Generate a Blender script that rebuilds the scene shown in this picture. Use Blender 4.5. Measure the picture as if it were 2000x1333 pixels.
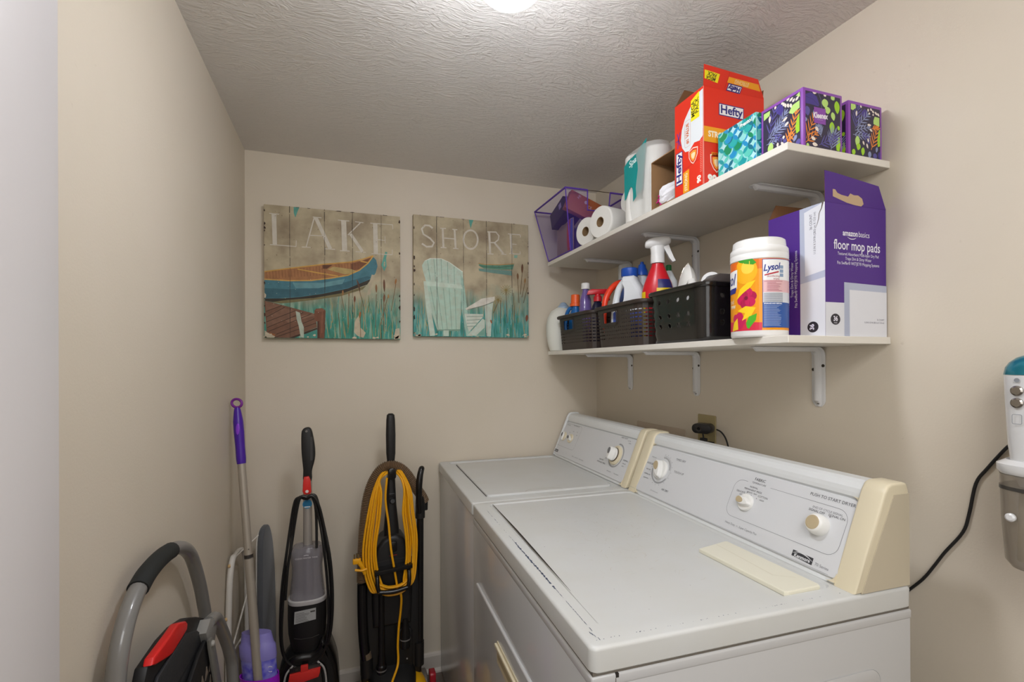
import bpy, bmesh, math, random
from mathutils import Vector, Matrix
from math import sin, cos, pi, radians

for _o in list(bpy.data.objects):
    bpy.data.objects.remove(_o)
SC = bpy.context.scene
COL = SC.collection

# ------------------------------------------------------------------ camera
F_PX = 948.0
YAW, PITCH, ROLL = 0.3313, 0.0014, -0.0043
CAM_H = 1.5
_F = Vector((sin(YAW)*cos(PITCH), cos(YAW)*cos(PITCH), sin(PITCH)))
_R = Vector((cos(YAW), -sin(YAW), 0))
_U = _R.cross(_F)
_R2 = _R*cos(ROLL) + _U*sin(ROLL)
_U2 = _U*cos(ROLL) - _R*sin(ROLL)
cd = bpy.data.cameras.new('camera')
cam = bpy.data.objects.new('camera', cd)
COL.objects.link(cam)
cam.matrix_world = Matrix(((_R2.x, _U2.x, -_F.x, 0), (_R2.y, _U2.y, -_F.y, 0), (_R2.z, _U2.z, -_F.z, CAM_H), (0, 0, 0, 1)))
cd.sensor_fit = 'HORIZONTAL'
cd.sensor_width = 36
cd.lens = F_PX/2000*36
cd.shift_y = 44.57/2000
cd.clip_start = 0.02
SC.camera = cam

# ------------------------------------------------------------------ light and exposure
SC.view_settings.view_transform = 'Standard'
SC.view_settings.look = 'None'
SC.view_settings.exposure = 0.0
SC.view_settings.gamma = 1.0
SC.view_settings.use_curve_mapping = False
W = bpy.data.worlds.new('world')
SC.world = W
W.use_nodes = True
W.node_tree.nodes['Background'].inputs[0].default_value = (1.0, 0.93, 0.86, 1)
W.node_tree.nodes['Background'].inputs[1].default_value = 0.25
GLOBE_STRENGTH = 98.0
HALL_POWER = 41.0


def lamp(name, kind, loc, rot, power, color, size=None, size_y=None):
    ld = bpy.data.lights.new(name, kind)
    ld.energy = power
    ld.color = color
    if kind == 'AREA':
        ld.shape = 'RECTANGLE'
        ld.size = size
        ld.size_y = size_y or size
    elif size:
        ld.shadow_soft_size = size
    o = bpy.data.objects.new(name, ld)
    COL.objects.link(o)
    o.location = loc
    o.rotation_euler = rot
    return o


# fill lamp added behind the camera, standing in for light from the unseen hall
lamp('hall_fill', 'AREA', (-0.40, -1.25, 1.65), (radians(88), 0, radians(-32)), HALL_POWER*0.40, (0.985, 0.99, 1.0), 1.5, 1.5)
# second fill lamp, added high behind the camera to light the room obliquely
lamp('hall_top_fill', 'AREA', (0.30, -0.35, 2.36), (radians(28), 0, 0), HALL_POWER*0.44, (0.985, 0.99, 1.0), 0.9, 0.7)

# ------------------------------------------------------------------ materials


def lin(c):
    return c/12.92 if c <= 0.04045 else ((c+0.055)/1.055)**2.4


def rgb(h):
    h = h.lstrip('#')
    return tuple(lin(int(h[i:i+2], 16)/255) for i in (0, 2, 4)) + (1,)


_mats = {}


def mat(name, color='#888888', rough=0.5, metal=0.0, spec=0.5, trans=0.0, alpha=1.0, emit=None, emit_s=0.0, ior=1.45, coat=0.0,
        bump=0.0, bscale=50.0, vary=0.0, vscale=5.0, vcol=None, bdetail=4.0, sheen=0.0, subsurf=0.0):
    """procedural principled material; vary mixes a second colour in by noise, bump adds fine relief"""
    if name in _mats:
        return _mats[name]
    m = bpy.data.materials.new(name)
    m.use_nodes = True
    nt = m.node_tree
    b = nt.nodes['Principled BSDF']
    b.inputs['Base Color'].default_value = rgb(color)
    b.inputs['Roughness'].default_value = rough
    b.inputs['Metallic'].default_value = metal
    b.inputs['Specular IOR Level'].default_value = spec
    b.inputs['Transmission Weight'].default_value = trans
    b.inputs['Alpha'].default_value = alpha
    b.inputs['IOR'].default_value = ior
    b.inputs['Coat Weight'].default_value = coat
    b.inputs['Sheen Weight'].default_value = sheen
    if emit:
        b.inputs['Emission Color'].default_value = rgb(emit)
        b.inputs['Emission Strength'].default_value = emit_s
    tc = None
    if vary or bump:
        tc = nt.nodes.new('ShaderNodeTexCoord')
    if vary:
        n = nt.nodes.new('ShaderNodeTexNoise')
        n.inputs['Scale'].default_value = vscale
        n.inputs['Detail'].default_value = 5
        nt.links.new(tc.outputs['Object'], n.inputs['Vector'])
        r = nt.nodes.new('ShaderNodeValToRGB')
        r.color_ramp.elements[0].position = 0.35
        r.color_ramp.elements[1].position = 0.7
        c2 = rgb(vcol) if vcol else tuple(x*(1-vary) for x in rgb(color)[:3]) + (1,)
        c1 = rgb(color)
        r.color_ramp.elements[0].color = c1
        r.color_ramp.elements[1].color = tuple(c1[i]*(1-vary)+c2[i]*vary for i in range(3)) + (1,)
        nt.links.new(n.outputs['Fac'], r.inputs['Fac'])
        nt.links.new(r.outputs['Color'], b.inputs['Base Color'])
    if bump:
        n = nt.nodes.new('ShaderNodeTexNoise')
        n.inputs['Scale'].default_value = bscale
        n.inputs['Detail'].default_value = bdetail
        nt.links.new(tc.outputs['Object'], n.inputs['Vector'])
        bp = nt.nodes.new('ShaderNodeBump')
        bp.inputs['Strength'].default_value = bump
        bp.inputs['Distance'].default_value = 0.002
        nt.links.new(n.outputs['Fac'], bp.inputs['Height'])
        nt.links.new(bp.outputs['Normal'], b.inputs['Normal'])
    _mats[name] = m
    return m


def C(h, rough=0.55, **k):
    """plain printed or moulded colour"""
    return mat('%s_%s_%s' % ('paint', h.lstrip('#'), str(rough).replace('.', '')), h, rough, **k)


# ------------------------------------------------------------------ mesh builder


def frame(o, u, v):
    """plane frame: origin, unit u (right), unit v (up); n = u x v points at the reader"""
    o = Vector(o)
    u = Vector(u).normalized()
    v = Vector(v)
    v = (v - u*v.dot(u)).normalized()
    return (o, u, v, u.cross(v))


def P(fr, a, b, c=0.0):
    return fr[0] + fr[1]*a + fr[2]*b + fr[3]*c


def catmull(pts, n=8, closed=False):
    pts = [Vector(p) for p in pts]
    out = []
    N = len(pts)
    rng = range(N if closed else N-1)
    for i in rng:
        if closed:
            p0, p1, p2, p3 = pts[(i-1) % N], pts[i], pts[(i+1) % N], pts[(i+2) % N]
        else:
            p1, p2 = pts[i], pts[i+1]
            p0 = pts[i-1] if i > 0 else p1*2-p2
            p3 = pts[i+2] if i+2 < N else p2*2-p1
        for k in range(n):
            t = k/n
            out.append(0.5*((2*p1)+(p2-p0)*t+(2*p0-5*p1+4*p2-p3)*t*t+(3*p1-p0-3*p2+p3)*t**3))
    if not closed:
        out.append(pts[-1])
    return out


def rrect(w, h, r, n=5, cx=0.0, cy=0.0):
    """rounded rectangle outline, counter-clockwise, centred"""
    r = min(r, w/2-1e-5, h/2-1e-5)
    pts = []
    for (sx, sy, a0) in ((1, -1, -90), (1, 1, 0), (-1, 1, 90), (-1, -1, 180)):
        for k in range(n+1):
            a = radians(a0+90*k/n)
            pts.append((cx+sx*(w/2-r)+r*cos(a), cy+sy*(h/2-r)+r*sin(a)))
    return pts


def circ(r, n=24, cx=0.0, cy=0.0, ry=None, a0=0.0):
    ry = r if ry is None else ry
    return [(cx+r*cos(2*pi*k/n+a0), cy+ry*sin(2*pi*k/n+a0)) for k in range(n)]


def clip_rect(poly, x0, y0, x1, y1):
    for ax, val, sgn in ((0, x0, 1), (0, x1, -1), (1, y0, 1), (1, y1, -1)):
        out = []
        for i in range(len(poly)):
            a, b = poly[i], poly[(i+1) % len(poly)]
            da, db = sgn*(a[ax]-val), sgn*(b[ax]-val)
            if da >= 0:
                out.append(a)
            if (da >= 0) != (db >= 0):
                t = da/(da-db)
                out.append((a[0]+(b[0]-a[0])*t, a[1]+(b[1]-a[1])*t))
        poly = out
        if len(poly) < 3:
            return []
    return poly


class MB:
    def __init__(s):
        s.v, s.f, s.m, s.s, s.mats = [], [], [], [], []

    def mi(s, m):
        if m not in s.mats:
            s.mats.append(m)
        return s.mats.index(m)

    def add(s, vs, fs, m, smooth=False):
        k = len(s.v)
        s.v += [tuple(v) for v in vs]
        i = s.mi(m)
        for f in fs:
            s.f.append(tuple(a+k for a in f))
            s.m.append(i)
            s.s.append(smooth)

    def bm(s, b, m, smooth=False, xf=None):
        b.verts.index_update()
        vs = [(xf @ v.co if xf else v.co.copy()) for v in b.verts]
        fs = [[v.index for v in f.verts] for f in b.faces]
        s.add(vs, fs, m, smooth)
        b.free()

    def box(s, a, b, m, bev=0.0, seg=2, smooth=None, xf=None):
        b_ = bmesh.new()
        bmesh.ops.create_cube(b_, size=1)
        for v in b_.verts:
            v.co = Vector([(a[i]+b[i])/2+v.co[i]*(b[i]-a[i]) for i in range(3)])
        if bev:
            bmesh.ops.bevel(b_, geom=list(b_.edges), offset=bev, segments=seg, profile=0.5, affect='EDGES')
        s.bm(b_, m, bool(bev) if smooth is None else smooth, xf)

    def poly(s, fr, pts, m, off=0.0):
        """flat polygon lying on a frame, triangulated so concave outlines work"""
        if len(pts) < 3:
            return
        b = bmesh.new()
        vs = [b.verts.new(P(fr, p[0], p[1], off)) for p in pts]
        try:
            f = b.faces.new(vs)
        except ValueError:
            b.free()
            return
        f.normal_update()
        if f.normal.dot(fr[3]) < 0:
            f.normal_flip()
        if len(pts) > 4:
            bmesh.ops.triangulate(b, faces=[f], ngon_method='EAR_CLIP')
        s.bm(b, m)

    def prism(s, fr, pts, d0, d1, m, bev=0.0, seg=2, smooth=False, side=None):
        """outline extruded along the frame normal from d0 to d1"""
        b = bmesh.new()
        lo = [b.verts.new(P(fr, p[0], p[1], d0)) for p in pts]
        hi = [b.verts.new(P(fr, p[0], p[1], d1)) for p in pts]
        n = len(pts)
        area = sum(pts[i][0]*pts[(i+1) % n][1]-pts[(i+1) % n][0]*pts[i][1] for i in range(n))
        top = b.faces.new(hi if area > 0 else hi[::-1])
        bot = b.faces.new(lo[::-1] if area > 0 else lo)
        for i in range(n):
            j = (i+1) % n
            b.faces.new((lo[i], lo[j], hi[j], hi[i]) if area > 0 else (lo[j], lo[i], hi[i], hi[j]))
        bmesh.ops.recalc_face_normals(b, faces=list(b.faces))
        if bev:
            bmesh.ops.bevel(b, geom=[e for e in b.edges if e in top.edges or e in bot.edges] if top.is_valid else list(b.edges),
                            offset=bev, segments=seg, profile=0.5, affect='EDGES')
        big = [f for f in b.faces if len(f.verts) > 4]
        if big:
            bmesh.ops.triangulate(b, faces=big, ngon_method='EAR_CLIP')
        s.bm(b, m, smooth)

    def loft(s, rings, m, cap0=True, cap1=True, smooth=True, closed=True):
        n = len(rings[0])
        vs = [p for r in rings for p in r]
        fs = []
        for i in range(len(rings)-1):
            for j in range(n if closed else n-1):
                k = (j+1) % n
                fs.append((i*n+j, i*n+k, (i+1)*n+k, (i+1)*n+j))
        s.add(vs, fs, m, smooth)
        if cap0:
            s.add(rings[0], [tuple(range(n))[::-1]], m, False)
        if cap1:
            s.add(rings[-1], [tuple(range(n))], m, False)

    def tube(s, pts, r, m, n=10, cap=True, smooth_path=0, closed=False, flat=1.0):
        pts = [Vector(p) for p in pts]
        if smooth_path:
            if isinstance(r, (list, tuple)):
                r0 = r
                r = []
                for i in range(len(r0)-1):
                    for k in range(smooth_path):
                        r.append(r0[i]+(r0[i+1]-r0[i])*k/smooth_path)
                r.append(r0[-1])
            pts = catmull(pts, smooth_path, closed)
        N = len(pts)
        rr = r if isinstance(r, (list, tuple)) else [r]*N
        rings = []
        up = None
        for i in range(N):
            if closed:
                t = pts[(i+1) % N]-pts[i-1]
            else:
                t = pts[min(i+1, N-1)]-pts[max(i-1, 0)]
            t.normalize()
            if up is None:
                a = Vector((0, 0, 1)) if abs(t.z) < 0.9 else Vector((1, 0, 0))
                up = (a-t*a.dot(t)).normalized()
            else:
                up = up-t*up.dot(t)
                up = up.normalized() if up.length > 1e-6 else t.orthogonal().normalized()
            w = t.cross(up)
            rings.append([pts[i]+(up*cos(2*pi*k/n)+w*sin(2*pi*k/n)*flat)*rr[i] for k in range(n)])
        if closed:
            rings.append(rings[0])
        s.loft(rings, m, cap and not closed, cap and not closed)

    def lathe(s, prof, m, o=(0, 0, 0), ax=(0, 0, 1), n=28, cap0=True, cap1=True, sx=1.0, sy=1.0, ref=None):
        """profile [(radius, height)] turned round an axis; sx, sy squash the section"""
        z = Vector(ax).normalized()
        a = Vector(ref) if ref else (Vector((1, 0, 0)) if abs(z.x) < 0.9 else Vector((0, 1, 0)))
        x = (a-z*a.dot(z)).normalized()
        y = z.cross(x)
        o = Vector(o)
        rings = [[o+z*h+(x*cos(2*pi*k/n)*sx+y*sin(2*pi*k/n)*sy)*r for k in range(n)] for r, h in prof]
        s.loft(rings, m, cap0, cap1)

    def grid(s, fn, nu, nv, m, smooth=True):
        vs = [fn(i/nu, j/nv) for i in range(nu+1) for j in range(nv+1)]
        fs = [(i*(nv+1)+j, (i+1)*(nv+1)+j, (i+1)*(nv+1)+j+1, i*(nv+1)+j+1) for i in range(nu) for j in range(nv)]
        s.add(vs, fs, m, smooth)

    def text(s, fr, txt, size, m, x=0.0, y=0.0, off=0.0004, align='LEFT', bold=0.0, sx=1.0, rot=0.0, shear=0.0, up=1.0, space=1.0):
        cu = bpy.data.curves.new('txt', 'FONT')
        cu.body = txt
        cu.size = size
        cu.align_x = align
        cu.align_y = 'CENTER'
        cu.offset = bold
        cu.shear = shear
        cu.space_character = space
        cu.resolution_u = 3
        o = bpy.data.objects.new('txt', cu)
        COL.objects.link(o)
        dg = bpy.context.evaluated_depsgraph_get()
        me = o.evaluated_get(dg).to_mesh()
        ca, sa = cos(rot), sin(rot)
        vs = []
        for v in me.vertices:
            a, b = v.co.x*sx, v.co.y*up
            vs.append(P(fr, x+a*ca-b*sa, y+a*sa+b*ca, off))
        fs = [tuple(p.vertices) for p in me.polygons]
        s.add(vs, fs, m)
        o.evaluated_get(dg).to_mesh_clear()
        bpy.data.objects.remove(o)
        bpy.data.curves.remove(cu)

    def stroke(s, fr, pts, w, m, off=0.0004, closed=False, smooth=0, clip=None):
        """ribbon of constant or listed width lying on a frame"""
        if smooth:
            if isinstance(w, (list, tuple)):
                w0 = w
                w = []
                for i in range(len(w0)-1):
                    for k in range(smooth):
                        w.append(w0[i]+(w0[i+1]-w0[i])*k/smooth)
                w.append(w0[-1])
            pts = [(p.x, p.y) for p in catmull([(p[0], p[1], 0) for p in pts], smooth, closed)]
        n = len(pts)
        ww = w if isinstance(w, (list, tuple)) else [w]*n
        L, R = [], []
        for i in range(n):
            a = pts[i-1] if (i > 0 or closed) else pts[i]
            b = pts[(i+1) % n] if (i < n-1 or closed) else pts[i]
            dx, dy = b[0]-a[0], b[1]-a[1]
            l = math.hypot(dx, dy) or 1
            nx, ny = -dy/l, dx/l
            L.append((pts[i][0]+nx*ww[i]/2, pts[i][1]+ny*ww[i]/2))
            R.append((pts[i][0]-nx*ww[i]/2, pts[i][1]-ny*ww[i]/2))
        for i in range(n if closed else n-1):
            j = (i+1) % n
            q = [R[i], R[j], L[j], L[i]]
            if clip:
                q = clip_rect(q, *clip)
            s.poly(fr, q, m, off)

    def build(s, name, parent=None, loc=None):
        me = bpy.data.meshes.new(name)
        vs = s.v
        if loc is not None:
            vs = [tuple(Vector(v)-Vector(loc)) for v in vs]
        me.from_pydata(vs, [], s.f)
        for m in s.mats:
            me.materials.append(m)
        me.polygons.foreach_set('material_index', s.m)
        me.polygons.foreach_set('use_smooth', s.s)
        me.update()
        if any(s.s):
            me.set_sharp_from_angle(angle=radians(38))
        o = bpy.data.objects.new(name, me)
        COL.objects.link(o)
        if loc is not None:
            o.location = loc
        if parent is not None:
            o.parent = parent
        return o


def tag(o, label, cat, group=None):
    o['label'] = label
    o['category'] = cat
    if group:
        o['group'] = group
    return o


def thing(name, label, cat, loc=(0, 0, 0), rz=0.0, group=None, rot=None):
    o = bpy.data.objects.new(name, None)
    o.empty_display_size = 0.05
    COL.objects.link(o)
    o.location = loc
    o.rotation_euler = rot if rot else (0, 0, rz)
    return tag(o, label, cat, group)


def struct(mb, name, loc=None):
    o = mb.build(name, None, loc)
    o['kind'] = 'structure'
    return o


def dup(root, loc, rz=None, label=None):
    r = root.copy()
    COL.objects.link(r)
    r.location = loc
    if rz is not None:
        r.rotation_euler = (0, 0, rz)
    if label:
        r['label'] = label
    for ch in list(root.children):
        c = ch.copy()
        COL.objects.link(c)
        c.parent = r
        for g in ch.children:
            d = g.copy()
            COL.objects.link(d)
            d.parent = c
    return r
# ------------------------------------------------------------------ the room
XL, XR, YB, HC = -0.411, 1.311, 2.379, 2.443
YF = -1.7


def wall_mat(name, base, alt, rough=0.6):
    m = bpy.data.materials.new(name)
    m.use_nodes = True
    nt = m.node_tree
    N, L = nt.nodes, nt.links
    b = N['Principled BSDF']
    b.inputs['Roughness'].default_value = rough
    b.inputs['Specular IOR Level'].default_value = 0.35
    tc = N.new('ShaderNodeTexCoord')
    n1 = N.new('ShaderNodeTexNoise')
    n1.inputs['Scale'].default_value = 1.8
    n1.inputs['Detail'].default_value = 4
    L.new(tc.outputs['Object'], n1.inputs['Vector'])
    r = N.new('ShaderNodeValToRGB')
    r.color_ramp.elements[0].position = 0.35
    r.color_ramp.elements[1].position = 0.7
    r.color_ramp.elements[0].color = rgb(base)
    r.color_ramp.elements[1].color = rgb(alt)
    L.new(n1.outputs['Fac'], r.inputs['Fac'])
    # small scuffs and specks
    n3 = N.new('ShaderNodeTexNoise')
    n3.inputs['Scale'].default_value = 60
    n3.inputs['Detail'].default_value = 2
    L.new(tc.outputs['Object'], n3.inputs['Vector'])
    r3 = N.new('ShaderNodeValToRGB')
    r3.color_ramp.elements[0].position = 0.0
    r3.color_ramp.elements[0].color = (0.75, 0.73, 0.7, 1)
    r3.color_ramp.elements[1].position = 0.27
    r3.color_ramp.elements[1].color = (1, 1, 1, 1)
    L.new(n3.outputs['Fac'], r3.inputs['Fac'])
    mx = N.new('ShaderNodeMix')
    mx.data_type = 'RGBA'
    mx.blend_type = 'MULTIPLY'
    mx.inputs['Factor'].default_value = 1
    L.new(r.outputs['Color'], mx.inputs['A'])
    L.new(r3.outputs['Color'], mx.inputs['B'])
    L.new(mx.outputs['Result'], b.inputs['Base Color'])
    n2 = N.new('ShaderNodeTexNoise')
    n2.inputs['Scale'].default_value = 190
    n2.inputs['Detail'].default_value = 3
    L.new(tc.outputs['Object'], n2.inputs['Vector'])
    bp = N.new('ShaderNodeBump')
    bp.inputs['Strength'].default_value = 0.22
    bp.inputs['Distance'].default_value = 0.0012
    L.new(n2.outputs['Fac'], bp.inputs['Height'])
    L.new(bp.outputs['Normal'], b.inputs['Normal'])
    return m


def ceiling_mat():
    m = bpy.data.materials.new('stomped_ceiling')
    m.use_nodes = True
    nt = m.node_tree
    N, L = nt.nodes, nt.links
    b = N['Principled BSDF']
    b.inputs['Base Color'].default_value = rgb('#dfdad4')
    b.inputs['Roughness'].default_value = 0.55
    tc = N.new('ShaderNodeTexCoord')
    # warp the coordinates so the brush strokes fan out in random directions
    w = N.new('ShaderNodeTexNoise')
    w.inputs['Scale'].default_value = 5.5
    w.inputs['Detail'].default_value = 1
    L.new(tc.outputs['Object'], w.inputs['Vector'])
    vm = N.new('ShaderNodeVectorMath')
    vm.operation = 'MULTIPLY_ADD'
    vm.inputs[1].default_value = (0.12, 0.12, 0.12)
    L.new(w.outputs['Color'], vm.inputs[0])
    L.new(tc.outputs['Object'], vm.inputs[2])
    mp = N.new('ShaderNodeMapping')
    mp.inputs['Scale'].default_value = (34, 100, 1)
    L.new(vm.outputs[0], mp.inputs['Vector'])
    n = N.new('ShaderNodeTexNoise')
    n.inputs['Scale'].default_value = 1.0
    n.inputs['Detail'].default_value = 4
    n.inputs['Roughness'].default_value = 0.6
    n.inputs['Distortion'].default_value = 0.8
    L.new(mp.outputs[0], n.inputs['Vector'])
    r = N.new('ShaderNodeValToRGB')
    r.color_ramp.elements[0].position = 0.42
    r.color_ramp.elements[1].position = 0.68
    L.new(n.outputs['Fac'], r.inputs['Fac'])
    bp = N.new('ShaderNodeBump')
    bp.inputs['Strength'].default_value = 0.55
    bp.inputs['Distance'].default_value = 0.004
    L.new(r.outputs['Color'], bp.inputs['Height'])
    L.new(bp.outputs['Normal'], b.inputs['Normal'])
    return m


WALL = wall_mat('beige_wall', '#d7ccbb', '#d3c8b5')
CEIL = ceiling_mat()
TRIMM = mat('trim_white', '#cfc6bb', 0.4)


def tile_mat():
    m = bpy.data.materials.new('floor_tile')
    m.use_nodes = True
    nt = m.node_tree
    N, L = nt.nodes, nt.links
    b = N['Principled BSDF']
    b.inputs['Roughness'].default_value = 0.45
    tc = N.new('ShaderNodeTexCoord')
    br = N.new('ShaderNodeTexBrick')
    br.offset = 0
    br.inputs['Scale'].default_value = 1
    br.inputs['Brick Width'].default_value = 0.305
    br.inputs['Row Height'].default_value = 0.305
    br.inputs['Mortar Size'].default_value = 0.003
    br.inputs['Color1'].default_value = rgb('#75695d')
    br.inputs['Color2'].default_value = rgb('#6c6056')
    br.inputs['Mortar'].default_value = rgb('#4a4139')
    L.new(tc.outputs['Object'], br.inputs['Vector'])
    n = N.new('ShaderNodeTexNoise')
    n.inputs['Scale'].default_value = 25
    n.inputs['Detail'].default_value = 6
    L.new(tc.outputs['Object'], n.inputs['Vector'])
    mx = N.new('ShaderNodeMix')
    mx.data_type = 'RGBA'
    mx.blend_type = 'OVERLAY'
    mx.inputs['Factor'].default_value = 0.5
    L.new(br.outputs['Color'], mx.inputs['A'])
    L.new(n.outputs['Fac'], mx.inputs['B'])
    L.new(mx.outputs['Result'], b.inputs['Base Color'])
    return m


T = 0.1
m_ = MB(); m_.box((XL-1.3-T, YF-T, -T), (XR+T, YB+T, 0), tile_mat()); struct(m_, 'floor')
m_ = MB(); m_.box((XL-1.3-T, YF-T, HC), (XR+T, YB+T, HC+T), CEIL); struct(m_, 'ceiling')
m_ = MB(); m_.box((XL-T, 0.62, 0), (XL, YB, HC), WALL); struct(m_, 'wall_left')
m_ = MB(); m_.box((XL-T, YB, 0), (XR+T, YB+T, HC), WALL); struct(m_, 'wall_back')
m_ = MB(); m_.box((XR, YF, 0), (XR+T, YB, HC), WALL); struct(m_, 'wall_right')
# the wall beside the doorway the camera looks through; only its end shows
m_ = MB(); m_.box((XL-1.3, 0.50, 0), (-0.292, 0.62, HC), WALL); struct(m_, 'wall_front')
m_ = MB()
m_.box((-0.292, 0.47, 0), (-0.272, 0.612, HC), mat('jamb_paint', '#cfcbcb', 0.42), bev=0.003)
struct(m_, 'trim_1')
# hall behind the camera
m_ = MB(); m_.box((XL-1.3-T, YF, 0), (XL-1.3, 0.62, HC), WALL); struct(m_, 'wall_hall_left')
m_ = MB(); m_.box((XL-1.3-T, YF-T, 0), (XR+T, YF, HC), WALL); struct(m_, 'wall_hall_back')


def baseboard(name, a, b, n):
    """moulded board from a to b, n points into the room"""
    a = Vector(a); b = Vector(b); n = Vector(n)
    prof = [(0.0, 0.0), (0.022, 0.0), (0.021, 0.008), (0.015, 0.016), (0.012, 0.020), (0.012, 0.078), (0.008, 0.088), (0.0, 0.093)]
    mb = MB()
    mb.loft([[p+n*x+Vector((0, 0, z)) for x, z in prof] for p in (a, b)], TRIMM, smooth=False)
    return struct(mb, name)


baseboard('baseboard_back', (XL, YB, 0), (XR, YB, 0), (0, -1, 0))
baseboard('baseboard_left', (XL, 0.62, 0), (XL, YB-0.022, 0), (1, 0, 0))
baseboard('baseboard_right', (XR, 0.3, 0), (XR, YB-0.022, 0), (-1, 0, 0))

# ------------------------------------------------------------------ ceiling light
cl = thing('ceiling_light', 'round white glass globe light, glowing, on the ceiling', 'ceiling light', (0.330, 0.960, HC))
mb = MB()
mb.lathe([(0.074, 0), (0.076, -0.008), (0.076, -0.104), (0.072, -0.110)], mat('fixture_white', '#e6e3dc', 0.35))  # deep unseen drum, shaped to keep the globe's light off the ceiling
mb.build('light_block_canopy', cl)
mb = MB()
GL = mat('lit_globe', '#ffffff', 0.3, emit='#f2f6ff', emit_s=GLOBE_STRENGTH)
prof = [(0.070, -0.104)]
for k in range(1, 17):
    a = pi*(0.44+0.56*k/16)
    prof.append((max(0.078*sin(a), 0.0005), -0.118+0.068*cos(a)))
mb.lathe(prof, GL, n=40)
mb.build('globe', cl)

# ------------------------------------------------------------------ shelves
WHITE_LAM = mat('shelf_laminate', '#e2ddd3', 0.42)


def shelf(z0, y0, y1, x0, droop, name, label):
    root = thing(name, label, 'shelf', ((x0+XR)/2, (y0+y1)/2, 0), group=None)
    mb = MB()
    b = bmesh.new()
    bmesh.ops.create_cube(b, size=1)
    for v in b.verts:
        x = (x0 if v.co.x < 0 else XR-0.0005)
        y = (y0 if v.co.y < 0 else y1)
        z = z0-(droop if v.co.y > 0 else 0)+(0.018 if v.co.z > 0 else 0)
        v.co = (x-(x0+XR)/2, y-(y0+y1)/2, z)
    bmesh.ops.bevel(b, geom=list(b.edges), offset=0.0012, segments=1, profile=0.5, affect='EDGES')
    mb.bm(b, WHITE_LAM)
    o = mb.build('board', root)
    return root


shelf(1.9948, 0.852, 2.2555, 0.968, 0.0, 'shelf', 'upper white wall shelf, holding tissue boxes and paper rolls')
shelf(1.5475, 0.852, 2.2555, 0.968, 0.0, 'shelf', 'lower white wall shelf, holding baskets and cleaning bottles')

BRK = mat('bracket_enamel', '#d8d7d6', 0.35)
HOLE = mat('screw_dark', '#3a332c', 0.5, metal=0.3)


def bracket_proto():
    """pressed steel L bracket; origin at the inner corner on the wall, arm along -x, leg down"""
    root = thing('shelf_bracket', 'x', 'shelf bracket', (XR, 1, 1))
    mb = MB()
    w = 0.021
    # flat plate following the L with a rounded corner
    path = []
    for k in range(0, 9):
        a = radians(90*k/8)
        path.append((-0.026+0.026*cos(a)-0.0012, -0.026+0.026*sin(a)-0.0012))
    pts = [(-0.0012, -0.157)]+path+[(-0.232, -0.0012)]
    rings = []
    for i, (x, z) in enumerate(pts):
        a = pts[max(i-1, 0)]; b_ = pts[min(i+1, len(pts)-1)]
        t = Vector((b_[0]-a[0], 0, b_[1]-a[1])).normalized()
        n = Vector((-t.z, 0, t.x))*-1   # towards the inside of the L
        if n.dot(Vector((-0.1-x, 0, -0.1-z))) < 0:
            n = -n
        c = Vector((x, 0, z))
        sec = [(-w, 0), (-w, 0.0022), (-w+0.003, 0.0035), (-0.011, 0.0035), (-0.0075, 0.011), (-0.003, 0.013), (0.003, 0.013), (0.0075, 0.011),
               (0.011, 0.0035), (w-0.003, 0.0035), (w, 0.0022), (w, 0)]
        sc = 1.0
        rings.append([c+Vector((0, yy, 0))+n*hh for yy, hh in sec])
    # tapered ends
    def shrink(r, f, hf, shift):
        cen = sum(r, Vector())/len(r)
        base = (r[0]+r[-1])/2
        return [base+(p-base)*1.0+shift - Vector((0, (p-base).y*(1-f), 0)) - ((p-base)-Vector((0, (p-base).y, 0)))*(1-hf) for p in r]
    r0 = rings[0]
    rings = [shrink(r0, 0.45, 0.2, Vector((0, 0, -0.017))), shrink(r0, 0.85, 0.25, Vector((0, 0, -0.009)))]+rings
    rl = rings[-1]
    rings = rings+[shrink(rl, 0.85, 0.25, Vector((-0.009, 0, 0))), shrink(rl, 0.4, 0.2, Vector((-0.017, 0, 0)))]
    mb.loft(rings, BRK)
    mb.build('bracket_arm', root)
    for yy, zz in ((-0.0155, -0.055), (0.0155, -0.066), (0.0, -0.163)):
        s_ = MB()
        s_.lathe([(0.0048, 0.0), (0.0048, 0.0042), (0.0036, 0.0052)], HOLE, o=(-0.0005, yy, zz), ax=(-1, 0, 0), n=12)
        s_.build('screw', root)
    return root


proto = bracket_proto()
labs = {0: 'far', 1: 'middle', 2: 'near'}
first = True
for zi, (zz, sh) in enumerate(((1.9948, 'upper'), (1.5475, 'lower'))):
    for k, (yy, what) in enumerate(((2.04, 'nearest the back corner'), (1.572, 'the middle one of three'), (1.05, 'nearest the camera'))):
        lab = 'white metal L-shaped bracket under the %s shelf, %s' % (sh, what)
        if first:
            r = proto
            r.location = (XR, yy, zz)
            r['label'] = lab
            r['group'] = 'brackets under the two shelves'
            first = False
        else:
            dup(proto, (XR, yy, zz), None, lab)

# wall plates behind the machines
mb = MB()
fr = frame((XR, 1.985, 1.08), (0, -1, 0), (0, 0, 1))
mb.prism(fr, rrect(0.347, 0.152, 0.008, cx=0.1735, cy=0.076), 0.0003, 0.004, mat('wall_paint_plate', '#c3b29f', 0.5), bev=0.0015)
mb.prism(fr, rrect(0.31, 0.12, 0.006, cx=0.1735, cy=0.07), 0.004, 0.0055, mat('wall_paint_plate', '#c3b29f', 0.5), bev=0.001)
tag(mb.build('supply_cover', loc=(XR, 1.81, 1.16)), 'flat beige plastic supply cover on the wall behind the washer', 'wall plate')
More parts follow.
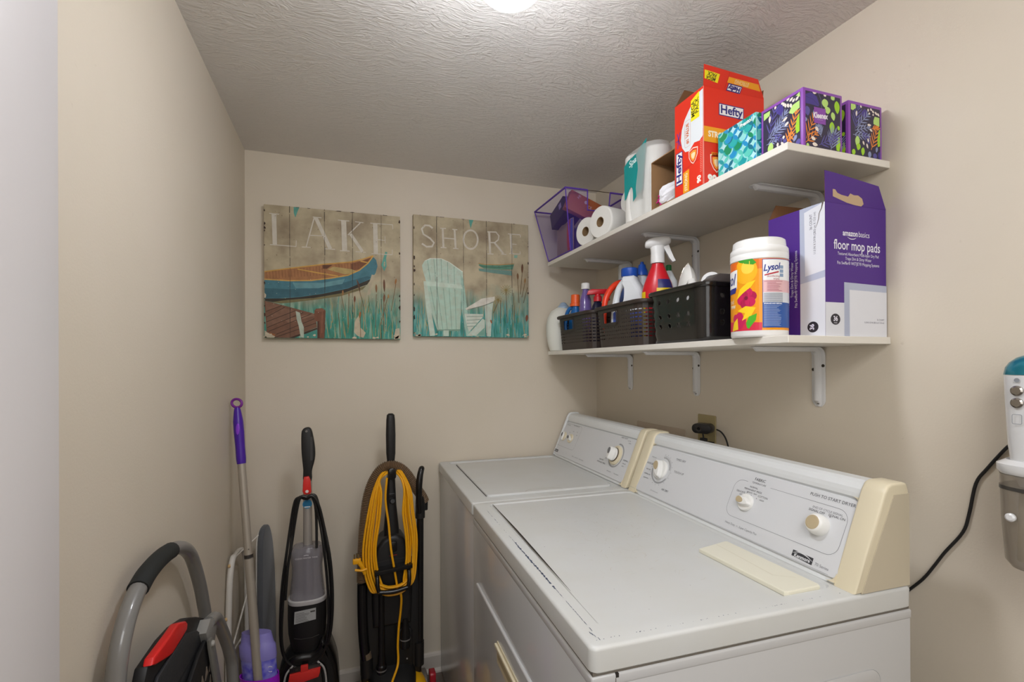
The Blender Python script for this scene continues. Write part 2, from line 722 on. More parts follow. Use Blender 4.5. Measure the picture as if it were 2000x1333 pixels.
# ------------------------------------------------------------------ washer and dryer
ENAMEL = mat('white_enamel', '#c6c6c6', 0.22, coat=0.3)
ENTOP = mat('worn_white_top', '#cfd0ce', 0.33, vary=0.18, vscale=9, vcol='#c1bdac')
CREAM = mat('aged_cream_plastic', '#ddd2b6', 0.3)
CREAM2 = mat('cream_side_plate', '#c6bba4', 0.4)
PANELW = mat('console_white', '#d5d6d8', 0.33)
BANDW = mat('console_band', '#dddfdf', 0.28)
INK = C('#4a4b50', 0.5)
INK2 = C('#85868a', 0.5)
GAP_SHADOW = C('#2c2722', 0.8)
SEAM = C('#6d675e', 0.6)
PEBBLE = mat('knob_inset_tan', '#b9a888', 0.35)
PEBBLE_GREY = mat('knob_inset_grey', '#6d6d70', 0.35)
KNOBW = mat('knob_white', '#e9e8e4', 0.25)
MX, MY, MRZ = 0.386, 0.722, -0.028


def m_local(x, y, z=0.0):
    c, s = cos(MRZ), sin(MRZ)
    return Vector((MX+x*c-y*s, MY+x*s+y*c, z))


SV = Vector((0.1, 0, 0.211)).normalized()
PF = frame((0.60, 0, 1.027), (0, -1, 0), SV)          # console face; u = -y, v up the slope


def rr_ring(x0, y0, x1, y1, r, z, n=5):
    cx, cy = (x0+x1)/2, (y0+y1)/2
    return [Vector((px, py, z)) for px, py in rrect(x1-x0, y1-y0, r, n, cx, cy)]


def machine_top(mb, D, y0, y1, zb, zt, inner, m, sink=0.0035):
    """rounded slab with a shallow pressed field"""
    ix0, iy0, ix1, iy1, ir = inner
    R = []
    R.append(rr_ring(0.0+0.004, y0+0.004, D-0.004, y1-0.004, 0.012, zb))
    R.append(rr_ring(0.0, y0, D, y1, 0.016, zb+0.004))
    R.append(rr_ring(0.0, y0, D, y1, 0.014, zt-0.007))
    for k in range(1, 5):
        a = radians(90*k/4)
        e = 0.007*(1-cos(a))
        R.append(rr_ring(e, y0+e, D-e, y1-e, 0.014, zt-0.007+0.007*sin(a)))
    R.append(rr_ring(ix0-0.004, iy0-0.004, ix1+0.004, iy1+0.004, ir+0.004, zt))
    R.append(rr_ring(ix0, iy0, ix1, iy1, ir, zt-sink))
    mb.loft(R, m)


def console(root, y0, y1, cap_near, cap_far, far_white=False):
    """sloped control console from y0 to y1; end caps as parts"""
    XZ = frame((0, y1, 0), (1, 0, 0), (0, 0, 1))       # n = -y
    prof = [(0.601, 1.0255), (0.752, 1.0255), (0.752, 1.222), (0.746, 1.235), (0.735, 1.2395), (0.704, 1.2395)]
    # curled white band on the upper front
    prof += [(0.692, 1.234), (0.684, 1.222), (0.682, 1.212), (0.6815, 1.203), (0.6845, 1.197)]
    prof += [(0.6835, 1.194)]
    mb = MB()
    mb.prism(XZ, prof, cap_far-0.002, (y1-y0)-cap_near+0.002, BANDW)
    # band below the printed panel
    mb.build('console_body', root)
    mb = MB()
    a, b = y0+cap_near-0.006, y1-cap_far+0.006
    pts = rrect(b-a, 0.176, 0.012, 4, cx=-(a+b)/2, cy=0.098)
    mb.prism(PF, pts, -0.002, 0.0028, PANELW, bev=0.0015)
    return mb


CAPP = [(0.597, 1.0252), (0.752, 1.0252), (0.7525, 1.228), (0.747, 1.2425), (0.737, 1.2455), (0.703, 1.2455), (0.690, 1.2405), (0.6805, 1.226)]


def end_cap(root, yo, yi, m=None, side=None, toward=-1):
    """moulded cap between outer end yo and inner end yi"""
    m = m or CREAM
    mb = MB()
    lo, hi = min(yo, yi), max(yo, yi)
    XZ = frame((0, hi, 0), (1, 0, 0), (0, 0, 1))
    mb.prism(XZ, CAPP, 0, hi-lo, m, bev=0.006, seg=3, smooth=True)
    # flange curling over the printed panel, top and bottom
    s = 1 if yi > yo else -1
    a, b = (yi-0.004*s), (yi+0.022*s)
    for v0, sv_ in ((0.193, -1), (0.002, 1)):
        # concave fillet blending the cap into the panel's top and bottom
        r = 0.020
        pts = [(-a, v0)] + [(-(a+s*(r-r*sin(radians(t)))), v0+sv_*(r-r*cos(radians(t)))) for t in range(0, 91, 15)]
        mb.prism(PF, pts, -0.002, 0.0048, m)
    o = mb.build('end_cap', root)
    if side:
        sb = MB()
        inset = [(0.6125, 1.0262), (0.7505, 1.0262), (0.7505, 1.222), (0.7055, 1.222)]
        if s > 0:
            fr = frame((0, lo, 0), (1, 0, 0), (0, 0, 1))
            sb.prism(fr, inset, -0.001, 0.0018, side, bev=0.0006)
        sb.build('side_plate', root)
    return o


def plabel(mb, txt, y, v, size, m=None, off=0.0033, align='CENTER', bold=0.0, sx=1.0):
    mb.text(PF, txt, size, m or INK, x=-y, y=v, off=off, align=align, bold=bold, sx=sx)


def ring_line(mb, y, v, r, w, m, a0=0, a1=360, off=0.0033):
    pts = [(-y+r*cos(radians(a0+(a1-a0)*k/36)), v+r*sin(radians(a0+(a1-a0)*k/36))) for k in range(37)]
    mb.stroke(PF, pts, w, m, off)


def ticks(mb, y, v, r0, r1, a0, a1, n, m, w=0.0006):
    for k in range(n):
        a = radians(a0+(a1-a0)*k/(n-1))
        mb.stroke(PF, [(-y+r0*cos(a), v+r0*sin(a)), (-y+r1*cos(a), v+r1*sin(a))], w, m, 0.0034)


def knob(root, y, v, r, ang, inset, base=None, h=0.024, name='knob'):
    """round skirt with a teardrop grip pointing at ang; coloured inset on the grip"""
    o = P(PF, -y, v, 0.0028)
    mb = MB()
    n = PF[3]
    mb.lathe([(r, 0), (r, 0.005), (r*0.93, 0.008), (r*0.75, 0.009)], base or KNOBW, o=o, ax=n, n=36)
    k = mb.build(name, root)
    g = MB()
    ux = (PF[1]*cos(ang)+PF[2]*sin(ang))
    fr = frame(o, ux, n.cross(ux))
    L = r*0.98
    wd = r*0.44
    pts = []
    for i in range(28):
        a = 2*pi*i/28
        x = L*cos(a)
        w = wd*sin(a)*(1.0-0.28*cos(a))
        pts.append((x, w))
    rings = []
    for f, hh in ((1.06, 0.008), (1.0, 0.012), (0.97, h-0.004), (0.92, h-0.001), (0.84, h)):
        rings.append([P(fr, px*f, py*(f if f < 1 else 1.15*f), hh) for px, py in pts])
    g.loft(rings, KNOBW)
    # tan pebble set into the broad end
    pp = [(-L*0.28+L*0.50*cos(2*pi*i/24), wd*0.78*sin(2*pi*i/24)*(1-0.15*cos(2*pi*i/24))) for i in range(24)]
    g.build('grip', k)
    ib = MB()
    ib.prism(fr, pp, h-0.0005, h+0.0012, inset, bev=0.0006)
    io = ib.build('inset', k)
    return k


# --- dryer
dry = thing('clothes_dryer', 'white clothes dryer nearest the camera, with cream console ends', 'dryer', (MX, MY, 0), MRZ)
DD, DW = 0.755, 0.895
mb = MB()
mb.box((0.0015, 0.0015, 0.012), (DD-0.002, DW-0.001, 0.974), ENAMEL, bev=0.005, seg=3)
# lighter rolled lip along the top of the cabinet and seam of the side panel
mb.box((0.0005, 0.0005, 0.955), (DD-0.001, DW-0.001, 0.9755), ENAMEL, bev=0.0045, seg=3)
side = frame((0, 0.0014, 0), (1, 0, 0), (0, 0, 1))      # n = -y
mb.box((0.0448, -0.0001, 0.02), (0.0460, 0.0055, 0.968), SEAM)
mb.box((0.0455, -0.0005, 0.9690), (0.051, 0.004, 0.9758), GAP_SHADOW)
mb.box((0.004, 0.004, 0.9735), (DD-0.006, DW-0.004, 0.982), SEAM)
# pressed rectangle in the side
mb.prism(side, rrect(0.60, 0.84, 0.03, 5, cx=0.36, cy=0.45), 0.0, 0.0022, ENAMEL, bev=0.002, seg=2, smooth=True)
mb.build('cabinet', dry)
mb = MB()
machine_top(mb, DD, 0, DW, 0.979, 1.025, (0.052, 0.052, 0.59, 0.862, 0.02), ENTOP)
# painted shadow line along the front of the pressed field, with chips and rust in the enamel
TOPF = frame((0, 0, 1.025), (1, 0, 0), (0, 1, 0))
ox = 0.0505
mb.stroke(TOPF, [(0.0615, 0.858), (0.0600, 0.60), (0.0570, 0.44), (0.0545, 0.30), (0.052, 0.20)], [0.0020, 0.0052, 0.0050, 0.0026, 0.0006], GAP_SHADOW, off=0.0008, smooth=6)
mb.stroke(TOPF, [(0.050, 0.20), (0.047, 0.07)], [0.0006, 0.0003], SEAM, off=0.0002)
CHIP = C('#4a5468', 0.8)
rnd = random.Random(4)
y = 0.80
while y > 0.02:
    w = 0.0045 if 0.22 < y < 0.50 else 0.0014
    l = rnd.uniform(0.004, 0.012)
    x = 0.0265 if y > 0.05 else 0.019+0.3*(0.05-y)
    if rnd.random() < (0.9 if y < 0.55 else 0.35):
        pts = []
        for i in range(7):
            a = 2*pi*i/7
            pts.append((x+rnd.uniform(-.3, .3)*w+w*0.5*cos(a)*rnd.uniform(.5, 1.1), y+l*0.6*sin(a)))
        mb.poly(TOPF, pts, CHIP, 0.0002)
    y -= l*0.8
for i in range(60):
    x = 0.016+0.008*rnd.random(); yy = 0.0
    xx = rnd.uniform(0.02, 0.70); yy = 0.022+rnd.uniform(-.001, .001)
    mb.poly(TOPF, circ(rnd.uniform(0.0004, 0.0011), 6, xx, yy), CHIP, 0.0002)
# hairline scratches and specks on the worn field
FLD = frame((0, 0, 1.0215), (1, 0, 0), (0, 1, 0))
SCR = C('#b5aa90', 0.6); SCR2 = C('#a8a79f', 0.6)
for i in range(170):
    cx, cy = rnd.gauss(0.33, 0.11), rnd.gauss(0.52, 0.17)
    if not (0.07 < cx < 0.57 and 0.07 < cy < 0.84):
        continue
    a = rnd.uniform(0, pi); l = rnd.uniform(0.006, 0.026)
    b_ = a+rnd.uniform(-.5, .5)
    mb.stroke(FLD, [(cx, cy), (cx+l*.5*cos(a), cy+l*.5*sin(a)), (cx+l*.5*cos(a)+l*.5*cos(b_), cy+l*.5*sin(a)+l*.5*sin(b_))],
              rnd.uniform(0.0002, 0.0005), SCR if i % 3 else SCR2, off=0.0003)
for i in range(26):
    mb.poly(FLD, circ(rnd.uniform(0.0005, 0.0012), 6, rnd.uniform(.08, .55), rnd.uniform(.08, .84)), SEAM, 0.0003)
mb.build('top_panel', dry)
# front door with recessed cream handle
FR = frame((0.004, 0, 0), (0, -1, 0), (0, 0, 1))        # n = -x
door = MB()
door.prism(FR, rrect(0.78, 0.66, 0.02, 5, cx=-0.447, cy=0.455), 0.0, 0.010, ENAMEL, bev=0.005, seg=3, smooth=True)
do = door.build('door', dry)
hb = MB()
hb.prism(FR, rrect(0.262, 0.062, 0.006, 3, cx=-0.43, cy=0.708), 0.010, 0.0125, CREAM, bev=0.001)
hb.prism(FR, rrect(0.248, 0.040, 0.004, 3, cx=-0.43, cy=0.712), 0.0125, 0.0129, C('#b3a583', 0.6))
hb.prism(FR, rrect(0.262, 0.010, 0.003, 3, cx=-0.43, cy=0.728), 0.0129, 0.020, CREAM, bev=0.002)
hb.build('handle', do)

ob = console(dry, 0.004, 0.889, 0.052, 0.051)
plabel(ob, 'TIMED DRY', 0.660, 0.1600, 0.0100)
plabel(ob, 'TOUCH UP', 0.648, 0.1180, 0.0100)
plabel(ob, 'AIR DRY', 0.6825, 0.0470, 0.0100)
plabel(ob, 'AUTO DRY', 0.812, 0.1190, 0.0088)
plabel(ob, 'MORE TIME', 0.805, 0.144, 0.0052, INK2)
plabel(ob, 'VERY DRY', 0.8120, 0.0960, 0.0062)
plabel(ob, 'NORMAL DRY', 0.8080, 0.0790, 0.0062)
plabel(ob, 'DAMP DRY', 0.8080, 0.0640, 0.0062)
plabel(ob, '500 Wrinkle Guard', 0.735, 0.0300, 0.0055, INK2)
ring_line(ob, 0.742, 0.109, 0.051, 0.0006, INK2, -100, 100)
ring_line(ob, 0.742, 0.109, 0.044, 0.0046, C('#b8b9ba', .5), 10, 100, off=0.0031)
ring_line(ob, 0.742, 0.109, 0.047, 0.0046, C('#a9aaac', .5), 185, 330, off=0.0031)
ticks(ob, 0.742, 0.109, 0.042, 0.049, 10, 100, 22, INK)
ticks(ob, 0.742, 0.109, 0.044, 0.050, 185, 320, 26, INK)
for a in (95, 80, 62, 40, 20, 0, -20, -45, -70, -90, -110, -130, 150, 165, 180, 200):
    ob.poly(PF, circ(0.0011, 8, -0.742+0.056*cos(radians(a)), 0.109+0.056*sin(radians(a))), INK, 0.0034)
# fabric temperature frame
x0, x1, v0, v1 = 0.404, 0.066, 0.052, 0.158
ob.stroke(PF, rrect(x0-x1, v1-v0, 0.026, 6, cx=-(x0+x1)/2, cy=(v0+v1)/2), 0.0009, INK2, 0.0032, closed=True)
ob.poly(PF, [(-0.362, 0.150), (-0.285, 0.150), (-0.285, 0.166), (-0.362, 0.166)], PANELW, 0.0033)
plabel(ob, 'FABRIC', 0.324, 0.1700, 0.0115, off=0.0035)
plabel(ob, 'TEMPERATURE', 0.324, 0.1590, 0.0072, off=0.0035)
plabel(ob, 'NORMAL', 0.336, 0.1460, 0.0068)
plabel(ob, 'PERMANENT PRESS', 0.336, 0.1375, 0.0072)
plabel(ob, 'MEDIUM   HEAT', 0.336, 0.1300, 0.0050)
plabel(ob, 'DELICATE', 0.3740, 0.1250, 0.0070)
plabel(ob, 'LOW', 0.3700, 0.1180, 0.0050)
plabel(ob, 'COTTON', 0.2980, 0.1280, 0.0075)
plabel(ob, 'HIGH', 0.2980, 0.1190, 0.0060)
for y, v in ((0.352, 0.128), (0.336, 0.124), (0.316, 0.120)):
    ob.poly(PF, circ(0.0012, 8, -y, v), INK, 0.0034)
plabel(ob, 'PUSH TO START DRYER', 0.1155, 0.1735, 0.0106)
plabel(ob, 'END OF CYCLE SIGNAL', 0.1175, 0.1450, 0.0072, INK2)
plabel(ob, 'SIGNAL OFF', 0.1420, 0.1370, 0.0078)
plabel(ob, 'SIGNAL ON', 0.0920, 0.1375, 0.0078)
for y, v in ((0.126, 0.132), (0.107, 0.134)):
    ob.poly(PF, circ(0.0014, 8, -y, v), INK, 0.0034)
plabel(ob, 'Heavy Duty   \u2022   Super Capacity Plus', 0.334, 0.0320, 0.0085, INK2, sx=0.9)
plabel(ob, '70 Series', 0.0890, 0.0230, 0.0092, INK2)
LOGO = C('#3b3c40', .4)
ob.poly(PF, [(-0.1665, 0.0200), (-0.1120, 0.0170), (-0.1120, 0.0330), (-0.1665, 0.0340)], LOGO, 0.0033)
ob.stroke(PF, [(-0.166, 0.0270), (-0.150, 0.0330), (-0.130, 0.0315), (-0.113, 0.0250)], [0.0004, 0.0022, 0.0022, 0.0006], PANELW, 0.0036, smooth=5)
plabel(ob, 'Kenmore', 0.1390, 0.0235, 0.0115, PANELW, off=0.0037, bold=0.0004, sx=0.95)
ob.stroke(PF, [(-0.88, 0.0125), (-0.07, 0.0125)], 0.0006, INK2, 0.0032)
ob.build('control_panel', dry)
end_cap(dry, 0.004, 0.056, side=CREAM2)
end_cap(dry, 0.889, 0.838)
knob(dry, 0.742, 0.109, 0.034, radians(-55), PEBBLE, name='timer_knob')
knob(dry, 0.344, 0.101, 0.024, radians(-8), PEBBLE, h=0.020, name='temperature_knob')
# start knob: round with a tan disc
o = P(PF, -0.124, 0.108, 0.0028); n = PF[3]
kb = MB(); kb.lathe([(0.0245, 0), (0.0245, 0.010), (0.022, 0.020), (0.019, 0.024), (0.016, 0.025)], KNOBW, o=o, ax=n, n=36)
kk = kb.build('start_knob', dry)
kb = MB(); kb.lathe([(0.0165, 0.0245), (0.0165, 0.0255), (0.014, 0.0262)], PEBBLE, o=o, ax=n, n=30); kb.build('inset', kk)
# lint screen cover lying in the top
mb = MB()
LC = frame((0, 0, 1.0215), (1, 0, 0), (0, 1, 0))
mb.prism(LC, [(0.452, 0.300), (0.462, 0.052), (0.470, 0.048), (0.556, 0.050), (0.561, 0.058), (0.556, 0.318), (0.549, 0.322)], 0.0, 0.0105, mat('lint_cover_cream', '#e4e0cd', 0.35), bev=0.002, smooth=False)
mb.stroke(LC, [(0.512, 0.308), (0.503, 0.12), (0.540, 0.095)], 0.0012, C('#cfc8ae', .4), off=0.0107)
mb.build('lint_screen_lid', dry)

# --- washer
WY = 0.900
wash = thing('washing_machine', 'white washing machine in the back corner, beyond the dryer', 'washing machine', m_local(0, WY), MRZ)
WL = 0.749


_MB = MB


class Off(MB):
    def build(s, name, parent=None, loc=None):
        s.v = [(v[0], v[1]-WY, v[2]) for v in s.v]
        return _MB.build(s, name, parent, loc)



mb = Off()
mb.box((0.006, WY+0.002, 0.012), (0.749, WY+WL-0.004, 0.976), ENAMEL, bev=0.008, seg=3)
mb.box((0.008, WY+0.006, 0.975), (0.745, WY+WL-0.008, 0.983), SEAM)
mb.build('cabinet', wash)
mb = Off()
machine_top(mb, 0.753, WY+0.001, WY+WL, 0.979, 1.0235, (0.048, WY+0.040, 0.588, WY+0.715, 0.02), ENTOP, sink=0.006)
mb.build('top_panel', wash)
mb = Off()
R = []
lx0, ly0, lx1, ly1 = 0.074, WY+0.078, 0.580, WY+0.612+0.07
for e, z in ((0.000, 1.0175), (0.000, 1.0225), (0.0015, 1.0245), (0.005, 1.0250)):
    R.append(rr_ring(lx0+e, ly0+e, lx1-e, ly1-e, 0.014, z))
mb.loft(R, ENTOP)
WT = frame((0, 0, 1.018), (1, 0, 0), (0, 1, 0))
mb.stroke(WT, [(lx0-0.0012, ly0+0.01), (lx0-0.0012, ly1-0.01)], 0.0026, GAP_SHADOW, off=0.0006)
# finger scoop on the near edge
pts = [(0.22, ly0+0.002), (0.235, ly0+0.020), (0.26, ly0+0.027), (0.33, ly0+0.027), (0.355, ly0+0.020), (0.37, ly0+0.002)]
TL = frame((0, 0, 1.025), (1, 0, 0), (0, 1, 0))
mb.stroke(TL, pts, 0.003, C('#b9b5aa', .4), off=0.0003, smooth=5)
mb.build('lid', wash)
MB = Off
ob = console(wash, WY+0.004, WY+0.742, 0.046, 0.020)
plabel(ob, 'WATER LEVEL', 1.590, 0.172, 0.0064)
plabel(ob, 'WATER TEMPERATURE', 1.500, 0.176, 0.0064)
for y_, v_, t in ((1.545, .136, 'HOT'), (1.51, .146, 'WARM'), (1.468, .148, 'COLD'), (1.46, .132, 'RINSE')):
    plabel(ob, t, y_, v_, 0.0050)
ob.stroke(PF, rrect(0.205, 0.124, 0.02, 5, cx=-1.535, cy=0.118), 0.0009, INK2, 0.0032, closed=True)
plabel(ob, 'HEAVY DUTY', 1.040, 0.1830, 0.0085)
plabel(ob, 'COTTON', 1.000, 0.176, 0.0052)
plabel(ob, 'STURDY', 0.990, 0.167, 0.0052)
plabel(ob, 'NORMAL', 0.972, 0.096, 0.0085)
plabel(ob, 'REGULAR', 0.975, 0.083, 0.0055)
plabel(ob, 'LIGHT', 0.978, 0.072, 0.0055)
plabel(ob, 'DELICATE', 1.150, 0.067, 0.0080)
plabel(ob, 'PERMANENT PRESS', 1.145, 0.055, 0.0085)
plabel(ob, 'KNIT', 1.120, 0.079, 0.0055)
plabel(ob, 'PUSH FOR OFF', 1.06, 0.032, 0.0052)
plabel(ob, 'PULL TO START', 1.00, 0.032, 0.0052)
plabel(ob, '2 SPEED   \u2022   HEAVY DUTY   \u2022   SUPER CAPACITY', 1.36, 0.030, 0.0060, INK2)
ring_line(ob, 1.052, 0.104, 0.049, 0.0060, C('#a7a8aa', .5), -150, 100, off=0.0031)
ticks(ob, 1.052, 0.104, 0.046, 0.052, -150, 100, 44, INK)
ob.poly(PF, [(-1.632, 0.020), (-1.590, 0.020), (-1.590, 0.033), (-1.632, 0.033)], LOGO, 0.0033)
plabel(ob, 'Kenmore', 1.611, 0.0262, 0.0085, PANELW, off=0.0037, bold=0.0003)
ob.build('control_panel', wash)
end_cap(wash, WY+0.004, WY+0.044, m=CREAM)
end_cap(wash, WY+0.744, WY+0.728, m=BANDW)
ring = MB()
ring.lathe([(0.041, 0), (0.041, 0.006), (0.036, 0.010), (0.034, 0.0105)], CREAM, o=P(PF, -1.052, 0.104, 0.0028), ax=PF[3], n=40)
ring.build('dial_skirt', wash)
rg = MB()
rg.lathe([(0.030, 0.0100), (0.030, 0.0135), (0.028, 0.0140)], C('#4c3f33', .4), o=P(PF, -1.052, 0.104, 0.0028), ax=PF[3], n=40)
rg.build('dial_ring', wash)
PF0 = PF
PF = frame(P(PF0, 0, 0, 0.010), PF0[1], PF0[2])
knob(wash, 1.052, 0.104, 0.028, radians(-80), PEBBLE_GREY, h=0.030, name='cycle_knob')
PF = PF0
knob(wash, 1.590, 0.108, 0.023, radians(-75), PEBBLE_GREY, base=CREAM, h=0.016, name='level_knob')
knob(wash, 1.508, 0.108, 0.023, radians(-20), PEBBLE_GREY, base=CREAM, h=0.016, name='water_temperature_knob')
MB = _MB
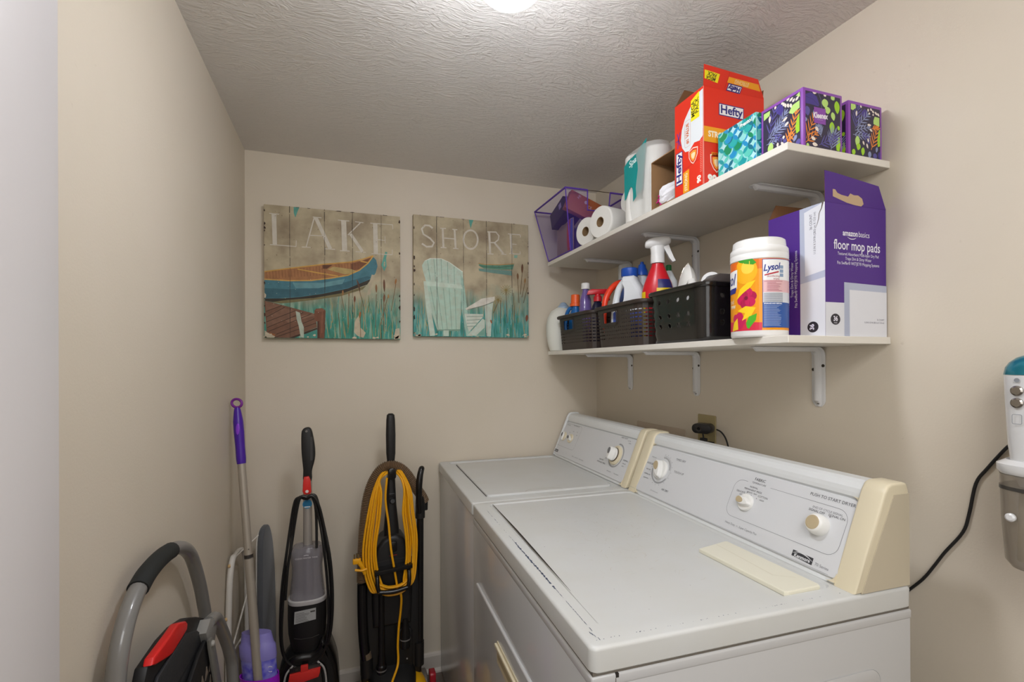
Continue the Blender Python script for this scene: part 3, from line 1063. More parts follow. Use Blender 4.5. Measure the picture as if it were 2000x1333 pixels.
# painted and printed artwork,in fractions of each face (0..1 right,0..1 up)
ART_LAKE = [
    ('P','#a9754b',[(0.004,0.491),(0.173,0.526),(0.409,0.569),(0.615,0.603),(0.708,0.626),(0.786,0.663),(0.742,0.597),(0.673,0.54),(0.597,0.501),(0.473,0.473),(0.328,0.449),(0.172,0.437),(0.003,0.436)]),
    ('P','#7f5136',[(0.615,0.59),(0.708,0.62),(0.777,0.653),(0.733,0.597),(0.678,0.551),(0.623,0.537)]),
    ('P','#6b4530',[(0.409,0.567),(0.482,0.573),(0.441,0.541),(0.409,0.539)]),
    ('S','#8a5a3c',0.0033,[(0.017,0.494),(0.021,0.441)]),
    ('S','#8a5a3c',0.0033,[(0.038,0.497),(0.042,0.443)]),
    ('S','#8a5a3c',0.0033,[(0.059,0.501),(0.063,0.446)]),
    ('S','#8a5a3c',0.0033,[(0.08,0.504),(0.084,0.449)]),
    ('S','#8a5a3c',0.0033,[(0.101,0.508),(0.105,0.451)]),
    ('S','#8a5a3c',0.0033,[(0.123,0.512),(0.127,0.454)]),
    ('S','#8a5a3c',0.0033,[(0.144,0.515),(0.148,0.456)]),
    ('S','#8a5a3c',0.0033,[(0.166,0.519),(0.17,0.459)]),
    ('S','#8a5a3c',0.0033,[(0.187,0.523),(0.191,0.462)]),
    ('S','#8a5a3c',0.0033,[(0.209,0.526),(0.213,0.464)]),
    ('S','#8a5a3c',0.0033,[(0.231,0.53),(0.235,0.467)]),
    ('S','#8a5a3c',0.0033,[(0.253,0.534),(0.257,0.47)]),
    ('S','#8a5a3c',0.0033,[(0.275,0.538),(0.279,0.472)]),
    ('S','#8a5a3c',0.0033,[(0.297,0.541),(0.301,0.475)]),
    ('S','#8a5a3c',0.0033,[(0.319,0.545),(0.323,0.478)]),
    ('S','#8a5a3c',0.0033,[(0.341,0.549),(0.345,0.48)]),
    ('S','#8a5a3c',0.0033,[(0.363,0.553),(0.368,0.483)]),
    ('S','#8a5a3c',0.0033,[(0.386,0.557),(0.39,0.486)]),
    ('S','#8a5a3c',0.0033,[(0.408,0.56),(0.413,0.489)]),
    ('S','#8a5a3c',0.0033,[(0.507,0.577),(0.511,0.531)]),
    ('S','#8a5a3c',0.0033,[(0.528,0.581),(0.533,0.533)]),
    ('S','#8a5a3c',0.0033,[(0.55,0.585),(0.554,0.534)]),
    ('S','#8a5a3c',0.0033,[(0.571,0.588),(0.576,0.535)]),
    ('S','#8a5a3c',0.0033,[(0.593,0.592),(0.598,0.536)]),
    ('S','#8a5a3c',0.0033,[(0.615,0.596),(0.619,0.537)]),
    ('S','#8a5a3c',0.0033,[(0.637,0.599),(0.641,0.538)]),
    ('S','#8a5a3c',0.0033,[(0.659,0.603),(0.663,0.54)]),
    ('S','#8a5a3c',0.0033,[(0.681,0.607),(0.685,0.541)]),
    ('P','#b7a067',[(0.49,0.56),(0.623,0.548),(0.661,0.535),(0.624,0.513),(0.572,0.505),(0.441,0.536)]),
    ('S','#cfa14f',0.009,[(0.231,0.526),(0.377,0.505),(0.523,0.488)]),
    ('S','#cfa14f',0.0098,[(0.691,0.616),(0.752,0.607)]),
    ('P','#4d7f8b',[(0.003,0.433),(0.172,0.431),(0.328,0.44),(0.473,0.467),(0.597,0.496),(0.682,0.541),(0.742,0.597),(0.786,0.658),(0.811,0.633),(0.821,0.584),(0.806,0.529),(0.775,0.479),(0.698,0.435),(0.596,0.395),(0.407,0.344),(0.248,0.313),(0.094,0.295),(0.007,0.292)]),
    ('P','#3f6a76',[(0.003,0.371),(0.171,0.368),(0.343,0.385),(0.572,0.442),(0.741,0.499),(0.775,0.492),(0.698,0.442),(0.596,0.4),(0.407,0.348),(0.248,0.317),(0.094,0.299),(0.007,0.296)]),
    ('P','#6b9aa0',[(0.195,0.421),(0.408,0.429),(0.572,0.469),(0.555,0.429),(0.375,0.386),(0.217,0.38)]),
    ('P','#3b352b',[(0.007,0.292),(0.132,0.298),(0.248,0.313),(0.407,0.344),(0.596,0.395),(0.773,0.481),(0.74,0.432),(0.571,0.361),(0.343,0.309),(0.17,0.289),(0.055,0.268),(0.007,0.275)]),
    ('P','#7d7450',[(0.055,0.268),(0.17,0.289),(0.343,0.309),(0.571,0.361),(0.732,0.423),(0.706,0.391),(0.537,0.331),(0.342,0.294),(0.17,0.266),(0.108,0.259)]),
    ('S','#cfa14f',0.0082,[(0.004,0.494),(0.173,0.528),(0.409,0.573),(0.615,0.605),(0.708,0.633),(0.787,0.666)]),
    ('S','#d2a455',0.009,[(0.003,0.436),(0.172,0.434),(0.328,0.444),(0.473,0.47),(0.597,0.499),(0.682,0.544),(0.746,0.602),(0.789,0.665)]),
    ('P','#7b5743',[(0.003,0.275),(0.04,0.268),(0.357,0.187),(0.368,0.084),(0.245,0.031),(0.175,-0.003),(0.019,-0.004)]),
    ('P','#8a6550',[(0.01,0.267),(0.116,0.242),(0.013,0.196)]),
    ('P','#8d6953',[(0.13,0.14),(0.325,0.185),(0.357,0.174),(0.168,0.115)]),
    ('P','#84614d',[(0.023,0.079),(0.192,0.158),(0.231,0.201),(0.123,0.228),(0.017,0.163)]),
    ('P','#a06439',[(0.038,0.038),(0.075,0.026),(0.068,-0.004),(0.022,-0.004)]),
    ('S','#4a3428',0.0049,[(0.013,0.196),(0.12,0.243)]),
    ('S','#4a3428',0.0049,[(0.015,0.153),(0.14,0.231)]),
    ('S','#4a3428',0.0049,[(0.016,0.117),(0.216,0.208)]),
    ('S','#4a3428',0.0049,[(0.02,0.075),(0.27,0.195)]),
    ('S','#4a3428',0.0049,[(0.03,0.046),(0.325,0.185)]),
    ('S','#4a3428',0.0049,[(0.083,0.026),(0.357,0.153)]),
    ('S','#4a3428',0.0049,[(0.06,-0.004),(0.365,0.118)]),
    ('S','#463228',0.0131,[(0.182,-0.002),(0.276,0.036),(0.369,0.075)]),
    ('P','#4b9183',[(0.276,0.027),(0.369,0.066),(0.371,-0.003),(0.276,-0.003)]),
    ('P','#7c4f39',[(0.35,0.213),(0.362,0.228),(0.406,0.233),(0.43,0.215),(0.428,0.163),(0.42,-0.002),(0.37,-0.003),(0.369,0.127),(0.349,0.144)]),
    ('P','#573527',[(0.369,0.127),(0.385,0.136),(0.387,-0.003),(0.37,-0.003)]),
    ('S','#96644a',0.0049,[(0.406,0.21),(0.402,0.041)]),
    ('P','#8f6048',[(0.353,0.215),(0.374,0.227),(0.406,0.23),(0.427,0.215),(0.389,0.203)]),
    ('P','#62a596',[(0.205,0.997),(0.246,1.0),(0.233,0.966),(0.217,0.918),(0.206,0.951)]),
    ('P','#66a99a',[(0.882,0.705),(0.898,0.701),(0.888,0.651),(0.891,0.588),(0.873,0.546),(0.85,0.595),(0.866,0.65)]),
    ('P','#b9b293',[(0.871,0.623),(0.881,0.624),(0.879,0.583),(0.869,0.587)]),
    ('P','#b7c0ae',[(0.217,0.205),(0.247,0.193),(0.258,0.125),(0.274,0.083),(0.274,0.001),(0.252,0.005),(0.238,0.091),(0.224,0.142)]),
    ('P','#bfb298',[(0.776,0.514),(0.806,0.511),(0.775,0.438),(0.766,0.357),(0.74,0.347),(0.753,0.437)]),
    ('P','#c4b79c',[(0.644,0.131),(0.674,0.185),(0.69,0.088),(0.728,0.048),(0.711,0.008),(0.668,0.021),(0.639,0.052)]),
    ('P','#c9bda4',[(0.96,0.082),(0.992,0.091),(0.998,0.005),(0.946,0.002)]),
    ('P','#c9bda4',[(0.004,0.054),(0.023,0.038),(0.075,0.009),(0.064,-0.002),(0.004,-0.002)]),
    ('P','#c9bda4',[(0.002,0.337),(0.015,0.321),(0.012,0.3),(0.003,0.296)]),
    ('P','#cfc8ba',[(0.053,0.934),(0.085,0.935),(0.09,0.703),(0.06,0.703)]),
    ('S','#cfc8ba',0.0065,[(0.037,0.933),(0.104,0.932)]),
    ('S','#cfc8ba',0.0073,[(0.041,0.699),(0.221,0.697)]),
    ('S','#cfc8ba',0.0057,[(0.221,0.696),(0.223,0.743)]),
    ('S','#cfc8ba',0.009,[(0.351,0.931),(0.293,0.701)]),
    ('S','#cfc8ba',0.0278,[(0.361,0.932),(0.466,0.698)]),
    ('S','#cfc8ba',0.0073,[(0.322,0.791),(0.428,0.794)]),
    ('S','#cfc8ba',0.0073,[(0.261,0.697),(0.324,0.698)]),
    ('S','#cfc8ba',0.0073,[(0.427,0.695),(0.502,0.696)]),
    ('S','#cfc8ba',0.0065,[(0.34,0.934),(0.403,0.933)]),
    ('S','#cfc8ba',0.0376,[(0.565,0.927),(0.572,0.693)]),
    ('S','#cfc8ba',0.0073,[(0.523,0.927),(0.608,0.927)]),
    ('S','#cfc8ba',0.0073,[(0.537,0.688),(0.609,0.69)]),
    ('S','#cfc8ba',0.009,[(0.69,0.92),(0.597,0.816)]),
    ('S','#cfc8ba',0.0245,[(0.616,0.826),(0.705,0.695)]),
    ('S','#cfc8ba',0.0065,[(0.654,0.689),(0.73,0.689)]),
    ('S','#cfc8ba',0.0065,[(0.65,0.926),(0.715,0.923)]),
    ('S','#cfc8ba',0.0343,[(0.804,0.925),(0.808,0.686)]),
    ('S','#cfc8ba',0.0073,[(0.767,0.925),(0.941,0.927)]),
    ('S','#cfc8ba',0.0057,[(0.94,0.93),(0.942,0.892)]),
    ('S','#cfc8ba',0.0065,[(0.822,0.798),(0.883,0.795)]),
    ('S','#cfc8ba',0.0049,[(0.88,0.827),(0.882,0.773)]),
    ('S','#cfc8ba',0.0073,[(0.775,0.682),(0.936,0.684)]),
    ('S','#cfc8ba',0.0057,[(0.937,0.725),(0.936,0.684)]),
    ('S','#7c5e3a',0.0041,[(0.546,0.34),(0.569,0.218)]),
    ('S','#7c5e3a',0.0041,[(0.66,0.469),(0.713,0.257)]),
    ('S','#7c5e3a',0.0041,[(0.646,0.309),(0.64,0.167)]),
    ('S','#7c5e3a',0.0041,[(0.811,0.359),(0.804,0.089)]),
    ('S','#7c5e3a',0.0041,[(0.87,0.37),(0.867,0.063)]),
    ('S','#7c5e3a',0.0041,[(0.964,0.447),(0.926,0.227)]),
    ('S','#7c5e3a',0.0041,[(0.905,0.362),(0.841,0.108)]),
    ('S','#7c5e3a',0.0041,[(0.687,0.186),(0.689,0.008)]),
    ('S','#7c5e3a',0.0041,[(0.524,0.2),(0.538,0.007)]),
    ('S','#7c5e3a',0.0041,[(0.602,0.351),(0.597,0.087)]),
    ('L','#a97a4a',(0.557,0.38,0.557,0.334),0.0131),
    ('L','#7a4f34',(0.646,0.34,0.645,0.282),0.0147),
    ('L','#5d4030',(0.666,0.464,0.687,0.372),0.0131),
    ('L','#8a6240',(0.81,0.44,0.811,0.368),0.0147),
    ('L','#6f4a34',(0.871,0.483,0.874,0.375),0.0163),
    ('L','#7c573c',(0.874,0.361,0.869,0.293),0.018),
    ('L','#a5713f',(0.967,0.492,0.959,0.442),0.0147),
    ('L','#a9683a',(0.689,0.217,0.682,0.163),0.0147),
    ('L','#b08a55',(0.903,0.362,0.907,0.326),0.0131),
    ('L','#8a6240',(0.603,0.369,0.602,0.325),0.0082),
]
ART_SHORE = [
    ('P','#bdd3c3',[(0.069,0.585),(0.089,0.622),(0.136,0.646),(0.226,0.651),(0.298,0.622),(0.408,0.549),(0.415,0.459),(0.396,0.427),(0.101,0.454),(0.077,0.538)]),
    ('P','#b3cfbd',[(0.095,0.42),(0.396,0.409),(0.385,0.064),(0.19,0.057),(0.136,0.23)]),
    ('P','#c3d6c6',[(0.081,0.449),(0.112,0.421),(0.175,0.008),(0.132,0.002),(0.1,0.241)]),
    ('P','#a9c9b8',[(0.39,0.53),(0.415,0.483),(0.444,0.24),(0.485,0.006),(0.437,0.006),(0.397,0.238)]),
    ('P','#c9dccc',[(0.081,0.455),(0.396,0.441),(0.406,0.407),(0.085,0.42)]),
    ('P','#7fa08c',[(0.19,0.057),(0.385,0.064),(0.379,0.048),(0.192,0.045)]),
    ('P','#bdd3c3',[(0.244,0.052),(0.289,0.053),(0.289,0.004),(0.244,0.003)]),
    ('P','#c5d3c5',[(0.447,0.012),(0.579,0.159),(0.601,0.145),(0.599,0.008)]),
    ('P','#7fae9c',[(0.523,0.013),(0.596,0.082),(0.599,0.008)]),
    ('P','#c2d0c2',[(0.598,0.281),(0.674,0.303),(0.662,0.209),(0.653,0.008),(0.612,0.008)]),
    ('P','#dcd8cc',[(0.428,0.239),(0.572,0.33),(0.687,0.352),(0.693,0.328),(0.674,0.306),(0.598,0.275),(0.447,0.225)]),
    ('P','#cfd8cb',[(0.422,0.196),(0.585,0.197),(0.579,0.167),(0.46,0.043),(0.437,0.117)]),
    ('S','#7f8878',0.0063,[(0.447,0.23),(0.598,0.273),(0.677,0.306)]),
    ('S','#93b3a0',0.005,[(0.113,0.632),(0.136,0.464)]),
    ('S','#93b3a0',0.005,[(0.166,0.648),(0.18,0.457)]),
    ('S','#93b3a0',0.005,[(0.226,0.648),(0.232,0.453)]),
    ('S','#93b3a0',0.005,[(0.28,0.627),(0.284,0.447)]),
    ('S','#93b3a0',0.005,[(0.335,0.59),(0.337,0.44)]),
    ('S','#93b3a0',0.005,[(0.136,0.41),(0.202,0.063)]),
    ('S','#93b3a0',0.005,[(0.19,0.406),(0.238,0.061)]),
    ('S','#93b3a0',0.005,[(0.244,0.403),(0.275,0.062)]),
    ('S','#93b3a0',0.005,[(0.292,0.405),(0.314,0.063)]),
    ('S','#93b3a0',0.005,[(0.341,0.404),(0.351,0.063)]),
    ('S','#8da493',0.005,[(0.441,0.171),(0.579,0.179)]),
    ('S','#8da493',0.005,[(0.441,0.142),(0.561,0.15)]),
    ('S','#8da493',0.005,[(0.441,0.114),(0.544,0.121)]),
    ('S','#8da493',0.005,[(0.441,0.087),(0.528,0.094)]),
    ('S','#dfe6da',0.0063,[(0.093,0.622),(0.136,0.645),(0.226,0.65),(0.298,0.622),(0.408,0.549)]),
    ('P','#70948a',[(0.552,0.566),(0.545,0.587),(0.841,0.585),(0.844,0.543),(0.673,0.555)]),
    ('P','#5f8f78',[(0.543,0.63),(0.596,0.624),(0.736,0.63),(0.867,0.649),(0.852,0.596),(0.737,0.588),(0.596,0.59),(0.558,0.606)]),
    ('S','#b58f58',0.0075,[(0.545,0.63),(0.608,0.624),(0.736,0.63),(0.864,0.647)]),
    ('S','#3f6b58',0.005,[(0.548,0.614),(0.608,0.605),(0.737,0.608),(0.86,0.63)]),
    ('P','#5fa596',[(0.463,0.997),(0.503,0.998),(0.491,0.967),(0.479,0.924),(0.469,0.959)]),
    ('P','#8db5a2',[(0.866,0.724),(0.899,0.726),(0.893,0.7),(0.866,0.699)]),
    ('S','#cfc8ba',0.015,[(0.157,0.898),(0.131,0.917),(0.095,0.917),(0.068,0.885),(0.081,0.842),(0.136,0.812),(0.168,0.778),(0.152,0.746),(0.107,0.74),(0.069,0.764)]),
    ('S','#cfc8ba',0.0163,[(0.24,0.905),(0.246,0.746)]),
    ('S','#cfc8ba',0.0163,[(0.34,0.903),(0.349,0.745)]),
    ('S','#cfc8ba',0.0088,[(0.244,0.824),(0.344,0.824)]),
    ('S','#cfc8ba',0.0088,[(0.22,0.903),(0.268,0.905)]),
    ('S','#cfc8ba',0.0088,[(0.322,0.903),(0.364,0.903)]),
    ('S','#cfc8ba',0.0088,[(0.223,0.743),(0.271,0.744)]),
    ('S','#cfc8ba',0.0088,[(0.327,0.744),(0.373,0.743)]),
    ('S','#cfc8ba',0.015,[(0.54,0.834),(0.537,0.809),(0.529,0.786),(0.515,0.767),(0.498,0.754),(0.478,0.749),(0.459,0.752),(0.442,0.762),(0.428,0.779),(0.419,0.8),(0.416,0.825),(0.419,0.85),(0.428,0.872),(0.441,0.891),(0.459,0.904),(0.478,0.909),(0.497,0.907),(0.514,0.897),(0.528,0.88),(0.537,0.858),(0.54,0.834)]),
    ('S','#cfc8ba',0.0187,[(0.641,0.91),(0.649,0.722)]),
    ('S','#cfc8ba',0.0112,[(0.626,0.908),(0.702,0.912),(0.728,0.882),(0.722,0.847),(0.69,0.82),(0.648,0.817)]),
    ('S','#cfc8ba',0.0163,[(0.686,0.822),(0.768,0.73)]),
    ('S','#cfc8ba',0.0088,[(0.623,0.718),(0.678,0.72)]),
    ('S','#cfc8ba',0.0088,[(0.749,0.726),(0.794,0.725)]),
    ('S','#cfc8ba',0.0187,[(0.834,0.905),(0.844,0.735)]),
    ('S','#cfc8ba',0.0088,[(0.81,0.906),(0.925,0.907)]),
    ('S','#cfc8ba',0.0075,[(0.839,0.82),(0.889,0.819)]),
    ('S','#cfc8ba',0.0088,[(0.82,0.735),(0.922,0.736)]),
    ('S','#cfc8ba',0.0075,[(0.924,0.906),(0.925,0.884)]),
    ('S','#cfc8ba',0.0075,[(0.92,0.761),(0.922,0.736)]),
    ('S','#6d5a3a',0.005,[(0.943,0.609),(0.922,0.381)]),
    ('S','#6d5a3a',0.005,[(0.897,0.518),(0.91,0.304)]),
    ('S','#6d5a3a',0.005,[(0.967,0.496),(0.936,0.356)]),
    ('S','#6d5a3a',0.005,[(0.79,0.413),(0.799,0.124)]),
    ('S','#6d5a3a',0.005,[(0.726,0.323),(0.675,0.209)]),
    ('S','#6d5a3a',0.005,[(0.739,0.324),(0.74,0.123)]),
    ('S','#6d5a3a',0.005,[(0.989,0.447),(0.95,0.306)]),
    ('S','#6d5a3a',0.005,[(0.856,0.391),(0.872,0.126)]),
    ('L','#6b4a34',(0.942,0.653,0.939,0.565),0.02),
    ('L','#7c5a3c',(0.897,0.569,0.9,0.506),0.0187),
    ('L','#9a7446',(0.968,0.528,0.963,0.477),0.0163),
    ('L','#a5653f',(0.649,0.152,0.663,0.115),0.015),
    ('L','#84503a',(0.984,0.205,0.978,0.141),0.025),
    ('S','#94824f',0.0037,[(0.79,0.413),(0.84,0.415)]),
    ('S','#94824f',0.0037,[(0.79,0.413),(0.835,0.394)]),
    ('S','#94824f',0.0037,[(0.79,0.413),(0.821,0.377)]),
    ('S','#94824f',0.0037,[(0.79,0.413),(0.802,0.367)]),
    ('S','#94824f',0.0037,[(0.79,0.413),(0.779,0.366)]),
    ('S','#94824f',0.0037,[(0.79,0.413),(0.76,0.375)]),
    ('S','#94824f',0.0037,[(0.79,0.413),(0.746,0.391)]),
    ('S','#94824f',0.0037,[(0.79,0.413),(0.741,0.411)]),
    ('S','#94824f',0.0037,[(0.79,0.413),(0.745,0.432)]),
    ('S','#94824f',0.0037,[(0.79,0.413),(0.759,0.449)]),
    ('S','#94824f',0.0037,[(0.79,0.413),(0.779,0.459)]),
    ('S','#94824f',0.0037,[(0.79,0.413),(0.801,0.46)]),
    ('S','#94824f',0.0037,[(0.79,0.413),(0.821,0.452)]),
    ('S','#94824f',0.0037,[(0.79,0.413),(0.835,0.436)]),
    ('S','#94824f',0.0037,[(0.719,0.325),(0.758,0.327)]),
    ('S','#94824f',0.0037,[(0.719,0.325),(0.754,0.31)]),
    ('S','#94824f',0.0037,[(0.719,0.325),(0.744,0.297)]),
    ('S','#94824f',0.0037,[(0.719,0.325),(0.728,0.289)]),
    ('S','#94824f',0.0037,[(0.719,0.325),(0.711,0.288)]),
    ('S','#94824f',0.0037,[(0.719,0.325),(0.695,0.295)]),
    ('S','#94824f',0.0037,[(0.719,0.325),(0.684,0.308)]),
    ('S','#94824f',0.0037,[(0.719,0.325),(0.681,0.324)]),
    ('S','#94824f',0.0037,[(0.719,0.325),(0.684,0.34)]),
    ('S','#94824f',0.0037,[(0.719,0.325),(0.695,0.354)]),
    ('S','#94824f',0.0037,[(0.719,0.325),(0.71,0.362)]),
    ('S','#94824f',0.0037,[(0.719,0.325),(0.728,0.362)]),
    ('S','#94824f',0.0037,[(0.719,0.325),(0.743,0.356)]),
    ('S','#94824f',0.0037,[(0.719,0.325),(0.754,0.343)]),
]
ART_LEAF_A = [
    ('P','#47388a',[(0.344,0.918),(0.429,0.995),(0.544,0.962),(0.569,0.832),(0.529,0.727),(0.379,0.85)]),
    ('F','#8a93b8',(0.113,0.435,0.562,0.541),(9,0.34)),
    ('F','#5a549b',(0.15,0.467,0.327,0.925),(8,0.3)),
    ('F','#8a93b8',(0.275,0.484,0.609,0.751),(9,0.26)),
    ('F','#8a93b8',(0.094,0.34,0.346,0.337),(6,0.16)),
    ('F','#5a549b',(0.293,0.465,0.595,0.25),(7,0.16)),
    ('F','#e98a35',(0.659,0.139,0.896,0.656),(11,0.26)),
    ('F','#e98a35',(0.772,0.418,0.736,0.157),(6,0.2)),
    ('P','#b9dc7a',[(0.019,0.971),(0.204,0.972),(0.186,0.881),(0.019,0.841)]),
    ('P','#b9dc7a',[(0.88,0.965),(0.986,1.0),(0.994,0.904),(0.909,0.959)]),
    ('P','#b9dc7a',[(0.748,0.776),(0.808,0.83),(0.98,0.848),(0.981,0.711),(0.896,0.694),(0.808,0.663),(0.71,0.719)]),
    ('P','#9fd02c',[(0.911,0.537),(0.975,0.614),(0.977,0.288),(0.899,0.263),(0.869,0.387)]),
    ('L','#b9dc7a',(0.222,0.346,0.187,0.107),0.1571),
    ('L','#9fd02c',(0.276,0.204,0.276,0.049),0.1286),
    ('L','#9fd02c',(0.431,0.127,0.329,0.064),0.1),
    ('L','#8a93b8',(0.899,0.25,0.826,0.144),0.0857),
    ('L','#5a549b',(0.964,0.155,0.915,0.03),0.1143),
    ('L','#5a549b',(0.827,0.092,0.797,0.049),0.0714),
    ('L','#e9ded2',(0.195,0.87,0.186,0.732),0.06),
    ('L','#e9ded2',(0.672,0.662,0.529,0.626),0.06),
    ('L','#e9ded2',(0.703,0.559,0.594,0.517),0.06),
    ('L','#e9ded2',(0.571,0.351,0.563,0.287),0.06),
    ('L','#e9ded2',(0.406,0.278,0.406,0.189),0.06),
    ('L','#e9ded2',(0.498,0.252,0.587,0.145),0.06),
    ('L','#e9ded2',(0.353,0.998,0.344,0.939),0.06),
    ('L','#e9ded2',(0.528,0.995,0.536,0.952),0.06),
    ('L','#e9ded2',(0.568,0.979,0.576,0.902),0.06),
    ('L','#e9ded2',(0.608,0.942,0.632,0.854),0.06),
    ('L','#e9ded2',(0.671,0.911,0.71,0.823),0.06),
    ('L','#e9ded2',(0.747,0.88,0.778,0.79),0.06),
    ('L','#e9ded2',(0.647,0.972,0.732,0.996),0.06),
    ('L','#e9ded2',(0.724,0.928,0.822,0.971),0.06),
    ('L','#e9ded2',(0.8,0.884,0.866,0.931),0.06),
    ('L','#e9ded2',(0.88,0.876,0.966,0.935),0.06),
]
ART_LEAF_B = [
    ('P','#47388a',[(0.002,0.931),(0.152,0.988),(0.318,0.933),(0.394,0.793),(0.363,0.756),(0.158,0.768),(0.007,0.769)]),
    ('S','#2e2a4a',0.0062,[(0.003,0.894),(0.217,0.866),(0.394,0.767)]),
    ('S','#8a93b8',0.0062,[(0.357,1.016),(0.443,0.89),(0.469,0.677)]),
    ('L','#5a549b',(0.038,0.724,0.063,0.548),0.1538),
    ('L','#8a93b8',(0.312,0.723,0.235,0.529),0.1385),
    ('L','#8a93b8',(-0.005,0.513,0.007,0.434),0.0923),
    ('L','#b9dc7a',(0.537,0.924,0.572,0.757),0.1846),
    ('L','#b9dc7a',(0.614,0.789,0.638,0.652),0.1692),
    ('L','#9fd02c',(0.891,0.936,0.916,0.693),0.1538),
    ('L','#b9dc7a',(0.764,0.709,0.81,0.555),0.1231),
    ('L','#9fd02c',(0.757,0.528,0.749,0.311),0.1462),
    ('L','#9fd02c',(0.93,0.476,0.963,0.39),0.0769),
    ('L','#b9dc7a',(0.738,1.016,0.826,0.939),0.1231),
    ('P','#9fd02c',[(0.964,0.288),(0.999,0.127),(0.968,0.003),(0.882,0.012),(0.87,0.086)]),
    ('L','#b9dc7a',(0.019,0.027,0.099,-0.0),0.0769),
    ('F','#e98a35',(0.016,0.129,0.236,0.517),(8,0.3)),
    ('F','#e98a35',(-0.002,0.054,0.293,0.251),(5,0.22)),
    ('F','#8a93b8',(0.712,-0.008,0.835,0.31),(9,0.4)),
    ('F','#5a549b',(0.379,0.052,0.836,0.246),(9,0.26)),
    ('F','#8a93b8',(0.437,0.208,0.372,0.386),(7,0.24)),
    ('L','#e9ded2',(0.193,1.001,0.316,1.003),0.08),
    ('L','#e9ded2',(0.525,1.019,0.579,0.97),0.08),
    ('L','#e9ded2',(0.27,0.372,0.363,0.304),0.08),
    ('L','#e9ded2',(0.154,0.171,0.276,0.132),0.08),
    ('L','#e9ded2',(0.187,0.053,0.339,0.041),0.08),
]
ART_LEAF_C = [
    ('P','#47388a',[(0.365,0.878),(0.476,0.958),(0.565,0.904),(0.545,0.782),(0.41,0.791)]),
    ('F','#5a549b',(0.145,0.518,0.254,0.929),(9,0.34)),
    ('F','#8a93b8',(0.189,0.55,0.566,0.838),(8,0.28)),
    ('F','#8a93b8',(0.145,0.491,0.592,0.601),(8,0.22)),
    ('F','#8a93b8',(0.078,0.402,0.594,0.427),(9,0.22)),
    ('F','#5a549b',(0.368,0.519,0.595,0.333),(6,0.2)),
    ('F','#e98a35',(0.688,0.168,0.907,0.615),(9,0.3)),
    ('F','#e98a35',(0.704,0.589,0.906,0.642),(3,0.14)),
    ('P','#b9dc7a',[(0.011,0.995),(0.165,0.996),(0.177,0.932),(0.077,0.873),(0.011,0.884)]),
    ('P','#b9dc7a',[(0.769,0.758),(0.812,0.843),(0.97,0.837),(0.974,0.664),(0.861,0.676),(0.77,0.691)]),
    ('P','#9fd02c',[(0.953,0.594),(0.998,0.6),(0.994,0.274),(0.915,0.25),(0.9,0.398)]),
    ('L','#b9dc7a',(0.235,0.395,0.213,0.176),0.15),
    ('L','#9fd02c',(0.28,0.252,0.236,0.111),0.1333),
    ('L','#9fd02c',(0.416,0.188,0.395,0.022),0.1167),
    ('L','#9fd02c',(0.112,0.123,0.079,-0.004),0.1167),
    ('L','#8a93b8',(0.892,0.248,0.86,0.134),0.075),
    ('L','#8a93b8',(0.643,0.135,0.623,-0.005),0.1083),
    ('L','#5a549b',(0.826,0.116,0.805,-0.01),0.1333),
    ('L','#47388a',(0.996,0.165,0.977,-0.003),0.1333),
    ('L','#e9ded2',(0.199,0.882,0.188,0.769),0.0567),
    ('L','#e9ded2',(0.32,1.003,0.365,0.956),0.0567),
    ('L','#e9ded2',(0.557,0.65,0.692,0.654),0.0567),
    ('L','#e9ded2',(0.637,0.58,0.728,0.532),0.0567),
    ('L','#e9ded2',(0.572,0.384,0.596,0.306),0.0567),
    ('L','#e9ded2',(0.404,0.315,0.45,0.233),0.0567),
    ('L','#e9ded2',(0.528,0.277,0.575,0.181),0.0567),
    ('L','#e9ded2',(0.587,0.972,0.588,0.907),0.0567),
    ('L','#e9ded2',(0.653,0.981,0.721,0.944),0.0567),
    ('L','#e9ded2',(0.721,0.95,0.789,0.906),0.0567),
    ('L','#e9ded2',(0.811,0.936,0.901,0.881),0.0567),
    ('L','#e9ded2',(0.61,0.896,0.644,0.861),0.0567),
    ('L','#e9ded2',(0.744,0.887,0.767,0.851),0.0567),
    ('L','#e9ded2',(0.901,0.921,0.969,0.863),0.0567),
]
# ------------------------------------------------------------------ printed artwork helper


def art_paint(h):
    # brushed, uneven pigment
    r, g, b = (int(h[i:i+2], 16) for i in (1, 3, 5))
    if min(r, g, b) > 175:
        v = '#b0a58e'
    else:
        v = '#%02x%02x%02x' % tuple(int(c*0.72) for c in (r, g, b))
    return mat('art_'+h[1:], h, 0.7, vary=0.40, vscale=38, vcol=v)


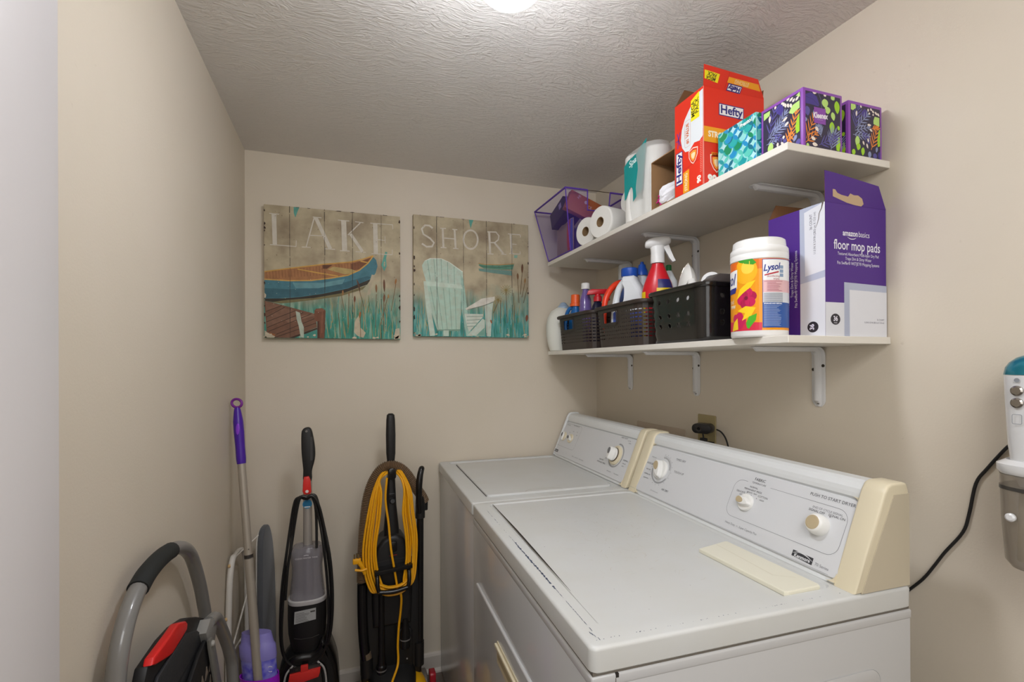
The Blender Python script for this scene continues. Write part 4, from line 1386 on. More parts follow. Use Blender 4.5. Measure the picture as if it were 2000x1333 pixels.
def paint(mb, fr, w, h, items, off0=0.0002, step=1.2e-5, rough=0.6, clip=True, art=False):
    k = 0
    C = (lambda col, r: art_paint(col)) if art else globals()['C']
    cl_ = (0, 0, w, h)

    def put(pts, col, off):
        if clip:
            pts = clip_rect(pts, *cl_)
        if len(pts) > 2:
            mb.poly(fr, pts, C(col, rough), off)

    def leaf(x0, y0, x1, y1, wd, col, off):
        dx, dy = x1-x0, y1-y0
        l = math.hypot(dx, dy) or 1e-6
        nx, ny = -dy/l, dx/l
        pts = []
        for sgn in (1, -1):
            rng = range(0, 8) if sgn == 1 else range(8, 0, -1)
            for i in rng:
                t = i/8
                ww = wd/2*sin(pi*t**0.85)**0.75 if 0 < t < 1 else 0
                pts.append((x0+dx*t+nx*ww*sgn, y0+dy*t+ny*ww*sgn))
        put(pts, col, off)

    for it in items:
        off = off0+k*step
        k += 1
        if it[0] == 'P':
            put([(a*w, b*h) for a, b in it[2]], it[1], off)
        elif it[0] == 'S':
            mb.stroke(fr, [(a*w, b*h) for a, b in it[3]], it[2]*w, C(it[1], rough), off, clip=cl_ if clip else None)
        elif it[0] == 'L':
            x0, y0, x1, y1 = it[2]
            leaf(x0*w, y0*h, x1*w, y1*h, it[3]*w, it[1], off)
        elif it[0] == 'F':
            x0, y0, x1, y1 = it[2]
            n, bl = it[3]
            x0, y0, x1, y1 = x0*w, y0*h, x1*w, y1*h
            a = math.atan2(y1-y0, x1-x0)
            mb.stroke(fr, [(x0, y0), (x1, y1)], 0.0016, C(it[1], rough), off, clip=cl_)
            n = max(3, int(n*0.62))
            for i in range(n):
                t = (i+0.6)/n
                px, py = x0+(x1-x0)*t, y0+(y1-y0)*t
                L_ = bl*w*(1-0.45*t)
                for sg in (1, -1):
                    b = a+sg*0.62
                    leaf(px, py, px+L_*cos(b), py+L_*sin(b), 0.0030, it[1], off+4e-6)
            leaf(x1, y1, x1+bl*w*.4*cos(a), y1+bl*w*.4*sin(a), 0.0048, it[1], off)


# ------------------------------------------------------------------ the two canvases


def canvas_mat(name, teal_side):
    m = bpy.data.materials.new(name)
    m.use_nodes = True
    nt = m.node_tree
    N, L = nt.nodes, nt.links
    b = N['Principled BSDF']
    b.inputs['Roughness'].default_value = 0.7
    tc = N.new('ShaderNodeTexCoord')
    n1 = N.new('ShaderNodeTexNoise')
    n1.inputs['Scale'].default_value = 9
    n1.inputs['Detail'].default_value = 6
    L.new(tc.outputs['Object'], n1.inputs['Vector'])
    r1 = N.new('ShaderNodeValToRGB')
    r1.color_ramp.elements[0].position = 0.3
    r1.color_ramp.elements[0].color = rgb('#8f7f68')
    r1.color_ramp.elements[1].position = 0.62
    r1.color_ramp.elements[1].color = rgb('#bfb294')
    L.new(n1.outputs['Fac'], r1.inputs['Fac'])
    mp = N.new('ShaderNodeMapping')
    mp.inputs['Scale'].default_value = (60, 1, 9)
    L.new(tc.outputs['Object'], mp.inputs['Vector'])
    n2 = N.new('ShaderNodeTexNoise')
    n2.inputs['Scale'].default_value = 1
    n2.inputs['Detail'].default_value = 5
    L.new(mp.outputs[0], n2.inputs['Vector'])
    r2 = N.new('ShaderNodeValToRGB')
    r2.color_ramp.elements[0].position = 0.32
    r2.color_ramp.elements[0].color = rgb('#2c7560')
    r2.color_ramp.elements[1].position = 0.68
    r2.color_ramp.elements[1].color = rgb('#9dbba4')
    e = r2.color_ramp.elements.new(0.5)
    e.color = rgb('#4b9585' if teal_side else '#4f9c98')
    L.new(n2.outputs['Fac'], r2.inputs['Fac'])
    sp = N.new('ShaderNodeSeparateXYZ')
    L.new(tc.outputs['Object'], sp.inputs[0])
    n3 = N.new('ShaderNodeTexNoise')
    n3.inputs['Scale'].default_value = 11
    n3.inputs['Detail'].default_value = 3
    L.new(tc.outputs['Object'], n3.inputs['Vector'])
    ma = N.new('ShaderNodeMath')
    ma.operation = 'MULTIPLY_ADD'
    L.new(n3.outputs['Fac'], ma.inputs[0])
    ma.inputs[1].default_value = 0.24
    L.new(sp.outputs['Z'], ma.inputs[2])
    mr = N.new('ShaderNodeMapRange')
    mr.inputs['From Min'].default_value = 0.37
    mr.inputs['From Max'].default_value = 0.20
    L.new(ma.outputs[0], mr.inputs['Value'])
    mx = N.new('ShaderNodeMix')
    mx.data_type = 'RGBA'
    L.new(mr.outputs['Result'], mx.inputs['Factor'])
    L.new(r1.outputs['Color'], mx.inputs['A'])
    L.new(r2.outputs['Color'], mx.inputs['B'])
    L.new(mx.outputs['Result'], b.inputs['Base Color'])
    return m


def canvas(x0, x1, z0, z1, items, planks, seed, name_label, teal, grass_x):
    w, h = x1-x0, z1-z0
    fr = frame((0, 0, 0), (1, 0, 0), (0, 0, 1))
    mb = MB()
    cm = canvas_mat('canvas_paint_%d' % seed, teal)
    mb.prism(fr, [(0, 0), (w, 0), (w, h), (0, h)], -0.030, 0, cm, bev=0.0025, smooth=True)
    rnd = random.Random(seed)
    # reeds under the main drawing
    cols = ['#2f8a6c', '#3c9c86', '#b08f52', '#9c8a4c', '#57a98f', '#3e8f9b', '#c2a266', '#256f57']
    k = 0
    for i in range(150):
        gx = rnd.uniform(grass_x, 0.97)*w
        top = rnd.uniform(0.08, 0.36)*h
        ln = rnd.uniform(0.06, 0.20)*h
        lean = rnd.uniform(-.03, .03)*w
        mb.stroke(fr, [(gx, max(top-ln, 0.004)), (gx+lean*.4, top-ln*.45), (gx+lean, top)], [0.0018, 0.0016, 0.0004], C(rnd.choice(cols), .7), 0.0001+k*2e-6, clip=(0, 0.002, w, h))
        k += 1
    paint(mb, fr, w, h, items, off0=0.0005, step=8e-6, rough=0.7, art=True)
    # plank joints
    DK = C('#3a2f28', .8)
    for px in planks:
        yy = 0.0
        while yy < h:
            l = rnd.uniform(0.02, 0.07)
            wd = rnd.choice([0.0010, 0.0016, 0.0022, 0.0012])
            xx = px*w+rnd.uniform(-.0005, .0005)
            mb.stroke(fr, [(xx, yy), (xx, min(yy+l, h))], wd, DK, 0.0019)
            yy += l+rnd.choice([0, 0, 0.002, 0.006])
    # worn edges: dark and cream flakes, nail specks
    for i in range(26):
        side = rnd.choice('lrlrt')
        s_ = rnd.uniform(0.003, 0.014)
        if side == 'l':
            cx, cy = 0.003, rnd.uniform(.05, .97)*h
        elif side == 'r':
            cx, cy = w-0.003, rnd.uniform(.05, .97)*h
        else:
            cx, cy = rnd.uniform(.03, .97)*w, h-0.002
        pts = [(cx+s_*.5*rnd.uniform(.3, 1)*cos(2*pi*j/9), cy+s_*rnd.uniform(.3, 1)*sin(2*pi*j/9)) for j in range(9)]
        if side == 't':
            pts = [(cx+(p[1]-cy)*1.5, cy+(p[0]-cx)*.5) for p in pts]
        mb.poly(fr, clip_rect(pts, 0, 0, w, h), C('#3f2f29', .8), 0.0021)
    for i in range(16):
        cx, cy = rnd.choice([rnd.uniform(0, .05), rnd.uniform(.95, 1), rnd.uniform(0, 1)])*w, rnd.uniform(0, .03)*h
        s_ = rnd.uniform(0.004, 0.014)
        pts = [(cx+s_*rnd.uniform(.4, 1)*cos(2*pi*j/9), cy+s_*.7*rnd.uniform(.3, 1)*sin(2*pi*j/9)) for j in range(9)]
        mb.poly(fr, clip_rect(pts, 0, 0, w, h), C('#cabda4', .8), 0.0022)
    for i in range(70):
        mb.poly(fr, circ(rnd.uniform(0.0005, 0.0016), 6, rnd.uniform(.02, .98)*w, rnd.uniform(.5, .98)*h), C('#4a3c33', .8), 0.0020)
    for i in range(40):
        mb.poly(fr, circ(rnd.uniform(0.0005, 0.0013), 6, rnd.uniform(.02, .98)*w, rnd.uniform(.05, .5)*h), C('#d6ccb8', .8), 0.0020)
    o = mb.build('canvas_print')
    o.location = (x0, YB-0.0035, z0)
    for v in o.data.vertices:
        v.co.y -= 0.0302
    tag(o, name_label, 'wall art')
    return o


canvas(-0.332, 0.249, 1.6219, 2.2035, ART_LAKE, (0.178, 0.425, 0.63, 0.85), 3, 'square canvas print of a blue canoe by a dock, lettered LAKE', True, 0.40)
canvas(0.3108, 0.8994, 1.6378, 2.2212, ART_SHORE, (0.19, 0.415, 0.615, 0.845), 8, 'square canvas print of a pale garden chair at the water, lettered SHORE', False, 0.02)

# ------------------------------------------------------------------ upper shelf
ZU = 2.0132
PURPLE = '#8e4fae'
NAVY = '#322c44'


def tissue_box(x0, y0, w, d, h, left_items, near_items, label, logo=False, rz=0.0):
    """upright cube box of tissues; x0,y0 = near left corner"""
    root = MB()
    pm = C(PURPLE, 0.4)
    root.box((0, 0, 0), (w, d, h), pm, bev=0.0022, seg=2)
    fn = frame((0.007, 0, 0.001), (1, 0, 0), (0, 0, 1))        # near face
    fl = frame((0, d-0.007, 0.001), (0, -1, 0), (0, 0, 1))     # left face
    for fr, ww, items in ((fn, w-0.014, near_items), (fl, d-0.014, left_items)):
        hh = h-0.009
        root.poly(fr, [(0, 0), (ww, 0), (ww, hh), (0, hh)], C(NAVY, 0.4), 0.0002)
        paint(root, fr, ww, hh, items, off0=0.0003, rough=0.4)
    if logo:
        lx, lz = 0.0445, 0.079
        root.poly(fn, [(lx-0.019, lz-0.022), (lx+0.019, lz-0.022), (lx+0.019, lz+0.016), (lx-0.019, lz+0.016)], C('#8a4aa8', .4), 0.0013)
        root.text(fn, 'Kleenex', 0.0165, C('#efe8f0', .4), lx+0.001, lz-0.003, 0.0015, 'CENTER', bold=0.0006, shear=0.2, sx=0.85, rot=0.06, up=1.15)
        root.stroke(fn, [(lx-0.009, lz-0.013), (lx+0.009, lz-0.0125)], 0.0006, C('#cdb4d8', .4), 0.0015)
    # oval opening with a tissue slot on top
    TOPf = frame((0, 0, h), (1, 0, 0), (0, 1, 0))
    root.poly(TOPf, circ(0.038, 28, w/2, d/2, 0.028), C('#e9e6ee', .6), 0.0003)
    o = root.build('tissue_box', None)
    o.location = (x0, y0, ZU)
    o.rotation_euler = (0, 0, rz)
    tag(o, label, 'tissue box', 'purple leaf tissue boxes')
    return o


tissue_box(1.0215, 0.8555, 0.127, 0.122, 0.139, ART_LEAF_A, ART_LEAF_B, 'purple leaf-patterned tissue box on the front corner of the upper shelf', logo=True)
tissue_box(1.1735, 0.8585, 0.118, 0.122, 0.136, ART_LEAF_B, ART_LEAF_C, 'purple leaf-patterned tissue box standing against the right wall')


def teal_box():
    w, d, h = 0.136, 0.100, 0.140
    mb = MB()
    mb.box((0, 0, 0), (d, w, h), C('#aee0e3', .4), bev=0.0022)
    fl = frame((0, w-0.001, 0), (0, -1, 0), (0, 0, 1))
    fn = frame((0.001, 0, 0), (1, 0, 0), (0, 0, 1))
    cols = ['#16999e', '#1f8fc4', '#128a5b', '#5cc4b4', '#0f6f86', '#27a9a6', '#8fd3cf']
    rnd = random.Random(11)
    for fr, W_ in ((fl, w-0.002), (fn, d-0.002)):
        k = 0
        s_ = 0.0245
        q2 = 0.7071
        for i in range(-8, 12):
            for j in range(-8, 12):
                # lattice turned by 45 degrees
                cx, cy = (i-j)*s_*q2+0.004, (i+j)*s_*q2*0.92
                if not (-s_ < cx < W_+s_ and -s_ < cy < h+s_):
                    continue
                k += 1
                off = 0.0002+k*6e-6
                for a in (pi/4, 3*pi/4):
                    L_ = s_*0.5
                    ox_, oy_ = cx+L_*cos(a), cy+L_*sin(a)*.92
                    pts = [(ox_+L_*cos(2*pi*q/18)*cos(a)-0.30*L_*2*sin(2*pi*q/18)*abs(sin(2*pi*q/18))**.5*sin(a)*.8,
                            oy_+(L_*cos(2*pi*q/18)*sin(a)+0.30*L_*2*sin(2*pi*q/18)*abs(sin(2*pi*q/18))**.5*cos(a)*.8)*.92) for q in range(18)]
                    mb.poly(fr, clip_rect(pts, 0, 0.001, W_, h-0.001), C(rnd.choice(cols), .4), off)
                pick = rnd.random()
                if pick < 0.40:
                    mb.poly(fr, clip_rect(circ(s_*rnd.choice([.52, .46, .56]), 22, cx, cy+s_*q2*.92), 0, 0.001, W_, h-0.001), C(rnd.choice(cols), .4), off+2e-6)
                elif pick < 0.5:
                    mb.poly(fr, clip_rect(circ(s_*0.24, 14, cx, cy+s_*q2*.92), 0, 0.001, W_, h-0.001), C('#9adbd0', .4), off+2e-6)
    mb.text(fl, 'Presto!', 0.0145, C('#12866b', .4), 0.100, 0.126, 0.0010, 'CENTER', bold=0.0016, shear=0.25, rot=0.06)
    mb.text(fl, 'Presto!', 0.0145, C('#eef7f4', .4), 0.100, 0.126, 0.0011, 'CENTER', bold=0.0005, shear=0.25, rot=0.06)
    o = mb.build('tissue_box')
    o.location = (1.009, 0.981, ZU)
    tag(o, 'tissue box with teal and green circle pattern, in front of the red trash bag box', 'tissue box')


teal_box()

# --- red box of trash bags with open flaps
RED = '#e0331d'
CARD = mat('brown_cardboard', '#93704c', 0.75, vary=0.25, vscale=14, vcol='#7d5d3c')
CARD_IN = mat('cardboard_inside', '#7a5233', 0.8)


def open_box(name, label, cat, x0, y0, w, d, h, outer, inner, loc_z, flaps, deco_near=None, deco_left=None, t=0.0012, parent_deco=None):
    root = thing(name, label, cat, (x0, y0, loc_z))
    mb = MB()
    # four thin walls and a bottom, open on top
    mb.box((0, 0, 0), (w, t, h), outer)
    mb.box((0, d-t, 0), (w, d, h), outer)
    mb.box((0, t, 0), (t, d-t, h), outer)
    mb.box((w-t, t, 0), (w, d-t, h), outer)
    mb.box((t, t, 0), (w-t, d-t, t), inner)
    mb.box((t, t, t), (w-t, t+0.0004, h-0.0002), inner)
    mb.box((t, d-t-0.0004, t), (w-t, d-t, h-0.0002), inner)
    mb.box((t, t+0.0004, t), (t+0.0004, d-t-0.0004, h-0.0002), inner)
    mb.box((w-t-0.0004, t+0.0004, t), (w-t, d-t-0.0004, h-0.0002), inner)
    if deco_near:
        deco_near(mb, frame((0, 0, 0), (1, 0, 0), (0, 0, 1)))
    if deco_left:
        deco_left(mb, frame((0, d, 0), (0, -1, 0), (0, 0, 1)))
    mb.build('carton', root)
    for f in flaps(w, d, h):
        fb = MB()
        fr, pts, out_m, in_m, deco = f
        fb.prism(fr, pts, -0.0006, 0.0, in_m)
        fb.prism(fr, pts, 0.0, 0.0005, out_m)
        if deco:
            deco(fb, fr)
        fb.build('flap', root)
    return root


YEL = '#f3e21e'; ORG = '#efa01c'; WHT = '#f2efe9'; HB = '#2b2a78'


def hefty_logo(mb, fr, cx, cy, w, h, rot=0.0, off=0.0003, up=1.0):
    ca, sa = cos(rot), sin(rot)

    def q(a, b):
        pts = [(-a/2, -b/2), (a/2, -b/2), (a/2, b/2), (-a/2, b/2)]
        return [(cx+x*ca-y*sa, cy+x*sa+y*ca) for x, y in pts]
    mb.poly(fr, q(w+0.005, h+0.005), C(HB, .4), off)
    mb.poly(fr, q(w, h), C(WHT, .4), off+0.0001)
    mb.text(fr, 'Hefty', h*1.12, C(HB, .4), cx-0.002*sa*0, cy, off+0.0002, 'CENTER', bold=0.0009, rot=rot, sx=0.95*w/(h*2.55)*up)


def shield(mb, fr, cx, cy, s, rot=0.0):
    base = [(-1, 1), (0, 1.25), (1, 1), (0.95, 0.0), (0.5, -0.8), (0, -1.2), (-0.5, -0.8), (-0.95, 0.0)]
    ca, sa = cos(rot), sin(rot)
    for f, c, o_ in ((1.0, '#f0d9c8', .0003), (0.86, RED, .0004), (0.66, '#f2a03a', .00045), (0.4, '#f6d9b0', .0005)):
        mb.poly(fr, [(cx+(x*ca-y*sa)*s*f, cy+(x*sa+y*ca)*s*f) for x, y in base], C(c, .4), o_)


def hefty_left(mb, fr):
    # face 0.125 wide (u) x 0.28 high
    w, h = 0.125, 0.280
    bag = [(0.125, 0.273), (0.125, 0.140), (0.110, 0.130), (0.088, 0.134), (0.066, 0.118), (0.048, 0.122), (0.034, 0.140), (0.028, 0.165), (0.033, 0.195), (0.046, 0.220), (0.066, 0.240), (0.088, 0.258), (0.105, 0.270)]
    mb.poly(fr, clip_rect(bag, 0, 0, w, h), C('#dfe3e4', .45), 0.0003)
    mb.poly(fr, [(0.074, 0.200), (0.110, 0.200), (0.110, 0.274), (0.074, 0.262)], C(YEL, .4), 0.0005)
    mb.text(fr, 'MEGA', 0.0215, C('#3b3a10', .4), 0.084, 0.233, 0.0006, 'CENTER', bold=0.0004, rot=pi/2, sx=.82)
    mb.text(fr, 'PACK', 0.0215, C('#3b3a10', .4), 0.100, 0.237, 0.0006, 'CENTER', bold=0.0004, rot=pi/2, sx=.82)
    mb.stroke(fr, rrect(0.026, 0.078, 0.006, 3, cx=0.059, cy=0.173), 0.0008, C('#d08a5a', .4), 0.0005, closed=True)
    mb.text(fr, '#1 VALUE', 0.0165, C('#cf6b3b', .4), 0.059, 0.173, 0.0006, 'CENTER', bold=0.0006, rot=pi/2, sx=.85)
    mb.text(fr, "WORLD'S", 0.006, C('#cf6b3b', .4), 0.049, 0.173, 0.0006, 'CENTER', rot=pi/2)
    for a in range(5):
        mb.stroke(fr, [(0.018, 0.170), (0.018+0.012*cos(1.0+a*1.1), 0.170+0.026*sin(1.0+a*1.1))], 0.0035, C('#6a3a9a', .4), 0.0004)
    hefty_logo(mb, fr, 0.020, 0.082, 0.095, 0.026, rot=pi/2)
    shield(mb, fr, 0.083, 0.097, 0.020, rot=0.0)
    mb.stroke(fr, [(0.038, 0.070), (0.125, 0.079)], 0.0009, C('#b5281a', .4), 0.0003)
    mb.stroke(fr, [(0.066, 0.0), (0.064, 0.072)], 0.0009, C('#b5281a', .4), 0.0003)
    mb.poly(fr, [(0.038, 0.0), (0.065, 0.0), (0.065, 0.066), (0.038, 0.062)], C(ORG, .4), 0.0004)
    mb.text(fr, 'STRONG', 0.0165, C('#f7e3b8', .4), 0.052, 0.031, 0.0006, 'CENTER', bold=0.0005, rot=pi/2, sx=.8)
    mb.text(fr, '90', 0.021, C('#f6e9df', .4), 0.108, 0.020, 0.0006, 'CENTER', bold=0.0012, rot=pi/2)
    for i in range(18):
        mb.stroke(fr, [(0.112, 0.040+i*0.0052), (0.119, 0.040+i*0.0052)], 0.0012, C('#eab9a8', .4), 0.0004)
    mb.stroke(fr, [(0.1238, 0.0), (0.1238, 0.16)], 0.0012, C('#f0c4b4', .4), 0.0005)


def hefty_near(mb, fr):
    hefty_logo(mb, fr, 0.100, 0.222, 0.086, 0.030, rot=-0.01)
    mb.poly(fr, [(0.0, 0.122), (0.108, 0.122), (0.108, 0.166), (0.0, 0.166)], C(ORG, .4), 0.0003)
    mb.text(fr, 'STRONG', 0.0235, C('#f9ead0', .4), 0.058, 0.145, 0.0005, 'CENTER', bold=0.0009, sx=.88)
    mb.stroke(fr, [(0.0, 0.121), (0.2, 0.121)], 0.0008, C('#b5281a', .4), 0.0003)
    for a in range(5):
        mb.stroke(fr, [(0.135, 0.168), (0.135+0.014*cos(0.4+a*1.2), 0.168+0.020*sin(0.4+a*1.2))], 0.0035, C('#6a3a9a', .4), 0.0004)
    shield(mb, fr, 0.046, 0.064, 0.023)
    mb.poly(fr, [(0.028, 0.083), (0.064, 0.083), (0.064, 0.094), (0.028, 0.094)], C(ORG, .4), 0.0004)
    mb.text(fr, 'RESEAL', 0.0095, C('#a3301b', .4), 0.046, 0.0885, 0.0006, 'CENTER', bold=0.0005)
    mb.text(fr, '90', 0.031, C('#f6e9df', .4), 0.030, 0.016, 0.0006, 'CENTER', bold=0.002)
    mb.text(fr, 'BAGS', 0.012, C('#f6e9df', .4), 0.065, 0.012, 0.0006, 'CENTER', bold=0.0008)
    mb.stroke(fr, [(0.0006, 0.0), (0.0006, 0.28)], 0.0012, C('#f0c4b4', .4), 0.0005)


def hefty_flaps(w, d, h):
    rm = C(RED, .4)

    def deco(mb, fr):
        # printed upside down, as it stands folded up
        mb.poly(fr, [(-0.004, 0.018), (0.044, 0.013), (0.042, 0.035), (-0.012, 0.038)], C(YEL, .4), 0.0007)
        mb.text(fr, 'MEGA', 0.0125, C('#3b3a10', .4), 0.017, 0.021, 0.0009, 'CENTER', bold=0.0003, rot=pi-0.06)
        mb.text(fr, 'PACK', 0.0125, C('#3b3a10', .4), 0.017, 0.031, 0.0009, 'CENTER', bold=0.0003, rot=pi-0.06)
        mb.poly(fr, [(0.075, 0.020), (0.200, 0.016), (0.184, 0.032), (0.075, 0.034)], C(ORG, .4), 0.0007)
        mb.text(fr, 'STRONG', 0.013, C('#f3c27e', .4), 0.125, 0.026, 0.0009, 'CENTER', bold=0.0007, rot=pi-0.03)
        hefty_logo(mb, fr, 0.106, 0.009, 0.046, 0.014, rot=pi-0.03, off=0.0008)
        mb.stroke(fr, [(0.073, 0.004), (0.073, 0.045)], 0.0008, C('#a52418', .4), 0.0007)
    f1 = frame((0, 0, h), (1, 0, 0), (0, -0.62, 1.0))
    pts = [(0.0, 0.0), (w, 0.0), (w-0.046, 0.044), (-0.020, 0.050)]
    out = [(f1, pts, rm, CARD_IN, deco)]
    # far flap stands up at the back, its brown inside seen
    f2 = frame((w, d, h), (-1, 0, 0), (0, 0.25, 1.0))
    out.append((f2, [(0, 0), (w, 0), (w-0.05, 0.075), (0.03, 0.075)], rm, CARD_IN, None))
    # right flap leans on the wall side
    f3 = frame((w, 0, h), (0, 1, 0), (0.5, 0, 1.0))
    out.append((f3, [(0.004, 0), (d-0.004, 0), (d-0.02, 0.045), (0.02, 0.045)], rm, CARD_IN, None))
    return out


open_box('trash_bag_box', 'tall open red carton of trash bags, flaps up, on the upper shelf', 'box', 0.968, 1.1285, 0.222, 0.126, 0.280,
         C(RED, .4), CARD_IN, ZU, hefty_flaps, hefty_near, hefty_left)

# --- cardboard carton on its side, mouth to the room
cb = thing('cardboard_carton', 'small brown cardboard carton lying open towards the room, left of the red box', 'box', (0.970, 1.2565, ZU))
w_, d_, h_ = 0.20, 0.124, 0.158
mb = MB()
t = 0.003
mb.box((0, 0, 0), (w_, d_, t), CARD); mb.box((0, 0, h_-t), (w_, d_, h_), CARD)
mb.box((0, 0, t), (w_, t, h_-t), CARD); mb.box((0, d_-t, t), (w_, d_, h_-t), CARD)
mb.box((w_-t, t, t), (w_, d_-t, h_-t), CARD)
mb.build('carton', cb)
# the duster refill lying in it: white fluff with a magenta end
FLUFF = mat('white_fluff', '#e4e3e6', 0.9, bump=0.6, bscale=120)
PINKF = mat('magenta_fluff', '#c9307f', 0.9, bump=0.6, bscale=120)
dr = thing('duster_refill', 'white feather duster head with magenta tip, inside the open brown carton', 'duster', (1.0, 1.32, ZU+t))
mb = MB()
rnd = random.Random(5)
for i in range(46):
    a = rnd.uniform(-0.5, 0.5)
    p0 = Vector((0.050+rnd.uniform(-.01, .02), -0.044+rnd.uniform(-.006, .006), 0.080+rnd.uniform(-.012, .012)))
    p1 = Vector((-0.008+rnd.uniform(-.01, .01), 0.004+a*0.02, 0.034+rnd.uniform(-.022, .022)))
    p2 = Vector((-0.012+rnd.uniform(-.006, .012), 0.026+rnd.uniform(-.012, .010), 0.016+rnd.uniform(-.010, .018)))
    mb.tube([p0, p1, p2], [0.011, 0.0095, 0.004], FLUFF, n=8, smooth_path=4)
mb.build('fluff', dr)
mb = MB()
for i in range(26):
    p1 = Vector((-0.014+rnd.uniform(-.004, .01), 0.022+rnd.uniform(-.010, .010), 0.022+rnd.uniform(-.014, .018)))
    p2 = p1+Vector((-0.003, 0.012+rnd.uniform(-.003, .006), rnd.uniform(-.006, .004)))
    p2.z = max(p2.z, 0.004)
    mb.tube([p1, p2], [0.006, 0.0022], PINKF, n=5)
mb.build('tip', dr)

# --- paper towels in film
PAPER = mat('white_paper', '#e9e7e1', 0.85, bump=0.35, bscale=70)
FILM = mat('clear_film', '#e4e4e0', 0.25, alpha=0.35, spec=0.6)
TEAL = mat('teal_film', '#12908d', 0.3)
KRAFT = mat('kraft_tube', '#8f7350', 0.8)


def towel_roll(name, label, cat, x, y, r, h, loc_z, group=None):
    root = thing(name, label, cat, (x, y, loc_z), group=group)
    mb = MB()
    mb.lathe([(0.018, 0), (r-0.003, 0), (r, 0.004), (r, h-0.004), (r-0.003, h), (0.018, h), (0.0175, h-0.02)], PAPER, n=40, cap0=True, cap1=True)
    mb.build('paper', root)
    mb = MB()
    mb.lathe([(0.0178, h+0.0004), (0.0165, h+0.0008), (0.0160, h-0.03)], KRAFT, n=24, cap0=False)
    mb.build('core', root)
    return root


pk = thing('paper_towel_pack', 'two upright white paper towel rolls wrapped in film with a teal label flap', 'paper towels', (1.035, 1.487, ZU))
for (dx, dy) in ((-0.010, 0.046), (0.004, -0.044)):
    mb = MB()
    r, h = 0.050, 0.245 if dy > 0 else 0.240
    mb.lathe([(r-0.004, 0), (r, 0.004), (r+0.0008, h*0.5), (r, h-0.004), (r-0.004, h), (0.018, h), (0.017, h-0.03)], PAPER, o=(dx, dy, 0), n=36)
    mb.build('towel_roll', pk)
mb = MB()
# crinkled film hugging both rolls
rnd = random.Random(9)
outl = []
for k in range(44):
    a = 2*pi*k/44
    x = 0.0555*cos(a)-0.003
    y = 0.046*(1 if sin(a) > 0 else -1)+0.0535*sin(a) if abs(sin(a)) > 0.05 else 0.0
    outl.append((x, y))
rings = []
for zz, f in ((0.001, .97), (0.05, 1.0), (0.11, 1.0), (0.17, 1.0), (0.235, 1.0), (0.250, .96), (0.262, .62)):
    rings.append([Vector((x*f+rnd.uniform(-.0008, .0008), y*f+rnd.uniform(-.0008, .0008), zz)) for x, y in outl])
mb.loft(rings, FILM, cap0=False, cap1=False)
mb.build('film', pk)
mb = MB()
fl = frame((-0.0640, 0.060, 0.0), (0.09, -1, 0), (0, 0, 1))
pts = [(0.000, 0.208), (0.022, 0.222), (0.070, 0.232), (0.120, 0.262), (0.124, 0.264), (0.112, 0.185), (0.100, 0.098), (0.050, 0.068), (0.050, 0.098), (0.046, 0.118), (0.036, 0.124), (0.026, 0.112), (0.010, 0.088), (0.002, 0.085)]
mb.prism(fl, pts, 0.0, 0.0008, TEAL)
mb.text(fl, 'Spa', 0.030, C('#d8efec', .4), 0.047, 0.208, 0.0012, 'CENTER', bold=0.0008, shear=.3, rot=.25)
mb.stroke(fl, [(0.098, 0.102), (0.094, 0.112), (0.100, 0.180)], 0.0012, C('#0b5553', .4), 0.0012)
mb.build('teal_label', pk)

# a further roll showing white and round over the carton
mb = MB()
r = towel_roll('paper_towel_roll', 'white paper towel roll standing behind the carton, only its top showing', 'paper towels', 1.235, 1.44, 0.066, 0.285, ZU)
mb = MB()
mb.grid(lambda a, b: Vector((-0.030+0.052*a, -0.055+0.012*b+0.014*sin(3*a), 0.280+0.052*a*a+0.012*sin(5*b)*(a))), 8, 4, PAPER)
mb.build('loose_sheet', r)

# --- toilet rolls on their sides, ends to the room


def loo_roll(x, y, z, r, L, ang, label, tilt=0.0):
    root = thing('toilet_roll', label, 'toilet roll', (x, y, z), group='white toilet rolls on the upper shelf')
    ax = Vector((cos(ang)*cos(tilt), sin(ang)*cos(tilt), sin(tilt)))
    o = Vector((0, 0, 0))
    mb = MB()
    mb.lathe([(0.0205, 0.004), (0.0205, 0), (r-0.004, 0), (r-0.001, 0.003), (r, 0.010), (r, L-0.006), (r-0.003, L), (0.02, L)], PAPER, o=o, ax=ax, n=44, cap0=False)
    mb.build('paper', root)
    mb = MB()
    mb.lathe([(0.0206, -0.0004), (0.0190, -0.0004), (0.0188, 0.03), (0.0188, L)], KRAFT, o=o, ax=ax, n=28, cap0=False, cap1=True)
    mb.build('core', root)
    return root


loo_roll(0.988, 1.885, ZU+0.0625, 0.0620, 0.10, radians(16), 'white toilet roll on its side, next to the purple mesh bin')
loo_roll(0.985, 1.752, ZU+0.0665, 0.0660, 0.11, radians(14), 'larger white toilet roll on its side, next to the towel pack')
r = loo_roll(1.090, 1.700, ZU+0.150, 0.055, 0.10, radians(10), 'white toilet roll lying on top of the others', 0.0)

